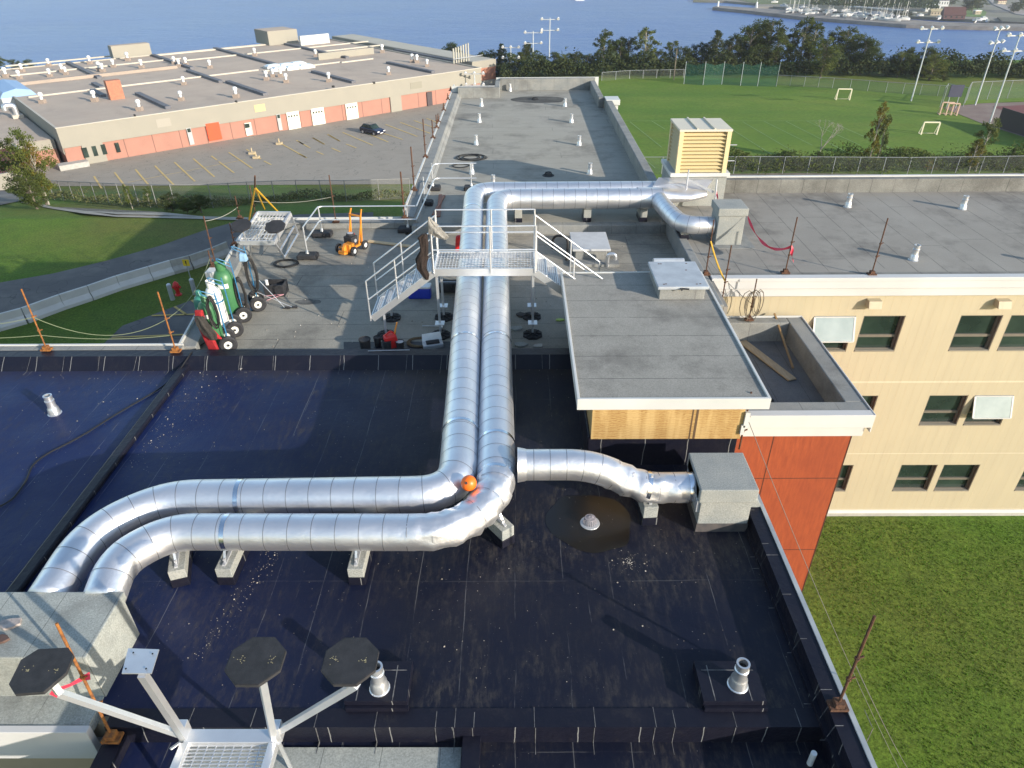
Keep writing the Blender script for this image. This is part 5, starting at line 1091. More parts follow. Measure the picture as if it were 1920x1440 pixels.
# yellow davit tripod
ap = P(478, 352, 10.0); T = thing('davit_tripod', 'yellow tripod davit standing at the far left roof corner', 'tripod', tuple(P(480, 408, 7.5)))
for (u_, v_) in ((467, 412), (524, 400), (496, 392)): b_ = MB(); g_ = P(u_, v_, 7.5); g_.y = max(g_.y, 26); b_.cyl(ap * 1.0, g_, .035, n=8); b_.build('leg', yellow_m, T)
b_ = MB(); b_.cyl(ap, P(478, 330, 10.6), .03, n=8); b_.build('mast', rust_m, T)
b_ = MB(); q_ = P(392, 520, 7.5); b_.box(q_.x - .05, q_.x + .3, q_.y - .15, q_.y + .3, 7.2, 7.75); solo(b_, 'electrical_box', 'small white box on the left roof edge by the rusty posts', 'box', white_metal, bevel=.02)
# ------------------------------------------------------------------ ground plan
conc_path = mat('pale_path', (.34, .32, .28), (.27, .25, .21), .8, rough=.95, fine=.15)
bigz = [(-420, 109), (8, 109), (8, 203), (-420, 203 + 1.1 * 400)]
sheet('parking_lot', [(-260, 109), (2, 109), (2, 205), (-260, 205)], lot_m, .06)
def gx(lst, dz=0): return [gp(u, v, dz) for u, v in lst]
sheet('road', [p.xy[:] for p in gx([(-260, 690), (-60, 625), (0, 608), (100, 578), (200, 551), (300, 520), (380, 492), (460, 465), (560, 440), (700, 420), (700, 399), (560, 403), (470, 413), (430, 420), (380, 434), (300, 462), (200, 490), (100, 514), (0, 531), (-260, 570)])], road_m, .05)
sheet('driveway', [p.xy[:] for p in gx([(-300, 405), (-40, 390), (0, 386), (38, 378), (70, 370), (60, 352), (0, 352), (-300, 352)])], road_m, .08)
sheet('path', [p.xy[:] for p in gx([(36, 380), (100, 393), (160, 402), (220, 408), (300, 410), (380, 412), (470, 415), (470, 409), (380, 407), (300, 405), (220, 403), (160, 397), (100, 389), (60, 379)])], conc_path, .07)
sheet('parking_apron', [p.xy[:] for p in gx([(180, 660), (230, 612), (290, 590), (370, 560), (430, 535), (520, 560), (620, 700), (180, 700)])], road_m, .05)
def stripe(name, a, b2, w_, m, z=.1):
    a, b2 = Vector(a), Vector(b2); d = (b2 - a); d.z = 0; d.normalize(); n_ = Vector((-d.y, d.x, 0)) * w_ / 2
    return [(p.x, p.y, p.z + z) for p in (a - n_, b2 - n_, b2 + n_, a + n_)]
yl_m = mat('worn_yellow_line_paint', (.62, .44, .14), (.45, .34, .17), 1.5, rough=.9)
fl_m = mat('faint_field_line_paint', (.22, .32, .13), (.14, .24, .08), .6, rough=.9)
b_ = MB()
z3 = lambda px: [((px[0] / 3, px[1] / 3), (px[2] / 3, px[3] / 3))]
LN = [(530, 995, 580, 1075), (645, 972, 705, 1052), (762, 955, 838, 1045), (872, 935, 980, 1045), (982, 915, 1097, 1023), (1088, 895, 1207, 998), (1190, 880, 1220, 903), (1232, 912, 1317, 975), (1288, 860, 1420, 950), (1387, 842, 1468, 898), (1485, 908, 1527, 930), (1580, 810, 1722, 888), (1668, 792, 1745, 835), (1760, 777, 1825, 813), (1845, 760, 1910, 797)]
LN2 = [(0, 797, 28, 815), (78, 777, 145, 815), (165, 758, 233, 797), (248, 747, 418, 820), (380, 750, 505, 802), (470, 750, 585, 787), (490, 703, 668, 770), (570, 690, 740, 753), (648, 680, 760, 720), (720, 668, 800, 700), (268, 813, 325, 835), (0, 868, 45, 890), (185, 835, 235, 857), (100, 855, 140, 872)]
for l in LN: b_.add(stripe('', P(l[0] / 3, l[1] / 3, ZLOT), P(l[2] / 3, l[3] / 3, ZLOT), .28, 0, .1), [(0, 1, 2, 3)])
for l in LN2: b_.add(stripe('', P(560 + l[0] / 3, l[1] / 3, ZLOT), P(560 + l[2] / 3, l[3] / 3, ZLOT), .28, 0, .1), [(0, 1, 2, 3)])
for a, c in (((240, 343), (460, 300)),): b_.add(stripe('', P(*a, ZLOT), P(*c, ZLOT), .14, 0, .1), [(0, 1, 2, 3)])
o = b_.build('lot_line_markings', yl_m); o['kind'] = 'structure'
b_ = MB()
for (a, c) in (((360, 565), (395, 590)), ((328, 577), (350, 592)), ((285, 594), (400, 590)), ((210, 635), (360, 629)), ((392, 552), (420, 566))): b_.add(stripe('', gp(*a), gp(*c), .16, 0, .09), [(0, 1, 2, 3)])
o = b_.build('apron_line_markings', mat('yellow_line_paint', (.55, .38, .10), (.40, .30, .12), 2, rough=.9)); o['kind'] = 'structure'
# playing field
sheet('playing_field', [(6.8, 78), (190, 78), (230, 150), (118, 164), (100, 167.5), (80, 178), (55, 182.5), (6.8, 184)], field_m, .05)
inf = [P(u, v, ZFIELD) for u, v in ((1768, 203), (1830, 195), (1925, 192), (2100, 196), (2300, 300), (1920, 258), (1850, 236))]
sheet('infield_dirt', [p.xy[:] for p in inf], mat('brown_infield_dirt', (.17, .12, .105), (.21, .165, .14), .3, rough=.95), .1)
sheet('warning_track', [p.xy[:] for p in [P(u, v, ZFIELD) for u, v in ((1770, 202), (1778, 192), (1925, 184), (2100, 188), (2100, 196), (1925, 191), (1840, 195))]], field_m, .14)
redinf = sheet('red_infield', [p.xy[:] for p in [P(u, v, ZFIELD) for u, v in ((1860, 201), (1925, 198), (2200, 215), (2200, 262), (1925, 230), (1890, 212))]], mat('red_infield_clay', (.17, .05, .05), (.13, .05, .05), .4, rough=.95), .13)
b_ = MB(); sx, sy = 1100, 2.3415
FLN = [(190, 537, 330, 650), (285, 533, 345, 570), (590, 540, 810, 680), (685, 537, 915, 672), (780, 535, 990, 640), (875, 535, 1160, 680), (965, 533, 1200, 640), (1060, 533, 1420, 690), (590, 610, 700, 685), (120, 533, 1090, 533), (150, 610, 300, 740)]
for l in FLN: b_.add(stripe('', P(sx + l[0] / sy, l[1] / sy, ZFIELD), P(sx + l[2] / sy, l[3] / sy, ZFIELD), .14, 0, .1), [(0, 1, 2, 3)])
o = b_.build('field_line_markings', fl_m); o['kind'] = 'structure'
sheet('gravel_strip', [p.xy[:] for p in [P(u, v, ZFIELD) for u, v in ((1340, 327), (1500, 325), (1700, 328), (1950, 324), (2300, 325), (2300, 420), (1340, 420))]], mat('brown_gravel', (.20, .17, .145), (.13, .12, .10), .5, rough=.95, fine=.3), .06)
soil_m = mat('bare_soil', (.13, .09, .055), (.19, .15, .09), 2.5, rough=.95, fine=.3)
# ------------------------------------------------------------------ low building beyond the lot
o3 = Vector((-75.925, 119.667, 0)); ax = Vector((67.6, 58.1, 0)).normalized(); ay = Vector((-ax.y, ax.x, 0))
E = thing('workshop_building', 'long low workshop building with orange brick base and beige metal upper walls', 'building', (o3.x, o3.y, ZLOT), math.atan2(ax.y, ax.x), local=True)
ZT = -9.0 - ZLOT
def loc(p): d = Vector(p) - Vector((o3.x, o3.y, ZLOT)); return Vector((d.dot(ax), d.dot(ay), d.z))
def rl(u, v, z=-9.0): return loc(P(u, v, z))
def wl(u, v):
    d = ray(u, v); n_ = ay; t = (Vector((o3.x, o3.y, ZLOT)) - CAM).dot(n_) / d.dot(n_); return loc(CAM + d * t)
Lx, Ly = 89.2, 76.0
zbr = (wl(233, 258).z + wl(640, 198).z) / 2
beige = mat('beige_metal_siding', (.285, .265, .22), (.265, .248, .208), .3, rough=.7, obj=True, extra=lambda t, vec, col, b: mixc(t, mth(t, 'MULTIPLY', mth(t, 'LESS_THAN', mth(t, 'FRACT', mth(t, 'MULTIPLY', sep(t, vec)[0], 1.6)), .12), .18), col, (.28, .26, .21)))
bricko = mat('orange_brick', (.37, .185, .14), (.33, .165, .125), .5, rough=.85, obj=True, extra=lambda t, vec, col, b: mixc(t, mth(t, 'MULTIPLY', mth(t, 'LESS_THAN', mth(t, 'FRACT', mth(t, 'MULTIPLY', sep(t, vec)[0], 1 / 4.75)), .03), .75), col, (.12, .06, .05)))
def roofx(t, vec, col, b):
    f = step(t, noise(t, vec, .09, 6, .65), .4, .7); col = mixc(t, mth(t, 'MULTIPLY', f, .5), col, (.30, .255, .22))
    g = step(t, noise(t, vscale(t, vec, (1, .4, 1)), .18, 7, .7), .55, .75); return mixc(t, mth(t, 'MULTIPLY', g, .35), col, (.15, .13, .12))
roofp = mat('pinkish_gravel_roof', (.41, .33, .265), (.455, .375, .30), .2, rough=.95, obj=True, extra=roofx)
whitest = mat('pale_roof_edge', (.48, .44, .37), (.42, .385, .33), .3, rough=.7)
def ep(name, m, fn, **kw): b_ = MB(); fn(b_); return b_.build(name, m, E, **kw)
ep('upper_wall', beige, lambda b_: (b_.box(0, Lx, -.25, 0, zbr, ZT), b_.box(0, .25, .0, Ly, zbr - 1, ZT), b_.box(Lx - .25, Lx, 0, Ly, zbr - 4, ZT), b_.box(.25, Lx - .25, Ly - .3, Ly, -4, ZT)))
ep('brick_wall', bricko, lambda b_: (b_.box(.1, Lx - .2, 0.0, .3, -.5, zbr), b_.box(.1, .3, .3, Ly, -.5, zbr)))
ep('roof', roofp, lambda b_: b_.box(.25, Lx - .25, .0, Ly - .3, ZT - .6, ZT - .12))
ep('roof_edge', whitest, lambda b_: (b_.box(-.1, Lx + .1, -.35, .1, ZT, ZT + .14), b_.box(-.1, .25, .1, Ly, ZT, ZT + .14), b_.box(Lx - .25, Lx + .1, .1, Ly, ZT, ZT + .12), b_.box(.25, Lx - .25, Ly - .35, Ly, ZT, ZT + .14)))
for (a, c) in (((10, 124), (287, 104.5)), ((287, 104.5), (640, 77)), ((0, 144), (350, 113)), ((350, 113), (720, 83)), ((53, 182), (493, 133.5)), ((493, 133.5), (640, 117)), ((590, 98), (740, 88)), ((640, 117), (700, 110))):
    p, q = rl(*a), rl(*c); ep('pale_roof_ridge', whitest, lambda b_: b_.beam((p.x, p.y, ZT), (q.x, p.y, ZT), .5, .3))
dk = mat('dark_expansion_strip', (.10, .105, .125), (.14, .14, .155), .5, rough=.7)
for a, c in (((127, 118), (173, 148)), ((287, 104), (350, 130)), ((403, 91), (507, 122)), ((535, 83), (640, 110)), ((258, 176), (308, 204)), ((427, 154), (492, 179)), ((587, 135), (657, 156)), ((176, 157), (190, 165)), ((174, 170), (191, 181)), ((353, 133), (400, 156)), ((727, 118), (807, 137)), ((740, 94), (862, 116))):
    p, q = rl(*a), rl(*c); ep('roof_divider', dk, lambda b_: b_.beam((p.x, p.y, ZT + .1), (p.x, q.y, ZT + .1), 1.0, .5))
for a, c in (((0, 162), (350, 133)),):
    p, q = rl(*a), rl(*c); ep('roof_step', mat('tan_roof_step', (.36, .29, .24), (.30, .25, .21), .2, rough=.9), lambda b_: b_.box(p.x, q.x, p.y - 1.2, p.y, ZT - .2, ZT + .5))
p, q = rl(662, 104), rl(722, 118); ep('roof_step', beige, lambda b_: b_.box(p.x - 10, p.x + 6, p.y - .5, p.y, ZT - .2, ZT + 1.4))
# wall openings
def opening(name, u0, v0, u1, v1, m, fm=None, out=.30, parts=None):
    a, c = wl(u0, v0), wl(u1, v1); x0, x1 = min(a.x, c.x), max(a.x, c.x); z1, z0 = a.z, max(c.z, 0.02)
    if z0 > z1: z0, z1 = z1, z0
    b_ = MB(); b_.box(x0, x1, -out, 0.05, z0, z1); o_ = b_.build(name, m, E); return o_, x0, x1, z0, z1, out
whd = mat('white_sectional_door', (.78, .74, .62), (.72, .68, .58), .6, rough=.5)
gryd = mat('grey_steel_door', (.40, .41, .41), (.34, .35, .35), .6, rough=.6)
dkg = MATS['dark_window_glass']
for (u0, v0, u1, v1) in ((535.5, 211, 563.5, 239), (581.5, 204, 609.5, 231), (646, 195, 671.5, 221)):
    o_, x0, x1, z0, z1, ou = opening('garage_door', u0, v0, u1, (v1 + 0), whd); z0 = .02
    b_ = MB(); w_ = (x1 - x0)
    for k in range(4): b_.box(x0 + w_ * (.1 + .22 * k), x0 + w_ * (.22 + .22 * k), -ou - .03, -ou, z1 - .95, z1 - .6)
    b_.build('pane', dkg, o_)
    b_ = MB(); [b_.box(x0, x1, -ou - .02, -ou, z0 + (z1 - z0) * k / 5, z0 + (z1 - z0) * k / 5 + .04) for k in range(1, 5)]; b_.build('panel_line', gryd, o_)
for (u0, v0, u1, v1, m) in ((348, 240, 364, 270, gryd), (517, 214, 529, 243, gryd), (730, 181, 753, 207, beige), (457, 231, 474, 252, whd)):
    o_, x0, x1, z0, z1, ou = opening('door', u0, v0, u1, v1, m)
    if m is gryd: b_ = MB(); b_.box(x0 + .1, x1 - .1, -ou - .03, -ou, z1 - .75, z1 - .1); b_.build('transom_pane', dkg, o_)
    if m is whd: b_ = MB(); b_.box(x0, x0 + .9, -ou - .03, -ou, z0 + 1.4, z1 - .1); b_.build('pane', dkg, o_); b_ = MB(); b_.box((x0 + x1) / 2 + .3, x1, -ou - .02, -ou, z0, z1 - .1); b_.build('leaf', gryd, o_)
opening('garage_door', 384, 232, 416, 260, mat('orange_red_door', (.72, .07, .012), (.65, .06, .015), .5, rough=.5), out=.28); E.children[-1]['label'] = 'bright orange red garage door'
opening('door', 799, 173, 810, 197, mat('dark_doorway', (.06, .045, .05), rough=.6))
opening('storefront_surround', 151, 270, 203, 305, beige, out=.27)
for (u0, v0, u1, v1) in ((152, 277, 167, 294), (170, 274, 184, 291), (187, 271, 201, 288), (214, 268, 226, 284)):
    opening('window', u0, v0, u1, v1, dkg, out=.34)
opening('window', 475, 197, 497, 207, mat('yellow_board', (.62, .5, .22)), out=.30)
opening('window', 768, 155, 790, 164, mat('louvred_grille', (.24, .225, .18)), out=.30)
opening('wall_plate', 291, 224, 321, 235, mat('pale_wall_patch', (.32, .295, .25)), out=.27)
for (u0, v0) in ((252, 216), (442, 190), (624, 162), (700, 155)): opening('wall_light', u0 - 2, v0 - 1.5, u0 + 2, v0 + 1.5, MATS['dark_hole'], out=.4)
# low front step, planter, barrel
a = wl(141, 308); T = thing('loading_step', 'low concrete step by the left corner of the workshop', 'step', tuple(P(147, 312, ZLOT)), math.atan2(ax.y, ax.x), local=True); b_ = MB(); b_.box(-3, 1.5, -1.5, .6, 0, .9); b_.build('block', conc_m, T); 
T = thing('green_barrel', 'green barrel standing behind the concrete step of the workshop', 'barrel', tuple(P(146, 303, ZLOT)), local=True); b_ = MB(); b_.lathe([(.9, 0), (1.0, .3), (1.0, 2.1), (.8, 2.5)], n=16); b_.build('drum', green_c, T, smooth=True)
T = thing('dark_bin', 'small dark bin beside the double door of the workshop', 'bin', tuple(P(452, 256, ZLOT)), local=True); b_ = MB(); b_.lathe([(.5, 0), (.55, 1.3), (.4, 1.6)], n=12); b_.build('shell', rubber_m, T)
T = thing('orange_trailer', 'small orange trailer in front of the orange garage door', 'trailer', tuple(P(395, 266, ZLOT)), math.atan2(ax.y, ax.x), local=True); b_ = MB(); b_.box(-1.5, 1.5, -.5, .5, .5, .65); [b_.box(x, x + .08, -.5, .5, .65, 1.1) for x in (-1.5, -.5, .5, 1.42)]; b_.box(1.5, 2.6, -.05, .05, .5, .6); b_.build('frame', orange_m, T); b_ = MB(); [b_.lathe([(.3, -.1), (.3, .1)], (0, y, .35), 12, axis='y') for y in (-.6, .6)]; b_.build('wheel', rubber_m, T)
# things on the workshop roof
RT = Vector((0, 0, 0))
T0 = thing('turbine_vent', 'white turbine vent', 'roof vent', (0, 0, 0), 0, 'white turbine vents on the workshop roof', local=True)
b_ = MB(); b_.box(-.55, .55, -.55, .55, 0, .75); b_.build('curb', mat('brown_vent_curb', (.30, .24, .20)), T0); b_ = MB(); b_.lathe([(.3, .75), (.3, 1.3), (.46, 1.45), (.5, 1.75), (.38, 2.05), (.1, 2.15)], n=12); b_.build('cowl', white_p, T0, smooth=True)
vl = [(92, 123), (169, 119), (42, 134), (12, 144), (37, 147), (94, 143), (117, 134), (124, 139), (187, 132), (193, 134), (213, 125), (266, 127), (240, 113), (327, 119), (336, 124), (349, 122), (394, 127), (345, 158), (340, 187), (262, 206), (178, 189), (80, 192), (478, 104), (592, 105), (537, 154), (527, 143), (512, 143), (500, 149), (443, 182), (617, 152), (717, 98), (729, 139), (782, 117), (801, 124), (773, 116)]
vl.sort(key=lambda q: q[0])
for i, (u_, v_) in enumerate(vl):
    p = P(u_, v_, -9.0); lb = 'white roof vent on the workshop roof, %s from the left' % ORD[i]
    if i == 0: T0.location = (p.x, p.y, -9.12); T0['label'] = lb
    else: ctree(T0, (p.x, p.y, -9.12), 0, lb, random.uniform(.8, .98))
ang = math.atan2(ax.y, ax.x)
T = thing('skylight_dome', 'white skylight dome', 'skylight', (0, 0, 0), ang, 'white skylights in a block on the workshop roof', local=True)
b_ = MB(); b_.box(-1.9, 1.9, -1.2, 1.2, 0, .5); b_.build('curb', white_metal, T); b_ = MB(); b_.hexa([(-1.8, -1.1, .5), (1.8, -1.1, .5), (1.8, 1.1, .5), (-1.8, 1.1, .5)], [(-1.2, -.7, .85), (1.2, -.7, .85), (1.2, .7, .85), (-1.2, .7, .85)]); b_.build('dome', mat('skylight_acrylic', (.62, .68, .72), rough=.25), T, bevel=.05)
for i, (u_, v_) in enumerate([(512, 126.5), (524, 131), (536, 124.5), (549, 129), (558, 121.5), (573, 126.5)]):
    p = P(u_, v_, -9.0); lb = 'white skylight on the workshop roof, %s of six from the left' % ORD[i]
    if i == 0: T.location = (p.x, p.y, -9.12); T['label'] = lb
    else: ctree(T, (p.x, p.y, -9.12), ang, lb)
p = P(219, 184, -9.0); b_ = MB(); b_.prism([(-1.3, -.8), (1.3, -.8), (1.3, .8), (-1.3, .8)], 0, 3.4); o_ = solo(b_, 'brick_chimney', 'orange brick chimney rising from the workshop roof', 'chimney', mat('chimney_brick', (.42, .18, .11), (.33, .14, .09), 2, rough=.9)); o_.location = (p.x, p.y, -9.12); o_.rotation_euler = (0, 0, ang)
def rbox(u, v, w_, d_, h, name, lab, m, top=None):
    p = P(u, v, -9.0); T_ = thing(name, lab, 'rooftop box', (p.x, p.y, -9.12), ang, local=True); b_ = MB(); b_.box(-w_ / 2, w_ / 2, 0, d_, 0, h); b_.build('wall', m, T_); b_ = MB(); b_.box(-w_ / 2 + .15, w_ / 2 - .15, .15, d_ - .15, h, h + .03); b_.build('top', top or roofp, T_)
rbox(533, 82, 9, 9, 3.6, 'stair_penthouse', 'beige rooftop box at the far edge of the workshop roof', beige)
rbox(592, 82, 9, 1.0, 2.4, 'white_screen', 'white screen wall at the far edge of the workshop roof', white_metal, white_metal)
rbox(250, 106, 9.5, 3, 2.9, 'roof_screen', 'beige angled screen near the far edge of the workshop roof', beige)
T = thing('exhaust_stacks', 'row of tall pale exhaust stacks on the right end of the workshop', 'exhaust stack', tuple(P(862, 118, -9.0)))
for k in range(7): b_ = MB(); q = P(851 + 4.6 * k, 119 - .8 * k, -9.0); b_.cyl(q, q + Vector((0, 0, 3.3 + .12 * k)), .2, n=10); b_.build('stack', mat('pale_stack', (.42, .40, .34), rough=.6), T, smooth=True)
b_ = MB(); b_.cyl(P(850, 111, -7.8), P(905, 103, -7.8), .07, n=6); b_.build('rail', steelgal_m, T)
# right end annex
a1, a2, a3 = P(905, 119, -9.6), P(928, 116, -9.6), P(705, 80, -9.6)
T = thing('brick_annex', 'brick annex with beige roof at the right end of the workshop', 'building', (a1.x, a1.y, ZLOT), ang, local=True)
b_ = MB(); b_.box(-1, 6.5, 3, 75, -1, 4.2); b_.build('wall', mat('annex_brick', (.42, .19, .12), (.36, .16, .11), .6, rough=.9), T)
b_ = MB(); b_.box(-1.05, 6.6, 2.9, 75.1, 4.2, 5.9); b_.build('upper_wall', beige, T)
b_ = MB(); b_.box(-.6, 6.3, 3.2, 74.8, 5.9, 5.95); b_.build('roof', mat('beige_flat_roof', (.42, .40, .34), (.38, .36, .31), .2, rough=.9), T)
b_ = MB(); b_.box(-1.05, 6.7, 2.8, 3.0, -.5, 1.2); b_.build('base_band', whitest, T)
# left low annexe, boat-like trailer with blue cover, etc
a1 = rl(60, 195); T = thing('low_annex', 'lower annex at the left end of the workshop with a maroon front', 'building', (o3.x, o3.y, ZLOT), ang, local=True)
b_ = MB(); b_.box(-30, -.3, 3.5, 50, -1, 4.1); b_.build('wall', beige, T); b_ = MB(); b_.box(-30, -.5, 3.7, 49.8, 4.1, 4.15); b_.build('roof', roofp, T)
b_ = MB(); b_.box(-6, -.4, 3.3, 3.5, 0, 2.6); b_.build('brick_base', bricko, T); b_ = MB(); b_.box(-6.4, -6.0, -14, 3.4, -.5, 4.4); b_.box(-30, -6.4, -14, -13.6, -.5, 4.0); b_.build('side_wall', beige, T)
b_ = MB(); b_.box(-30, -6.42, -13.5, 3.4, 3.6, 3.8); b_.build('maroon_awning', mat('maroon_awning', (.16, .02, .03), rough=.7), T)
p = P(42, 200, -11.0); T = thing('barrel_roof_shed', 'small white shed with a rounded blue roof at the far left', 'shed', (p.x, p.y, -11.3), ang, local=True)
b_ = MB(); b_.box(-3, 3, 0, 14, 0, 2.2); b_.build('wall', white_metal, T); b_ = MB(); pr = [(-3.2, 2.2), (-2.4, 3.2), (0, 3.7), (2.4, 3.2), (3.2, 2.2)]
b_.add([(x, -.1, z) for x, z in pr] + [(x, 14.2, z) for x, z in pr], [(0, 1, 2, 3, 4), (9, 8, 7, 6, 5)] + [(i, i + 5, i + 6, i + 1) for i in range(4)]); b_.build('blue_roof', mat('blue_sheet_roof', (.22, .36, .58), rough=.5), T)
p = P(33, 218, -11.0); T = thing('goose_vent', 'silver curved vent on the low annex roof', 'roof vent', (p.x, p.y, -11.25), ang, local=True); b_ = MB(); b_.box(-.9, .9, -.9, .9, 0, .6); b_.build('curb', whitest, T); b_ = MB(); b_.tube(fil([(0, 0, .6), (0, 0, 2.3), (-1.6, 0, 2.3), (-1.6, 0, 1.5)], .8), .5, 12); b_.build('hood', galv_m, T, smooth=True)
p = P(20, 308, ZLOT); T = thing('blue_awning', 'bright blue canopy at the far left below the annex', 'canopy', (p.x, p.y, ZLOT), ang, local=True); b_ = MB(); b_.hexa([(-9, -2, 1.6), (3.5, -2, 1.6), (3.5, 2.5, 3.0), (-9, 2.5, 3.0)], [(-9, -2, 1.7), (3.5, -2, 1.7), (3.5, 2.5, 3.1), (-9, 2.5, 3.1)]); b_.build('sheet', mat('bright_blue_sheet', (.02, .22, .62), rough=.5), T)
b_ = MB(); [b_.box(x, x + .12, -1.9, -1.78, 0, 1.6) for x in (-8, -3, 3)]; b_.build('leg', white_metal, T)
# ------------------------------------------------------------------ parked car
p = P(699, 251, ZLOT); T = thing('parked_car', 'lone dark blue hatchback parked in the large lot', 'car', tuple(p), rad(-38), local=True); T.scale = (1.22, 1.22, 1.22)
def prof(b_, pts, y0, y1, ins=0, mi=0):
    n_ = len(pts); b_.add([(x, y0 + (ins if z > .95 else 0), z) for x, z in pts] + [(x, y1 - (ins if z > .95 else 0), z) for x, z in pts], [tuple(range(n_)), tuple(range(2 * n_ - 1, n_ - 1, -1))] + [(i, n_ + i, n_ + (i + 1) % n_, (i + 1) % n_) for i in range(n_)], mi)
carp = mat('dark_blue_car_paint', (.012, .016, .04), rough=.2, spec=.7)
b_ = MB(); prof(b_, [(-2.1, .3), (2.1, .3), (2.15, .6), (2.0, .8), (1.1, .98), (-2.0, 1.02), (-2.15, .7)], -.88, .88); b_.build('body', carp, T, bevel=.08)
b_ = MB(); prof(b_, [(-1.95, 1.0), (1.0, .97), (.35, 1.48), (-1.3, 1.52)], -.8, .8, .12); b_.build('cabin_glass', dkg, T, bevel=.04)
b_ = MB(); b_.box(-1.3, .3, -.62, .62, 1.5, 1.56); b_.build('roof', carp, T, bevel=.03)
for x in (-1.3, 1.3):
    for y in (-.85, .85):
        b_ = MB(); b_.lathe([(.001, -.1), (.32, -.1), (.34, 0), (.32, .1), (.001, .1)], (x, y, .33), 16, axis='y', caps=False); wh = b_.build('wheel', rubber_m, T); b_ = MB(); b_.lathe([(.001, -.12), (.2, -.12), (.2, .12), (.001, .12)], (x, y, .33), 12, axis='y', caps=False); b_.build('rim', galv_m, wh)
for y in (-.62, .62): b_ = MB(); b_.box(2.02, 2.14, y - .2, y + .2, .6, .76); b_.build('headlight', white_p, T, bevel=.02)
b_ = MB(); b_.box(2.14, 2.17, -.3, .3, .38, .5); b_.build('number_plate', white_p, T)
for i, (u_, v_, lb) in enumerate([(524, 271, 'left'), (473, 289, 'front left'), (481, 297, 'front right')]):
    p = P(u_, v_, ZLOT); b_ = MB(); b_.box(p.x - .5, p.x + .5, p.y - .5, p.y + .5, ZLOT, ZLOT + .4); b_.lathe([(.12, .4), (.1, 1.1)], tuple(p), 8); solo(b_, 'post_block', 'small concrete block with a stub post in the lot, %s one' % ('farthest' if i == 0 else ('middle' if i == 1 else 'nearest')), 'block', mk('sandy_concrete', (.5, .4, .25)))
# ------------------------------------------------------------------ near left ground furniture
bp_ = [gp(u, v) for u, v in ((-70, 640), (0, 618), (50, 604), (120, 578), (172, 561), (225, 542), (285, 524), (325, 512), (360, 503), (400, 489), (430, 476))]
for i in range(len(bp_) - 1):
    a, c = bp_[i], bp_[i + 1]; d = (c - a).normalized() * .02; T_ = MB(); a, c = a + d, c - d
    n_ = Vector((-(c - a).y, (c - a).x, 0)).normalized()
    def sec(p): return [p - n_ * .3, p - n_ * .3 + Vector((0, 0, .2)), p - n_ * .1 + Vector((0, 0, .5)), p - n_ * .08 + Vector((0, 0, .95)), p + n_ * .08 + Vector((0, 0, .95)), p + n_ * .1 + Vector((0, 0, .5)), p + n_ * .3 + Vector((0, 0, .2)), p + n_ * .3]
    T_.add(sec(a) + sec(c), [tuple(range(8))[::-1], tuple(range(8, 16))] + [(k, (k + 1) % 8, 8 + (k + 1) % 8, 8 + k) for k in range(8)])
    solo(T_, 'concrete_barrier', 'concrete road barrier along the left road, %s from the near end' % ORD[i], 'road barrier', mat('pale_concrete', (.62, .61, .58), (.54, .53, .51), 1.2, rough=.85) if i < 7 else conc_m, 'concrete barriers along the road')
p = gp(335, 553); T = thing('fire_hydrant', 'red fire hydrant on the grass between two grey bollards', 'fire hydrant', tuple(p), local=True)
b_ = MB(); b_.lathe([(.22, 0), (.22, .06), (.13, .08), (.13, .6), (.2, .64), (.2, .7), (.15, .85), (.05, .95)], n=16); b_.build('barrel', red_p, T, smooth=True); b_ = MB(); b_.cyl((-.26, 0, .55), (.26, 0, .55), .08); b_.cyl((0, -.22, .52), (0, 0, .52), .09); b_.build('outlet_cap', red_p, T)
for u_, v_, lb in ((324, 562, 'left'), (366, 552, 'right')):
    p = gp(u_, v_); b_ = MB(); b_.lathe([(.14, 0), (.14, 1.05), (.08, 1.12)], tuple(p), 14); solo(b_, 'bollard', 'grey steel bollard on the %s side of the red hydrant' % lb, 'bollard', steelgal_m, 'two grey bollards guarding the hydrant', smooth=True)
p = gp(359, 528); T = thing('sign_post', 'small yellow warning sign on a thin post behind the barriers', 'sign', tuple(p), local=True)
b_ = MB(); b_.cyl((0, 0, 0), (0, 0, 1.4), .03); b_.build('post', steelgal_m, T); b_ = MB(); b_.box(-.22, .22, -.05, -.03, 1.15, 1.6); b_.build('plate', mat('yellow_sign_face', (.75, .52, .03), rough=.5), T); b_ = MB(); b_.box(-.04, .04, -.056, -.05, 1.3, 1.52); b_.box(-.04, .04, -.056, -.05, 1.21, 1.26); b_.build('symbol', rubber_m, T)
# ------------------------------------------------------------------ fences
mesh_m = mat('chain_link_mesh', (.18, .20, .19), rough=.6, metal=.3, alpha=.13)
meshd_m = mat('old_chain_link_mesh', (.16, .16, .15), rough=.7, metal=.2, alpha=.28)
def fence(label, pts, h, sp, mm=mesh_m, pm=None, r=.05, name='chain_link_fence'):
    pm = pm or mk('weathered_fence_steel', (.30, .32, .33), .6, .3); T_ = thing(name, label, 'fence', tuple(pts[0])); pst = []
    for i in range(len(pts) - 1):
        a, c = pts[i], pts[i + 1]; n_ = max(1, round((c - a).length / sp)); pst += [a.lerp(c, k / n_) for k in range(n_)]
    pst.append(pts[-1]); pst = [Vector((p.x, p.y, G(p.x, p.y))) for p in pst]; up_ = Vector((0, 0, h))
    b_ = MB(); [b_.add([pst[i], pst[i + 1], pst[i + 1] + up_, pst[i] + up_], [(0, 1, 2, 3)]) for i in range(len(pst) - 1)]; b_.build('mesh_panel', mm, T_)
    b_ = MB(); b_.tube([p + up_ for p in pst], r * .8, 5); b_.build('top_rail', pm, T_)
    for p in pst[:90]: b_ = MB(); b_.cyl(p, p + up_ + Vector((0, 0, .05)), r, n=5); b_.build('post', pm, T_)
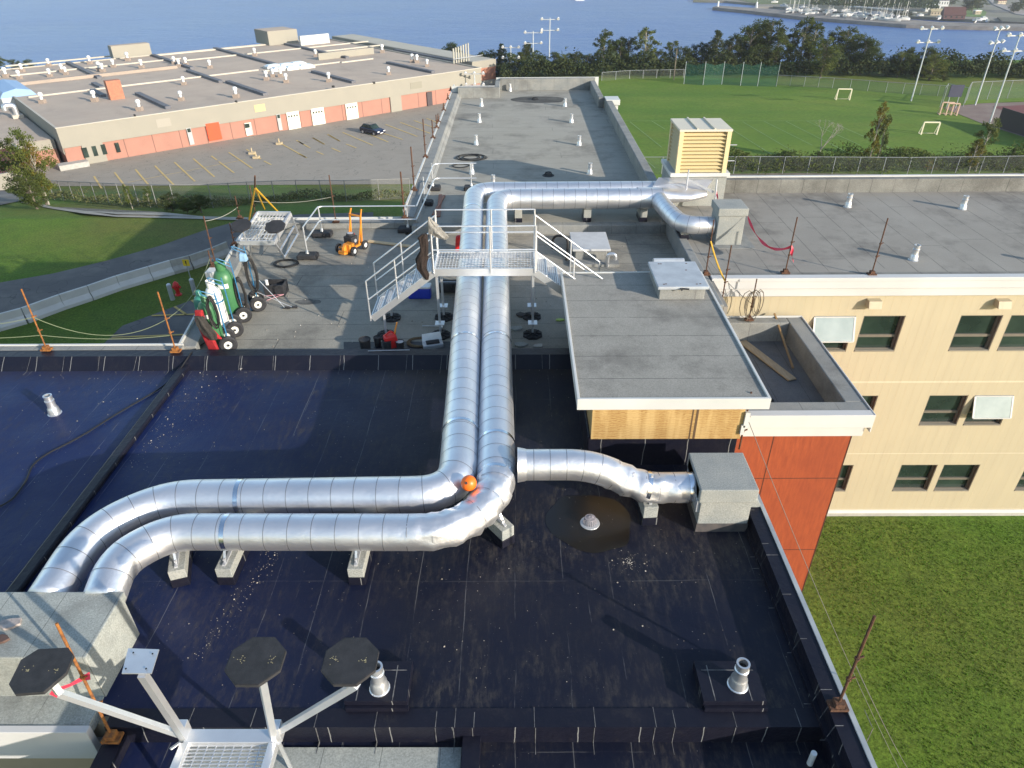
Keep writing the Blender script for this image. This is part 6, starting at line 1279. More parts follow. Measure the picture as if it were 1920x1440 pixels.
FP = lambda L_: [P(u, v, ZFIELD) for u, v in L_]
fence('long chain link fence along the near edge of the playing field', FP([(1195, 327), (1420, 326), (1700, 328), (1925, 325), (2150, 325)]), 2.5, 3.6)
fence('chain link fence along the far left edge of the playing field', FP([(1128, 152), (1180, 148), (1281, 146)]), 1.9, 3.0, r=.06)
fence('dark chain link fence below the trees at the far side of the field', FP([(1455, 160), (1560, 166), (1660, 174), (1790, 183)]), 2.2, 3.4, meshd_m, r=.045)
fence('tall chain link backstop fence around the infield', FP([(1762, 201), (1768, 192), (1805, 201), (1812, 189), (1925, 184), (2050, 186)]), 3.6, 4.0, r=.06)
fl = [gp(u, v) for u, v in ((85, 373), (140, 378), (230, 386), (330, 391), (400, 390), (470, 382), (560, 376), (650, 378), (770, 372))]
fence('sagging chain link fence between the left lawn and the parking lot', fl, 2.2, 3.2, meshd_m, mk('dull_fence_steel', (.25, .25, .24)), .04)
b_ = MB(); q = FP([(1868, 238), (1925, 258), (2000, 288)])
T = thing('dugout_screen', 'dark windscreen wall of the ball field at the right edge', 'screen', tuple(q[0])); [b_.beam(q[i] + Vector((0, 0, 1.7)), q[i + 1] + Vector((0, 0, 1.7)), .12, 3.3) for i in range(2)]; b_.build('panel', mk('dark_brown_screen', (.055, .045, .045), .9), T)
# green net
T = thing('field_net', 'tall green net on white poles at the far side of the field', 'net', tuple(P(1370, 158, ZFIELD)))
nx = [(1282, 158, 118), (1318, 160, 118), (1353, 159, 118), (1388, 161, 119), (1420, 162, 119), (1455, 163, 120)]
npt = [P(u, v, ZFIELD) for u, v, _ in nx]; nh = [zup(p, t) - ZFIELD for p, (_, _, t) in zip(npt, nx)]
b_ = MB(); [b_.add([npt[i], npt[i + 1], npt[i + 1] + Vector((0, 0, nh[i + 1])), npt[i].lerp(npt[i + 1], .5) + Vector((0, 0, (nh[i] + nh[i + 1]) / 2 - .5)), npt[i] + Vector((0, 0, nh[i]))], [(0, 1, 2, 3, 4)]) for i in range(5)]; b_.build('netting', mat('green_netting', (.008, .075, .05), rough=.8, alpha=.5), T)
for p, h in zip(npt, nh): b_ = MB(); b_.cyl(p, p + Vector((0, 0, h + .3)), .06, n=6); b_.build('pole', steelgal_m, T)
# goals
def goal(u, v, w_, h, d_, rz, lab, m):
    T_ = thing('goal_frame', lab, 'goal', tuple(P(u, v, ZFIELD)), rz, 'small goals on the playing field', local=True); r = .1
    for s_ in (-1, 1): b_ = MB(); b_.box(s_ * w_ / 2 - r, s_ * w_ / 2 + r, -r, r, 0, h); b_.beam((s_ * w_ / 2, 0, h), (s_ * w_ / 2, d_, .05), r); b_.beam((s_ * w_ / 2, 0, .05), (s_ * w_ / 2, d_, .05), r); b_.build('side_frame', m, T_)
    b_ = MB(); b_.box(-w_ / 2, w_ / 2, -r, r, h - r, h + r); b_.build('crossbar', m, T_); b_ = MB(); b_.box(-w_ / 2, w_ / 2, d_ - .05, d_ + .05, 0, .1); b_.build('ground_bar', m, T_)
cw = mk('cream_goal_paint', (.72, .66, .48), .5); pk = mk('pale_pink_wood', (.62, .42, .32), .7)
goal(1580, 188, 2.7, 2.2, 1.1, rad(-6), 'cream goal in the middle of the far field', cw)
goal(1741, 253, 2.6, 2.1, 1.0, rad(-4), 'cream goal nearest the fence', cw)
goal(1772, 216, 2.0, 2.3, 1.4, rad(-10), 'left wooden frame of the pair beside the infield', pk); goal(1783, 217, 1.9, 2.2, 1.4, rad(-10), 'right wooden frame of the pair beside the infield', pk)
T = thing('scoreboard', 'small dark scoreboard on posts behind the backstop', 'scoreboard', tuple(P(1783, 204, ZFIELD))); q = P(1783, 204, ZFIELD); b_ = MB(); b_.box(q.x - 1.3, q.x + 1.3, q.y, q.y + .2, ZFIELD + 2.2, ZFIELD + 4.4); b_.build('board', mk('navy_board', (.02, .025, .06)), T); b_ = MB(); [b_.cyl(q + Vector((x, .1, 0)), q + Vector((x, .1, 2.3)), .07, n=6) for x in (-.9, .9)]; b_.build('post', steelgal_m, T)
p = P(1755, 345, ZFIELD + 1.2); T = thing('sign_post', 'tilted white sign with a blue round symbol beyond the cream wing roof', 'sign', (p.x, p.y, ZFIELD), local=True)
b_ = MB(); b_.cyl((0, 0, 0), (.3, 0, 1.6), .04, n=6); b_.build('post', steelgal_m, T); b_ = MB(); b_.hexa([(-.2, -.06, 1.2), (.35, -.06, 1.1), (.35, -.04, 1.1), (-.2, -.04, 1.2)], [(.2, -.06, 2.5), (.75, -.06, 2.4), (.75, -.04, 2.4), (.2, -.04, 2.5)]); b_.build('plate', white_p, T)
b_ = MB(); b_.lathe([(.12, 0), (.19, 0), (.19, .012), (.12, .012)], (.29, -.075, 1.85), 16, axis='y', caps=False); b_.build('symbol', mat('sign_blue', (.05, .12, .5)), T)
# floodlight masts
def mast(u, v, vt, label, z=ZFIELD, rows=2, face=0, n_=3, zb=None):
    p = P(u, v, z); h = zup(p, vt) - z; T_ = thing('floodlight_mast', label, 'floodlight', tuple(p), face, 'tall floodlight masts', local=True)
    b_ = MB(); b_.cyl((0, 0, 0), (0, 0, h), .16, .09, 8); b_.build('pole', mat('pale_grey_pole', (.48, .52, .54), rough=.5, metal=.3), T_, smooth=True)
    for r in range(rows):
        z_ = h - .4 - r * 2.4; b_ = MB(); b_.box(-2.4, 2.4, -.08, .08, z_ - .08, z_ + .08); b_.build('crossarm', steelgal_m, T_)
        for k in range(n_):
            x = -2.0 + 4.0 * k / (n_ - 1); b_ = MB(); b_.tube([(x, .2, z_ + .42), (x, -.05, z_ + .32), (x, -.38, z_ + .1)], [.13, .27, .34], 10); b_.build('lamp_head', white_p, T_, smooth=True)
mast(1708, 190, 50, 'right field floodlight mast, left of three')
mast(1828, 198, 50, 'right field floodlight mast, middle of three', face=rad(30)); mast(1855, 232, 62, 'right field floodlight mast, nearest the dark windscreen')
mast(999, 151, 58, 'thin floodlight mast left of its taller neighbour beyond the long wing', ZLOT + 1, n_=2); mast(1029, 150, 33, 'tallest floodlight mast beyond the long wing', ZLOT + 1, n_=2); mast(958, 149, 86, 'short floodlight mast beyond the workshop corner', ZLOT + 1, n_=3)
mast(890, 156, 135, 'low floodlight post against the workshop wall', -11.5, n_=3, rows=2)
p = P(1263, 150, ZFIELD); b_ = MB(); b_.cyl(p, p + Vector((0, 0, zup(p, 92) - ZFIELD)), .13, n=6); solo(b_, 'utility_pole', 'bare dark utility pole left of the green net', 'pole', bark_m)
# ------------------------------------------------------------------ vegetation
def leafmat(name, c, c2):
    def ex(t, vec, col, b):
        oi = t.nodes.new('ShaderNodeObjectInfo'); r = oi.outputs['Random']
        col = mixc(t, step(t, noise(t, vec, .45, 2), .35, .65), col, tuple(c2))
        return mixc(t, 1.0, col, mixc(t, r, (.7, .75, .7), (1.25, 1.15, 1.0)), 'MULTIPLY')
    m = mat(name, c, rough=.8, spec=.15, extra=ex, obj=False); t = m.node_tree; b = t.nodes['Principled BSDF']
    tl = t.nodes.new('ShaderNodeBsdfTranslucent'); mx = t.nodes.new('ShaderNodeMixShader'); mx.inputs[0].default_value = .3
    src = b.inputs['Base Color'].links[0].from_socket; t.links.new(src, tl.inputs[0]); t.links.new(b.outputs[0], mx.inputs[1]); t.links.new(tl.outputs[0], mx.inputs[2]); t.links.new(mx.outputs[0], t.nodes['Material Output'].inputs[0]); return m
lf_dark = leafmat('dark_conifer_foliage', (.038, .058, .024), (.058, .075, .032))
lf_mid = leafmat('mid_green_foliage', (.058, .088, .025), (.085, .105, .032))
lf_lite = leafmat('light_green_foliage', (.095, .13, .035), (.13, .15, .04))
lf_yel = leafmat('yellow_green_foliage', (.15, .16, .03), (.20, .15, .03))
def leaf(b_, c, s_, rnd):
    d = Vector((rnd.gauss(0, 1), rnd.gauss(0, 1), rnd.gauss(0, 1) + .4)).normalized(); u = d.orthogonal().normalized(); a = rnd.uniform(0, 6.28); v = d.cross(u); u, v = u * math.cos(a) + v * math.sin(a), v * math.cos(a) - u * math.sin(a)
    l, w_ = s_ * rnd.uniform(.6, 1.3), s_ * rnd.uniform(.35, .6); b_.add([c - u * l * .5, c + v * w_ * .5, c + u * l * .5, c - v * w_ * .5], [(0, 1, 2, 3)])
def tree_proto(kind, seed, lm, dens=1.0):
    rnd = random.Random(seed); T_ = thing('tree', 'tree', 'tree', (0, 0, 0), 0, 'trees behind the playing field', local=True)
    tb, cb = MB(), MB(); H_ = 10.0; lean = (rnd.uniform(-.6, .6), rnd.uniform(-.4, .4))
    def ax_(t): return Vector((lean[0] * t * t, lean[1] * t, H_ * t))
    tb.tube([ax_(k / 8 * .97) for k in range(9)], [.2 * (1 - .85 * k / 8) + .02 for k in range(9)], 6)
    if kind == 'conifer':
        n_ = 34
        for i in range(n_):
            t = .12 + .86 * (i / n_); R_ = (2.7 * (1 - t) ** .75 + .2) * rnd.uniform(.7, 1.15)
            for k in range(6):
                a = rnd.uniform(0, 6.28); e = ax_(t) + Vector((math.cos(a) * R_, math.sin(a) * R_, -.25 * R_ + .2)); s0 = ax_(t)
                if k < 2: tb.tube([s0, e], [.04, .012], 4)
                for q in range(int(13 * dens)): f = rnd.uniform(.2, 1.0) ** .7; c = s0.lerp(e, f) + Vector((rnd.gauss(0, .16), rnd.gauss(0, .16), rnd.gauss(0, .12))); leaf(cb, c, .40, rnd)
    else:
        n_ = 34 if kind == 'broad' else 22
        for i in range(n_):
            t = (i + .5) / n_ * .82 + .16 + rnd.uniform(-.04, .04) if kind == 'broad' else (i + .5) / n_ * .70 + .28; a = rnd.uniform(0, 6.28)
            env = math.sin(math.pi * min(1, max(.05, (t - .08) / .98))) ** .55
            R_ = (2.9 if kind == 'broad' else 2.1) * env * rnd.uniform(.45, 1.0); s0 = ax_(t * .8); e = ax_(t) + Vector((math.cos(a) * R_, math.sin(a) * R_, rnd.uniform(-.2, .4)))
            m_ = s0.lerp(e, .5) + Vector((0, 0, .15)); tb.tube([s0, m_, e], [.07, .045, .015], 4)
            cr = rnd.uniform(.7, 1.2) * (1 if kind == 'broad' else .75)
            for s_ in range(3):
                c0 = e + Vector((rnd.gauss(0, .45), rnd.gauss(0, .45), rnd.gauss(0, .35))) * cr
                for q in range(int(46 * dens)):
                    d = Vector((rnd.gauss(0, 1), rnd.gauss(0, 1), rnd.gauss(0, .8))).normalized() * cr * .7 * rnd.uniform(.3, 1.1); leaf(cb, c0 + d, .36, rnd)
            for q in range(20):
                leaf(cb, s0.lerp(e, rnd.uniform(.2, 1)) + Vector((rnd.gauss(0, .3), rnd.gauss(0, .3), rnd.gauss(0, .3))), .36, rnd)
    tb.build('trunk', pbark_m if kind == 'loose' else bark_m, T_); cb.build('crown', lm, T_); return T_
protos = [tree_proto('broad', 1, lf_dark, 1.1), tree_proto('broad', 2, lf_mid, 1.0), tree_proto('broad', 5, lf_mid, 1.0), tree_proto('loose', 3, lf_mid, .9), tree_proto('loose', 4, lf_lite, .9), tree_proto('conifer', 6, lf_dark), tree_proto('conifer', 7, lf_mid), tree_proto('broad', 9, lf_lite, .9), tree_proto('loose', 10, lf_yel, .9)]
DESC = ['dark leafy', 'broad green', 'rounded green', 'loose airy', 'pale airy', 'dark spiky', 'green spiky', 'light green leafy', 'yellowish thin']
used = set()
def tree(k, u, vt, y, label, sx=1.0, group=None, zb=None, vb=None):
    if vb is not None: p = gp(u, vb)
    else: p = Q(u, 150, y)
    p = Vector((p.x, p.y, G(p.x, p.y) - .1 if zb is None else zb)); h = max(1.2, zup(p, vt) - p.z); s_ = h / 10.2; o_ = protos[k]
    if k in used: o_ = ctree(protos[k], tuple(p), random.uniform(0, 6.28), label, (s_ * sx, s_ * sx, s_))
    else: used.add(k); o_.location = p; o_.rotation_euler = (0, 0, random.uniform(0, 6.28)); o_['label'] = label; o_.scale = (s_ * sx, s_ * sx, s_)
    if group: o_['group'] = group
    return o_
row = [(846, 86, 225, 1), (851, 80, 222, 1), (905, 96, 200, 6), (925, 96, 200, 1), (943, 80, 198, 5), (958, 100, 196, 1), (973, 96, 198, 6), (984, 80, 200, 5), (993, 78, 202, 5), (1012, 104, 192, 1), (1040, 98, 190, 1), (1058, 103, 190, 7), (1078, 98, 190, 0), (1100, 102, 190, 1), (1130, 56, 192, 3), (1142, 74, 196, 3), (1158, 72, 192, 1), (1176, 70, 194, 0), (1205, 50, 190, 4), (1228, 94, 190, 0), (1251, 76, 194, 4), (1278, 88, 190, 1), (1300, 84, 192, 0), (1320, 78, 190, 0), (1338, 54, 188, 5), (1362, 72, 190, 0), (1376, 66, 192, 0), (1395, 46, 190, 1), (1412, 40, 194, 2), (1432, 38, 190, 0), (1450, 62, 188, 1), (1472, 60, 192, 3), (1492, 32, 190, 3), (1510, 42, 190, 3), (1537, 72, 182, 7), (1548, 60, 192, 0), (1570, 52, 190, 2), (1592, 66, 190, 7), (1610, 70, 186, 1), (1626, 78, 188, 7), (1662, 108, 184, 1), (1680, 98, 182, 2), (1694, 90, 186, 1), (1712, 100, 182, 2), (1728, 88, 182, 1), (1742, 104, 178, 7), (1768, 132, 176, 1), (1800, 128, 186, 0), (1822, 124, 186, 1), (1845, 116, 188, 7), (1870, 112, 186, 2), (1892, 118, 186, 7), (1918, 112, 184, 1), (1945, 118, 184, 0)]
for i, (u_, vt_, y_, k) in enumerate(row):
    tree(k, u_, vt_, y_, '%s tree, %s from the left in the row behind the field' % (DESC[k], ORD[i]), random.uniform(1.1, 1.4) * (1.5 if vt_ > 90 else 1.05))
for i, (u_, vt_) in enumerate([(8, 104), (36, 112), (62, 112)]):
    tree(1 + i % 2, u_, vt_, 262, 'small green tree on the water edge at far left, %s of three' % ORD[i], 1.9, group='trees beyond the workshop roof', zb=-22)
# individual young trees
def sapling(u, vb, vt, k, label, sx=1.0, z=None):
    p = P(u, vb, z) if z is not None else gp(u, vb); h = zup(p, vt) - p.z; s_ = h / 10.2
    if k in used: o_ = ctree(protos[k], (p.x, p.y, p.z - .05), random.uniform(0, 6.28), label, (s_ * sx, s_ * sx, s_))
    else: used.add(k); o_ = protos[k]; o_.location = p; o_['label'] = label; o_.scale = (s_ * sx, s_ * sx, s_)
    o_['group'] = 'young trees and bushes by the fences'
    return o_
sapling(88, 384, 248, 7, 'birch tree with thin yellowing leaves at the far left lawn corner', .85); sapling(70, 392, 330, 2, 'green bush at the foot of the yellowing birch', 1.8); sapling(55, 380, 262, 7, 'bushy young tree left of the yellowing birch', .9); sapling(92, 384, 272, 8, 'small yellow tree right of the yellowing birch', .8)
sapling(249, 392, 345, 4, 'pale sapling by the left fence, left of two', .8); sapling(283, 390, 350, 4, 'pale sapling by the left fence, right of two', .9)
sapling(325, 396, 362, 0, 'round dark bush by the left fence', 2.2); sapling(378, 398, 366, 1, 'wide dark bush by the left fence', 2.4); sapling(352, 398, 374, 2, 'low bush between two dark bushes by the left fence', 2.0)
sapling(1625, 318, 195, 8, 'thin young tree by the field fence, left of two', .55, ZFIELD); sapling(1640, 318, 215, 3, 'thin young tree by the field fence, right of two', .5, ZFIELD)
sapling(1828, 322, 222, 4, 'leafy young tree by the field fence near the right edge', .95, ZFIELD); sapling(1815, 325, 262, 8, 'yellow green young tree beside the leafy one at the fence', 1.1, ZFIELD)
sapling(1888, 322, 275, 1, 'slender green tree by the field fence at far right', .6, ZFIELD)
for i, (u_, vt_, k) in enumerate([(1368, 300, 7), (1392, 288, 2), (1432, 302, 7), (1470, 282, 2), (1500, 296, 7), (1530, 284, 1), (1560, 300, 7), (1590, 302, 1), (1622, 296, 2), (1660, 305, 1), (1700, 306, 0), (1738, 300, 8), (1752, 308, 8), (1790, 298, 0), (1860, 292, 1), (1905, 290, 1)]):
    sapling(u_, 322, vt_, k, '%s bush in the strip along the field fence, %s from the left' % (['dark', 'green', 'rounded', '', '', '', '', '', 'golden'][k], ORD[i]), 1.5, ZFIELD)
p = P(1528, 320, ZFIELD); b_ = MB(); rnd = random.Random(3); h = zup(p, 232) - ZFIELD
def limb(a, d, l, r, n_):
    e = a + d * l; b_.tube([a, a.lerp(e, .5) + Vector((rnd.gauss(0, .1), 0, rnd.gauss(0, .1))), e], [r, r * .75, r * .4], 5)
    if n_: [limb(e, (d + Vector((rnd.uniform(-.8, .8), rnd.uniform(-.5, .5), rnd.uniform(-.1, .5)))).normalized(), l * .62, r * .5, n_ - 1) for _ in range(3)]
limb(p, Vector((.05, 0, 1)), h * .46, .16, 4); solo(b_, 'dead_tree', 'bare dead grey tree by the field fence', 'tree', pbark_m)
def weeds(name, lab, area, n_, hs, s_, m, seed=1):
    rnd = random.Random(seed); b_ = MB()
    for _ in range(n_):
        x, y = area(rnd); z = G(x, y); h = hs * rnd.uniform(.2, 1.0) * (.6 + .8 * abs(math.sin(x * .35) * math.cos(x * .13 + y * .2)))
        leaf(b_, Vector((x, y, z + h)), s_ * rnd.uniform(.7, 1.4), rnd)
    return solo(b_, name, lab, None, m, kind='stuff')
w1, w2 = P(1345, 321, ZFIELD), P(1960, 321, ZFIELD)
weeds('weed_strip', 'green weeds and low growth along the field fence', lambda r: (r.uniform(w1.x, w2.x), w1.y + r.gauss(1, 1.6)), 20000, 2.3, .34, lf_lite, 2)
weeds('undergrowth', 'dark undergrowth beneath the trees behind the field', lambda r: (lambda x: (x, 184.5 + abs(r.gauss(0, 4)) - (0.12 * max(0, x - 60))))(r.uniform(-4, 175)), 30000, 4.4, .7, lf_dark, 4)
def fa(r):
    i = r.randrange(len(fl) - 1); p = fl[i].lerp(fl[i + 1], r.random()); return p.x + r.gauss(0, .7), p.y + abs(r.gauss(0, 1.8)) - .6
weeds('tall_weeds', 'tall weeds growing along the sagging left fence', fa, 7000, .9, .24, leafmat('weed_foliage', (.11, .14, .05), (.20, .19, .09)), 5)
# near lawn: real blades, clumps of clover
rnd = random.Random(8); b_ = MB()
for _ in range(60000):
    x = rnd.uniform(5.6, 30); y = rnd.uniform(2, 21.5)
    if math.sin(x * .9 + 1.3 * math.sin(y * .7)) * math.cos(y * 1.1 + x * .3) > .72 and rnd.random() < .5: continue
    z = G(x, y); s_ = rnd.uniform(.02, .05); a = rnd.uniform(0, 6.28); t = rnd.uniform(.2, 1.2)
    dx, dy = math.cos(a), math.sin(a); w_ = s_ * .7
    b_.add([(x - dy * w_, y + dx * w_, z), (x + dy * w_, y - dx * w_, z), (x + dx * s_ * t, y + dy * s_ * t, z + s_)], [(0, 1, 2)])
solo(b_, 'grass_blades', 'short grass and clover tufts of the near right lawn', None, leafmat('near_grass', (.078, .175, .014), (.105, .20, .024)), kind='stuff')
# ------------------------------------------------------------------ far shore with the marina
ZS = ZSEA + 1.2
def PS(u, v, z=ZS): return P(u, v, z)
def shore(name, px, m, z0, z1, kind='structure', lab=None):
    b_ = MB(); b_.prism([PS(u, v, z1)[:2] for u, v in px], z0, z1); o_ = b_.build(name, m); o_['kind'] = kind
rock = mat('grey_breakwater_rock', (.13, .12, .115), (.24, .22, .20), .12, rough=.95, bump=1.0, bscale=.6)
shore('breakwater', [(1336, 13.5), (1345, 10.5), (1450, 17), (1500, 20), (1600, 28), (1700, 36), (1760, 41), (1925, 45), (2100, 47), (2100, 54), (1925, 51.5), (1800, 49), (1700, 46), (1600, 38.5), (1500, 31), (1400, 19.5)], rock, ZSEA - 2, ZSEA + 2.5)
shore('harbour_ground', [(1415, 12.5), (1450, 12), (1500, 16), (1600, 24), (1700, 30), (1925, 42), (2300, 44), (2600, -60), (1500, -60), (1380, -8), (1300, -2.5), (1300, .5), (1360, 1.5), (1425, 7)], mat('harbour_gravel', (.22, .20, .18), (.13, .14, .09), .03, rough=.95), ZSEA - 2, ZSEA + 2.0)
gsh = mat('shore_grass', (.08, .12, .04), (.13, .14, .06), .02, rough=.95)
shore('shore_meadow', [(1425, 7), (1380, -1), (1500, -12), (1560, -2), (1530, 7)], gsh, ZSEA - 2, ZSEA + 2.3); shore('shore_lawn', [(1790, 18), (1825, 10), (1850, 22), (1846, 31), (1812, 30)], mat('shore_lawn_grass', (.09, .17, .03), (.11, .18, .05), .03, rough=.95), ZSEA - 2, ZSEA + 2.4)
shore('shore_road', [(1845, -10), (1862, 8), (1905, 26), (1960, 33), (1960, 25), (1900, 17), (1872, 4), (1862, -10)], mat('pale_road', (.27, .25, .24), rough=.9), ZSEA - 2, ZSEA + 2.5)
shore('shore_embankment', [(1870, 32), (1925, 34), (1990, 36), (1990, 44), (1925, 42), (1880, 40)], mat('dark_embankment', (.055, .07, .05), (.10, .09, .08), .05, rough=.95), ZSEA - 2, ZSEA + 3.0)
def sbox(u, v, w_, d_, h, rz, name, lab, wm, rm, gable=0, z=ZSEA + 2.0):
    p = PS(u, v, z); T_ = thing(name, lab, 'building', tuple(p), rz, local=True); b_ = MB(); b_.box(-w_ / 2, w_ / 2, 0, d_, 0, h); b_.build('wall', wm, T_); b_ = MB()
    if gable: b_.add([(-w_ / 2 - .5, -.5, h), (w_ / 2 + .5, -.5, h), (w_ / 2 + .5, d_ + .5, h), (-w_ / 2 - .5, d_ + .5, h), (-w_ / 2, d_ / 2, h + gable), (w_ / 2, d_ / 2, h + gable)], [(0, 1, 5, 4), (2, 3, 4, 5), (1, 2, 5), (3, 0, 4)])
    else: b_.box(-w_ / 2 - .3, w_ / 2 + .3, -.3, d_ + .3, h, h + .5)
    b_.build('roof', rm, T_); b_ = MB(); [b_.box(-w_ / 2 + w_ * (k + .3) / 4, -w_ / 2 + w_ * (k + .6) / 4, -.1, 0, h * .35, h * .75) for k in range(4)]; b_.build('window', dkg, T_)
tanw = mk('tan_wall', (.45, .38, .28)); bn_ = mk('brown_roof', (.14, .06, .05)); wr = mk('white_roof', (.78, .78, .76)); gr_ = mk('slate_roof', (.10, .11, .16))
sbox(1748, 22, 12, 9, 5, rad(-12), 'marina_office', 'white roofed marina building beside the moored masts', wr, wr); sbox(1768, 12, 9, 8, 5, rad(-12), 'white_house', 'white house with slate roof on the far shore', wr, gr_, 3)
sbox(1788, 36, 16, 11, 3, rad(-15), 'clubhouse', 'red brown clubhouse with steep roof on the far shore', bn_, mk('red_brown_roof', (.10, .04, .03)), 5.5); sbox(1756, 29, 10, 7, 3, rad(-8), 'tan_shed', 'tan shed left of the red brown clubhouse', tanw, mk('tan_roof', (.42, .36, .22)), 2)
sbox(1833, 28, 5, 4, 3, 0, 'beige_hut', 'small beige hut on the shore lawn', tanw, wr); sbox(1878, 8, 9, 6, 3, rad(10), 'brown_hut', 'brown roofed hut beyond the shore road', tanw, bn_, 2)
p, q = PS(1595, 12, ZSEA + 3.4), PS(1699, 20, ZSEA + 3.4); b_ = MB(); b_.beam(p, q, 6.5, .8); b_.beam(p - Vector((0, 0, 2)), q - Vector((0, 0, 2)), 2.5, 2.6); solo(b_, 'boat_shed_roof', 'long thin white roof of the boathouse behind the yachts', 'boathouse', mk('pale_grey_roof', (.62, .66, .68)))
T = thing('harbour_beacon', 'small white beacon at the tip of the breakwater', 'beacon', tuple(PS(1346, 12, ZSEA + 2.5))); q = PS(1346, 12, ZSEA + 2.5); b_ = MB(); b_.cyl(q, q + Vector((0, 0, 4.5)), 1.1, .7, 10); b_.build('tower', white_p, T); b_ = MB(); b_.cyl(q + Vector((0, 0, 4.5)), q + Vector((0, 0, 6)), .5, .3, 8); b_.build('lantern', green_c, T)
T = thing('harbour_beacon', 'small white beacon farther along the breakwater', 'beacon', tuple(PS(1418, 15, ZSEA + 2.5))); q = PS(1418, 15, ZSEA + 2.5); b_ = MB(); b_.cyl(q, q + Vector((0, 0, 5)), 1.2, .8, 10); b_.build('tower', white_p, T); b_ = MB(); b_.cyl(q + Vector((0, 0, 5)), q + Vector((0, 0, 10)), .12, n=5); b_.build('mast', white_p, T)
b_ = MB(); p, q = PS(1672, 46.5, ZSEA + .5), PS(1800, 49.5, ZSEA + .5); b_.beam(p, q, 2.0, .5); solo(b_, 'floating_dock', 'floating dock along the outer breakwater', 'dock', mk('grey_dock', (.35, .38, .42)))
def hull(b_, L_, B_, H_):
    n_ = 9; ring0, ring1 = [], []
    for k in range(n_): t = k / (n_ - 1); w_ = B_ / 2 * (math.sin(math.pi * (.18 + .82 * t) ** .8) ** .7 if t < 1 else .02); x = -L_ / 2 + L_ * t; ring0.append((x, w_ * .5, 0)); ring1.append((x, max(w_, .02), H_))
    vs_ = ring0 + [(x, -y, z) for x, y, z in ring0] + ring1 + [(x, -y, z) for x, y, z in ring1]; f_ = []
    for k in range(n_ - 1): f_ += [(k, k + 1, 2 * n_ + k + 1, 2 * n_ + k), (n_ + k + 1, n_ + k, 3 * n_ + k, 3 * n_ + k + 1), (2 * n_ + k, 2 * n_ + k + 1, 3 * n_ + k + 1, 3 * n_ + k), (k + 1, k, n_ + k, n_ + k + 1)]
    b_.add(vs_, f_)
Y0 = thing('sailboat', 'sailboat', 'sailboat', (0, 0, 0), 0, 'white yachts on the hard in the marina', local=True)
b_ = MB(); hull(b_, 9, 2.8, 1.5); b_.build('hull', white_p, Y0); b_ = MB(); b_.box(-1.5, 1.8, -.8, .8, 1.5, 2.1); b_.build('cabin', white_metal, Y0, bevel=.15); b_ = MB(); b_.cyl((.6, 0, 1.5), (.6, 0, 12.5), .22, .16, 5); b_.cyl((.6, 0, 2.9), (-3.2, 0, 2.9), .1, n=5); b_.build('mast', mk('pale_mast', (.60, .58, .52)), Y0)
M0 = thing('motorboat', 'motorboat', 'motorboat', (0, 0, 0), 0, 'small white motorboats in the marina', local=True)
b_ = MB(); hull(b_, 7, 2.4, 1.3); b_.build('hull', white_p, M0); b_ = MB(); b_.box(-1.5, 1.2, -.8, .8, 1.3, 2.3); b_.build('cabin', paleglass_m, M0, bevel=.15)
rnd = random.Random(21); us = sorted([rnd.uniform(1478, 1700) for _ in range(46)])
for i, u_ in enumerate(us):
    t = (u_ - 1478) / 222; vlow = 25 + 17 * t; v_ = vlow - rnd.uniform(0, 12); p = PS(u_, v_, ZSEA + 2.6); lb = 'white yacht on stands in the marina, %s from the left' % ORD[i]; s_ = rnd.uniform(.75, 1.15)
    if i == 0: Y0.location = p; Y0.rotation_euler = (0, 0, .6); Y0['label'] = lb
    else: ctree(Y0, tuple(p), rnd.uniform(-1, 1.5), lb, s_)
mb_ = [(1480, 24), (1494, 23), (1512, 27), (1530, 25), (1548, 28), (1566, 31), (1584, 33), (1602, 33), (1622, 36), (1640, 37), (1655, 38), (1665, 35), (1696, 24), (1712, 25), (1725, 30), (1760, 36), (1832, 39), (1843, 37), (1850, 41), (1828, 42), (1470, 12), (1452, 5)]
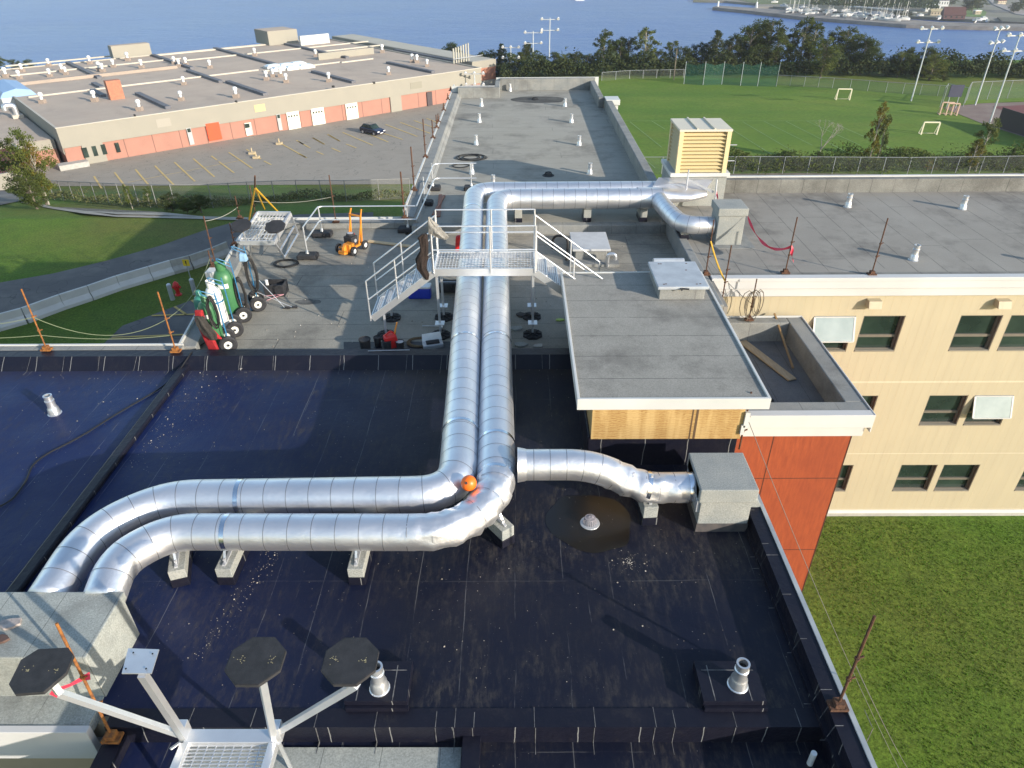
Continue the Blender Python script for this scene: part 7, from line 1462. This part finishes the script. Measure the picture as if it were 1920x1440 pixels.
for i, (u_, v_) in enumerate(sorted(mb_)):
    p = PS(u_, v_, ZSEA + 2.6); lb = 'small white motorboat in the marina, %s from the left' % ORD[i]
    if i == 0: M0.location = p; M0['label'] = lb
    else: ctree(M0, tuple(p), rnd.uniform(-1, 1.5), lb, rnd.uniform(.8, 1.3))
p = PS(1087, 1.2, ZSEA + .1); o_ = ctree(M0, tuple(p), .3, 'lone dark motorboat far out on the bay', 1.6)
def far_tree(k, u, v, h, lab, sx=1.5):
    p = PS(u, v, ZSEA + 2); o_ = ctree(protos[k], tuple(p), random.uniform(0, 6), lab, (h / 10 * sx, h / 10 * sx, h / 10)); o_['group'] = 'trees on the far shore'
for i, (u_, v_, h) in enumerate([(1812, 21, 11), (1822, 22, 13), (1832, 19, 11), (1900, 24, 8), (1910, 22, 9), (1784, 10, 8), (1702, 34, 5), (1690, 32, 5), (1680, 32, 5)]): far_tree(i % 3, u_, v_, h, 'green tree on the far shore, %s of nine' % ORD[i], 2.0)
b_ = MB(); rnd = random.Random(4)
for _ in range(9000):
    u_ = rnd.uniform(1520, 1760); v_ = rnd.uniform(-30, 11 + (u_ - 1560) * .03) - 2; p = PS(u_, v_, ZSEA + 2 + rnd.uniform(0, 11)); leaf(b_, p, 3.0, rnd)
solo(b_, 'far_wood', 'dark wood behind the marina masts', None, lf_dark, kind='stuff')
# near shore road glimpsed through the trees
b_ = MB(); q = [P(1775, 140, -22), P(1812, 132, -22), P(1925, 122, -22)]
for i in range(2): b_.beam(q[i], q[i + 1], 9, 1.0)
o_ = b_.build('shore_highway', mat('pale_highway', (.30, .29, .27), rough=.9)); o_['kind'] = 'structure'

# ------------------------------------------------------------------ light sea haze over the far distance
hz = bpy.data.materials.new('sea_haze'); hz.use_nodes = True; t = hz.node_tree; t.nodes.remove(t.nodes['Principled BSDF'])
pv = t.nodes.new('ShaderNodeVolumePrincipled'); pv.inputs['Color'].default_value = (.86, .90, 1, 1); pv.inputs['Density'].default_value = .00017; pv.inputs['Anisotropy'].default_value = .3
t.links.new(pv.outputs[0], t.nodes['Material Output'].inputs['Volume'])
b_ = MB(); b_.box(-2800, 2800, -160, 5400, ZSEA - 9, 26); o_ = b_.build('haze', hz); o_['kind'] = 'stuff'
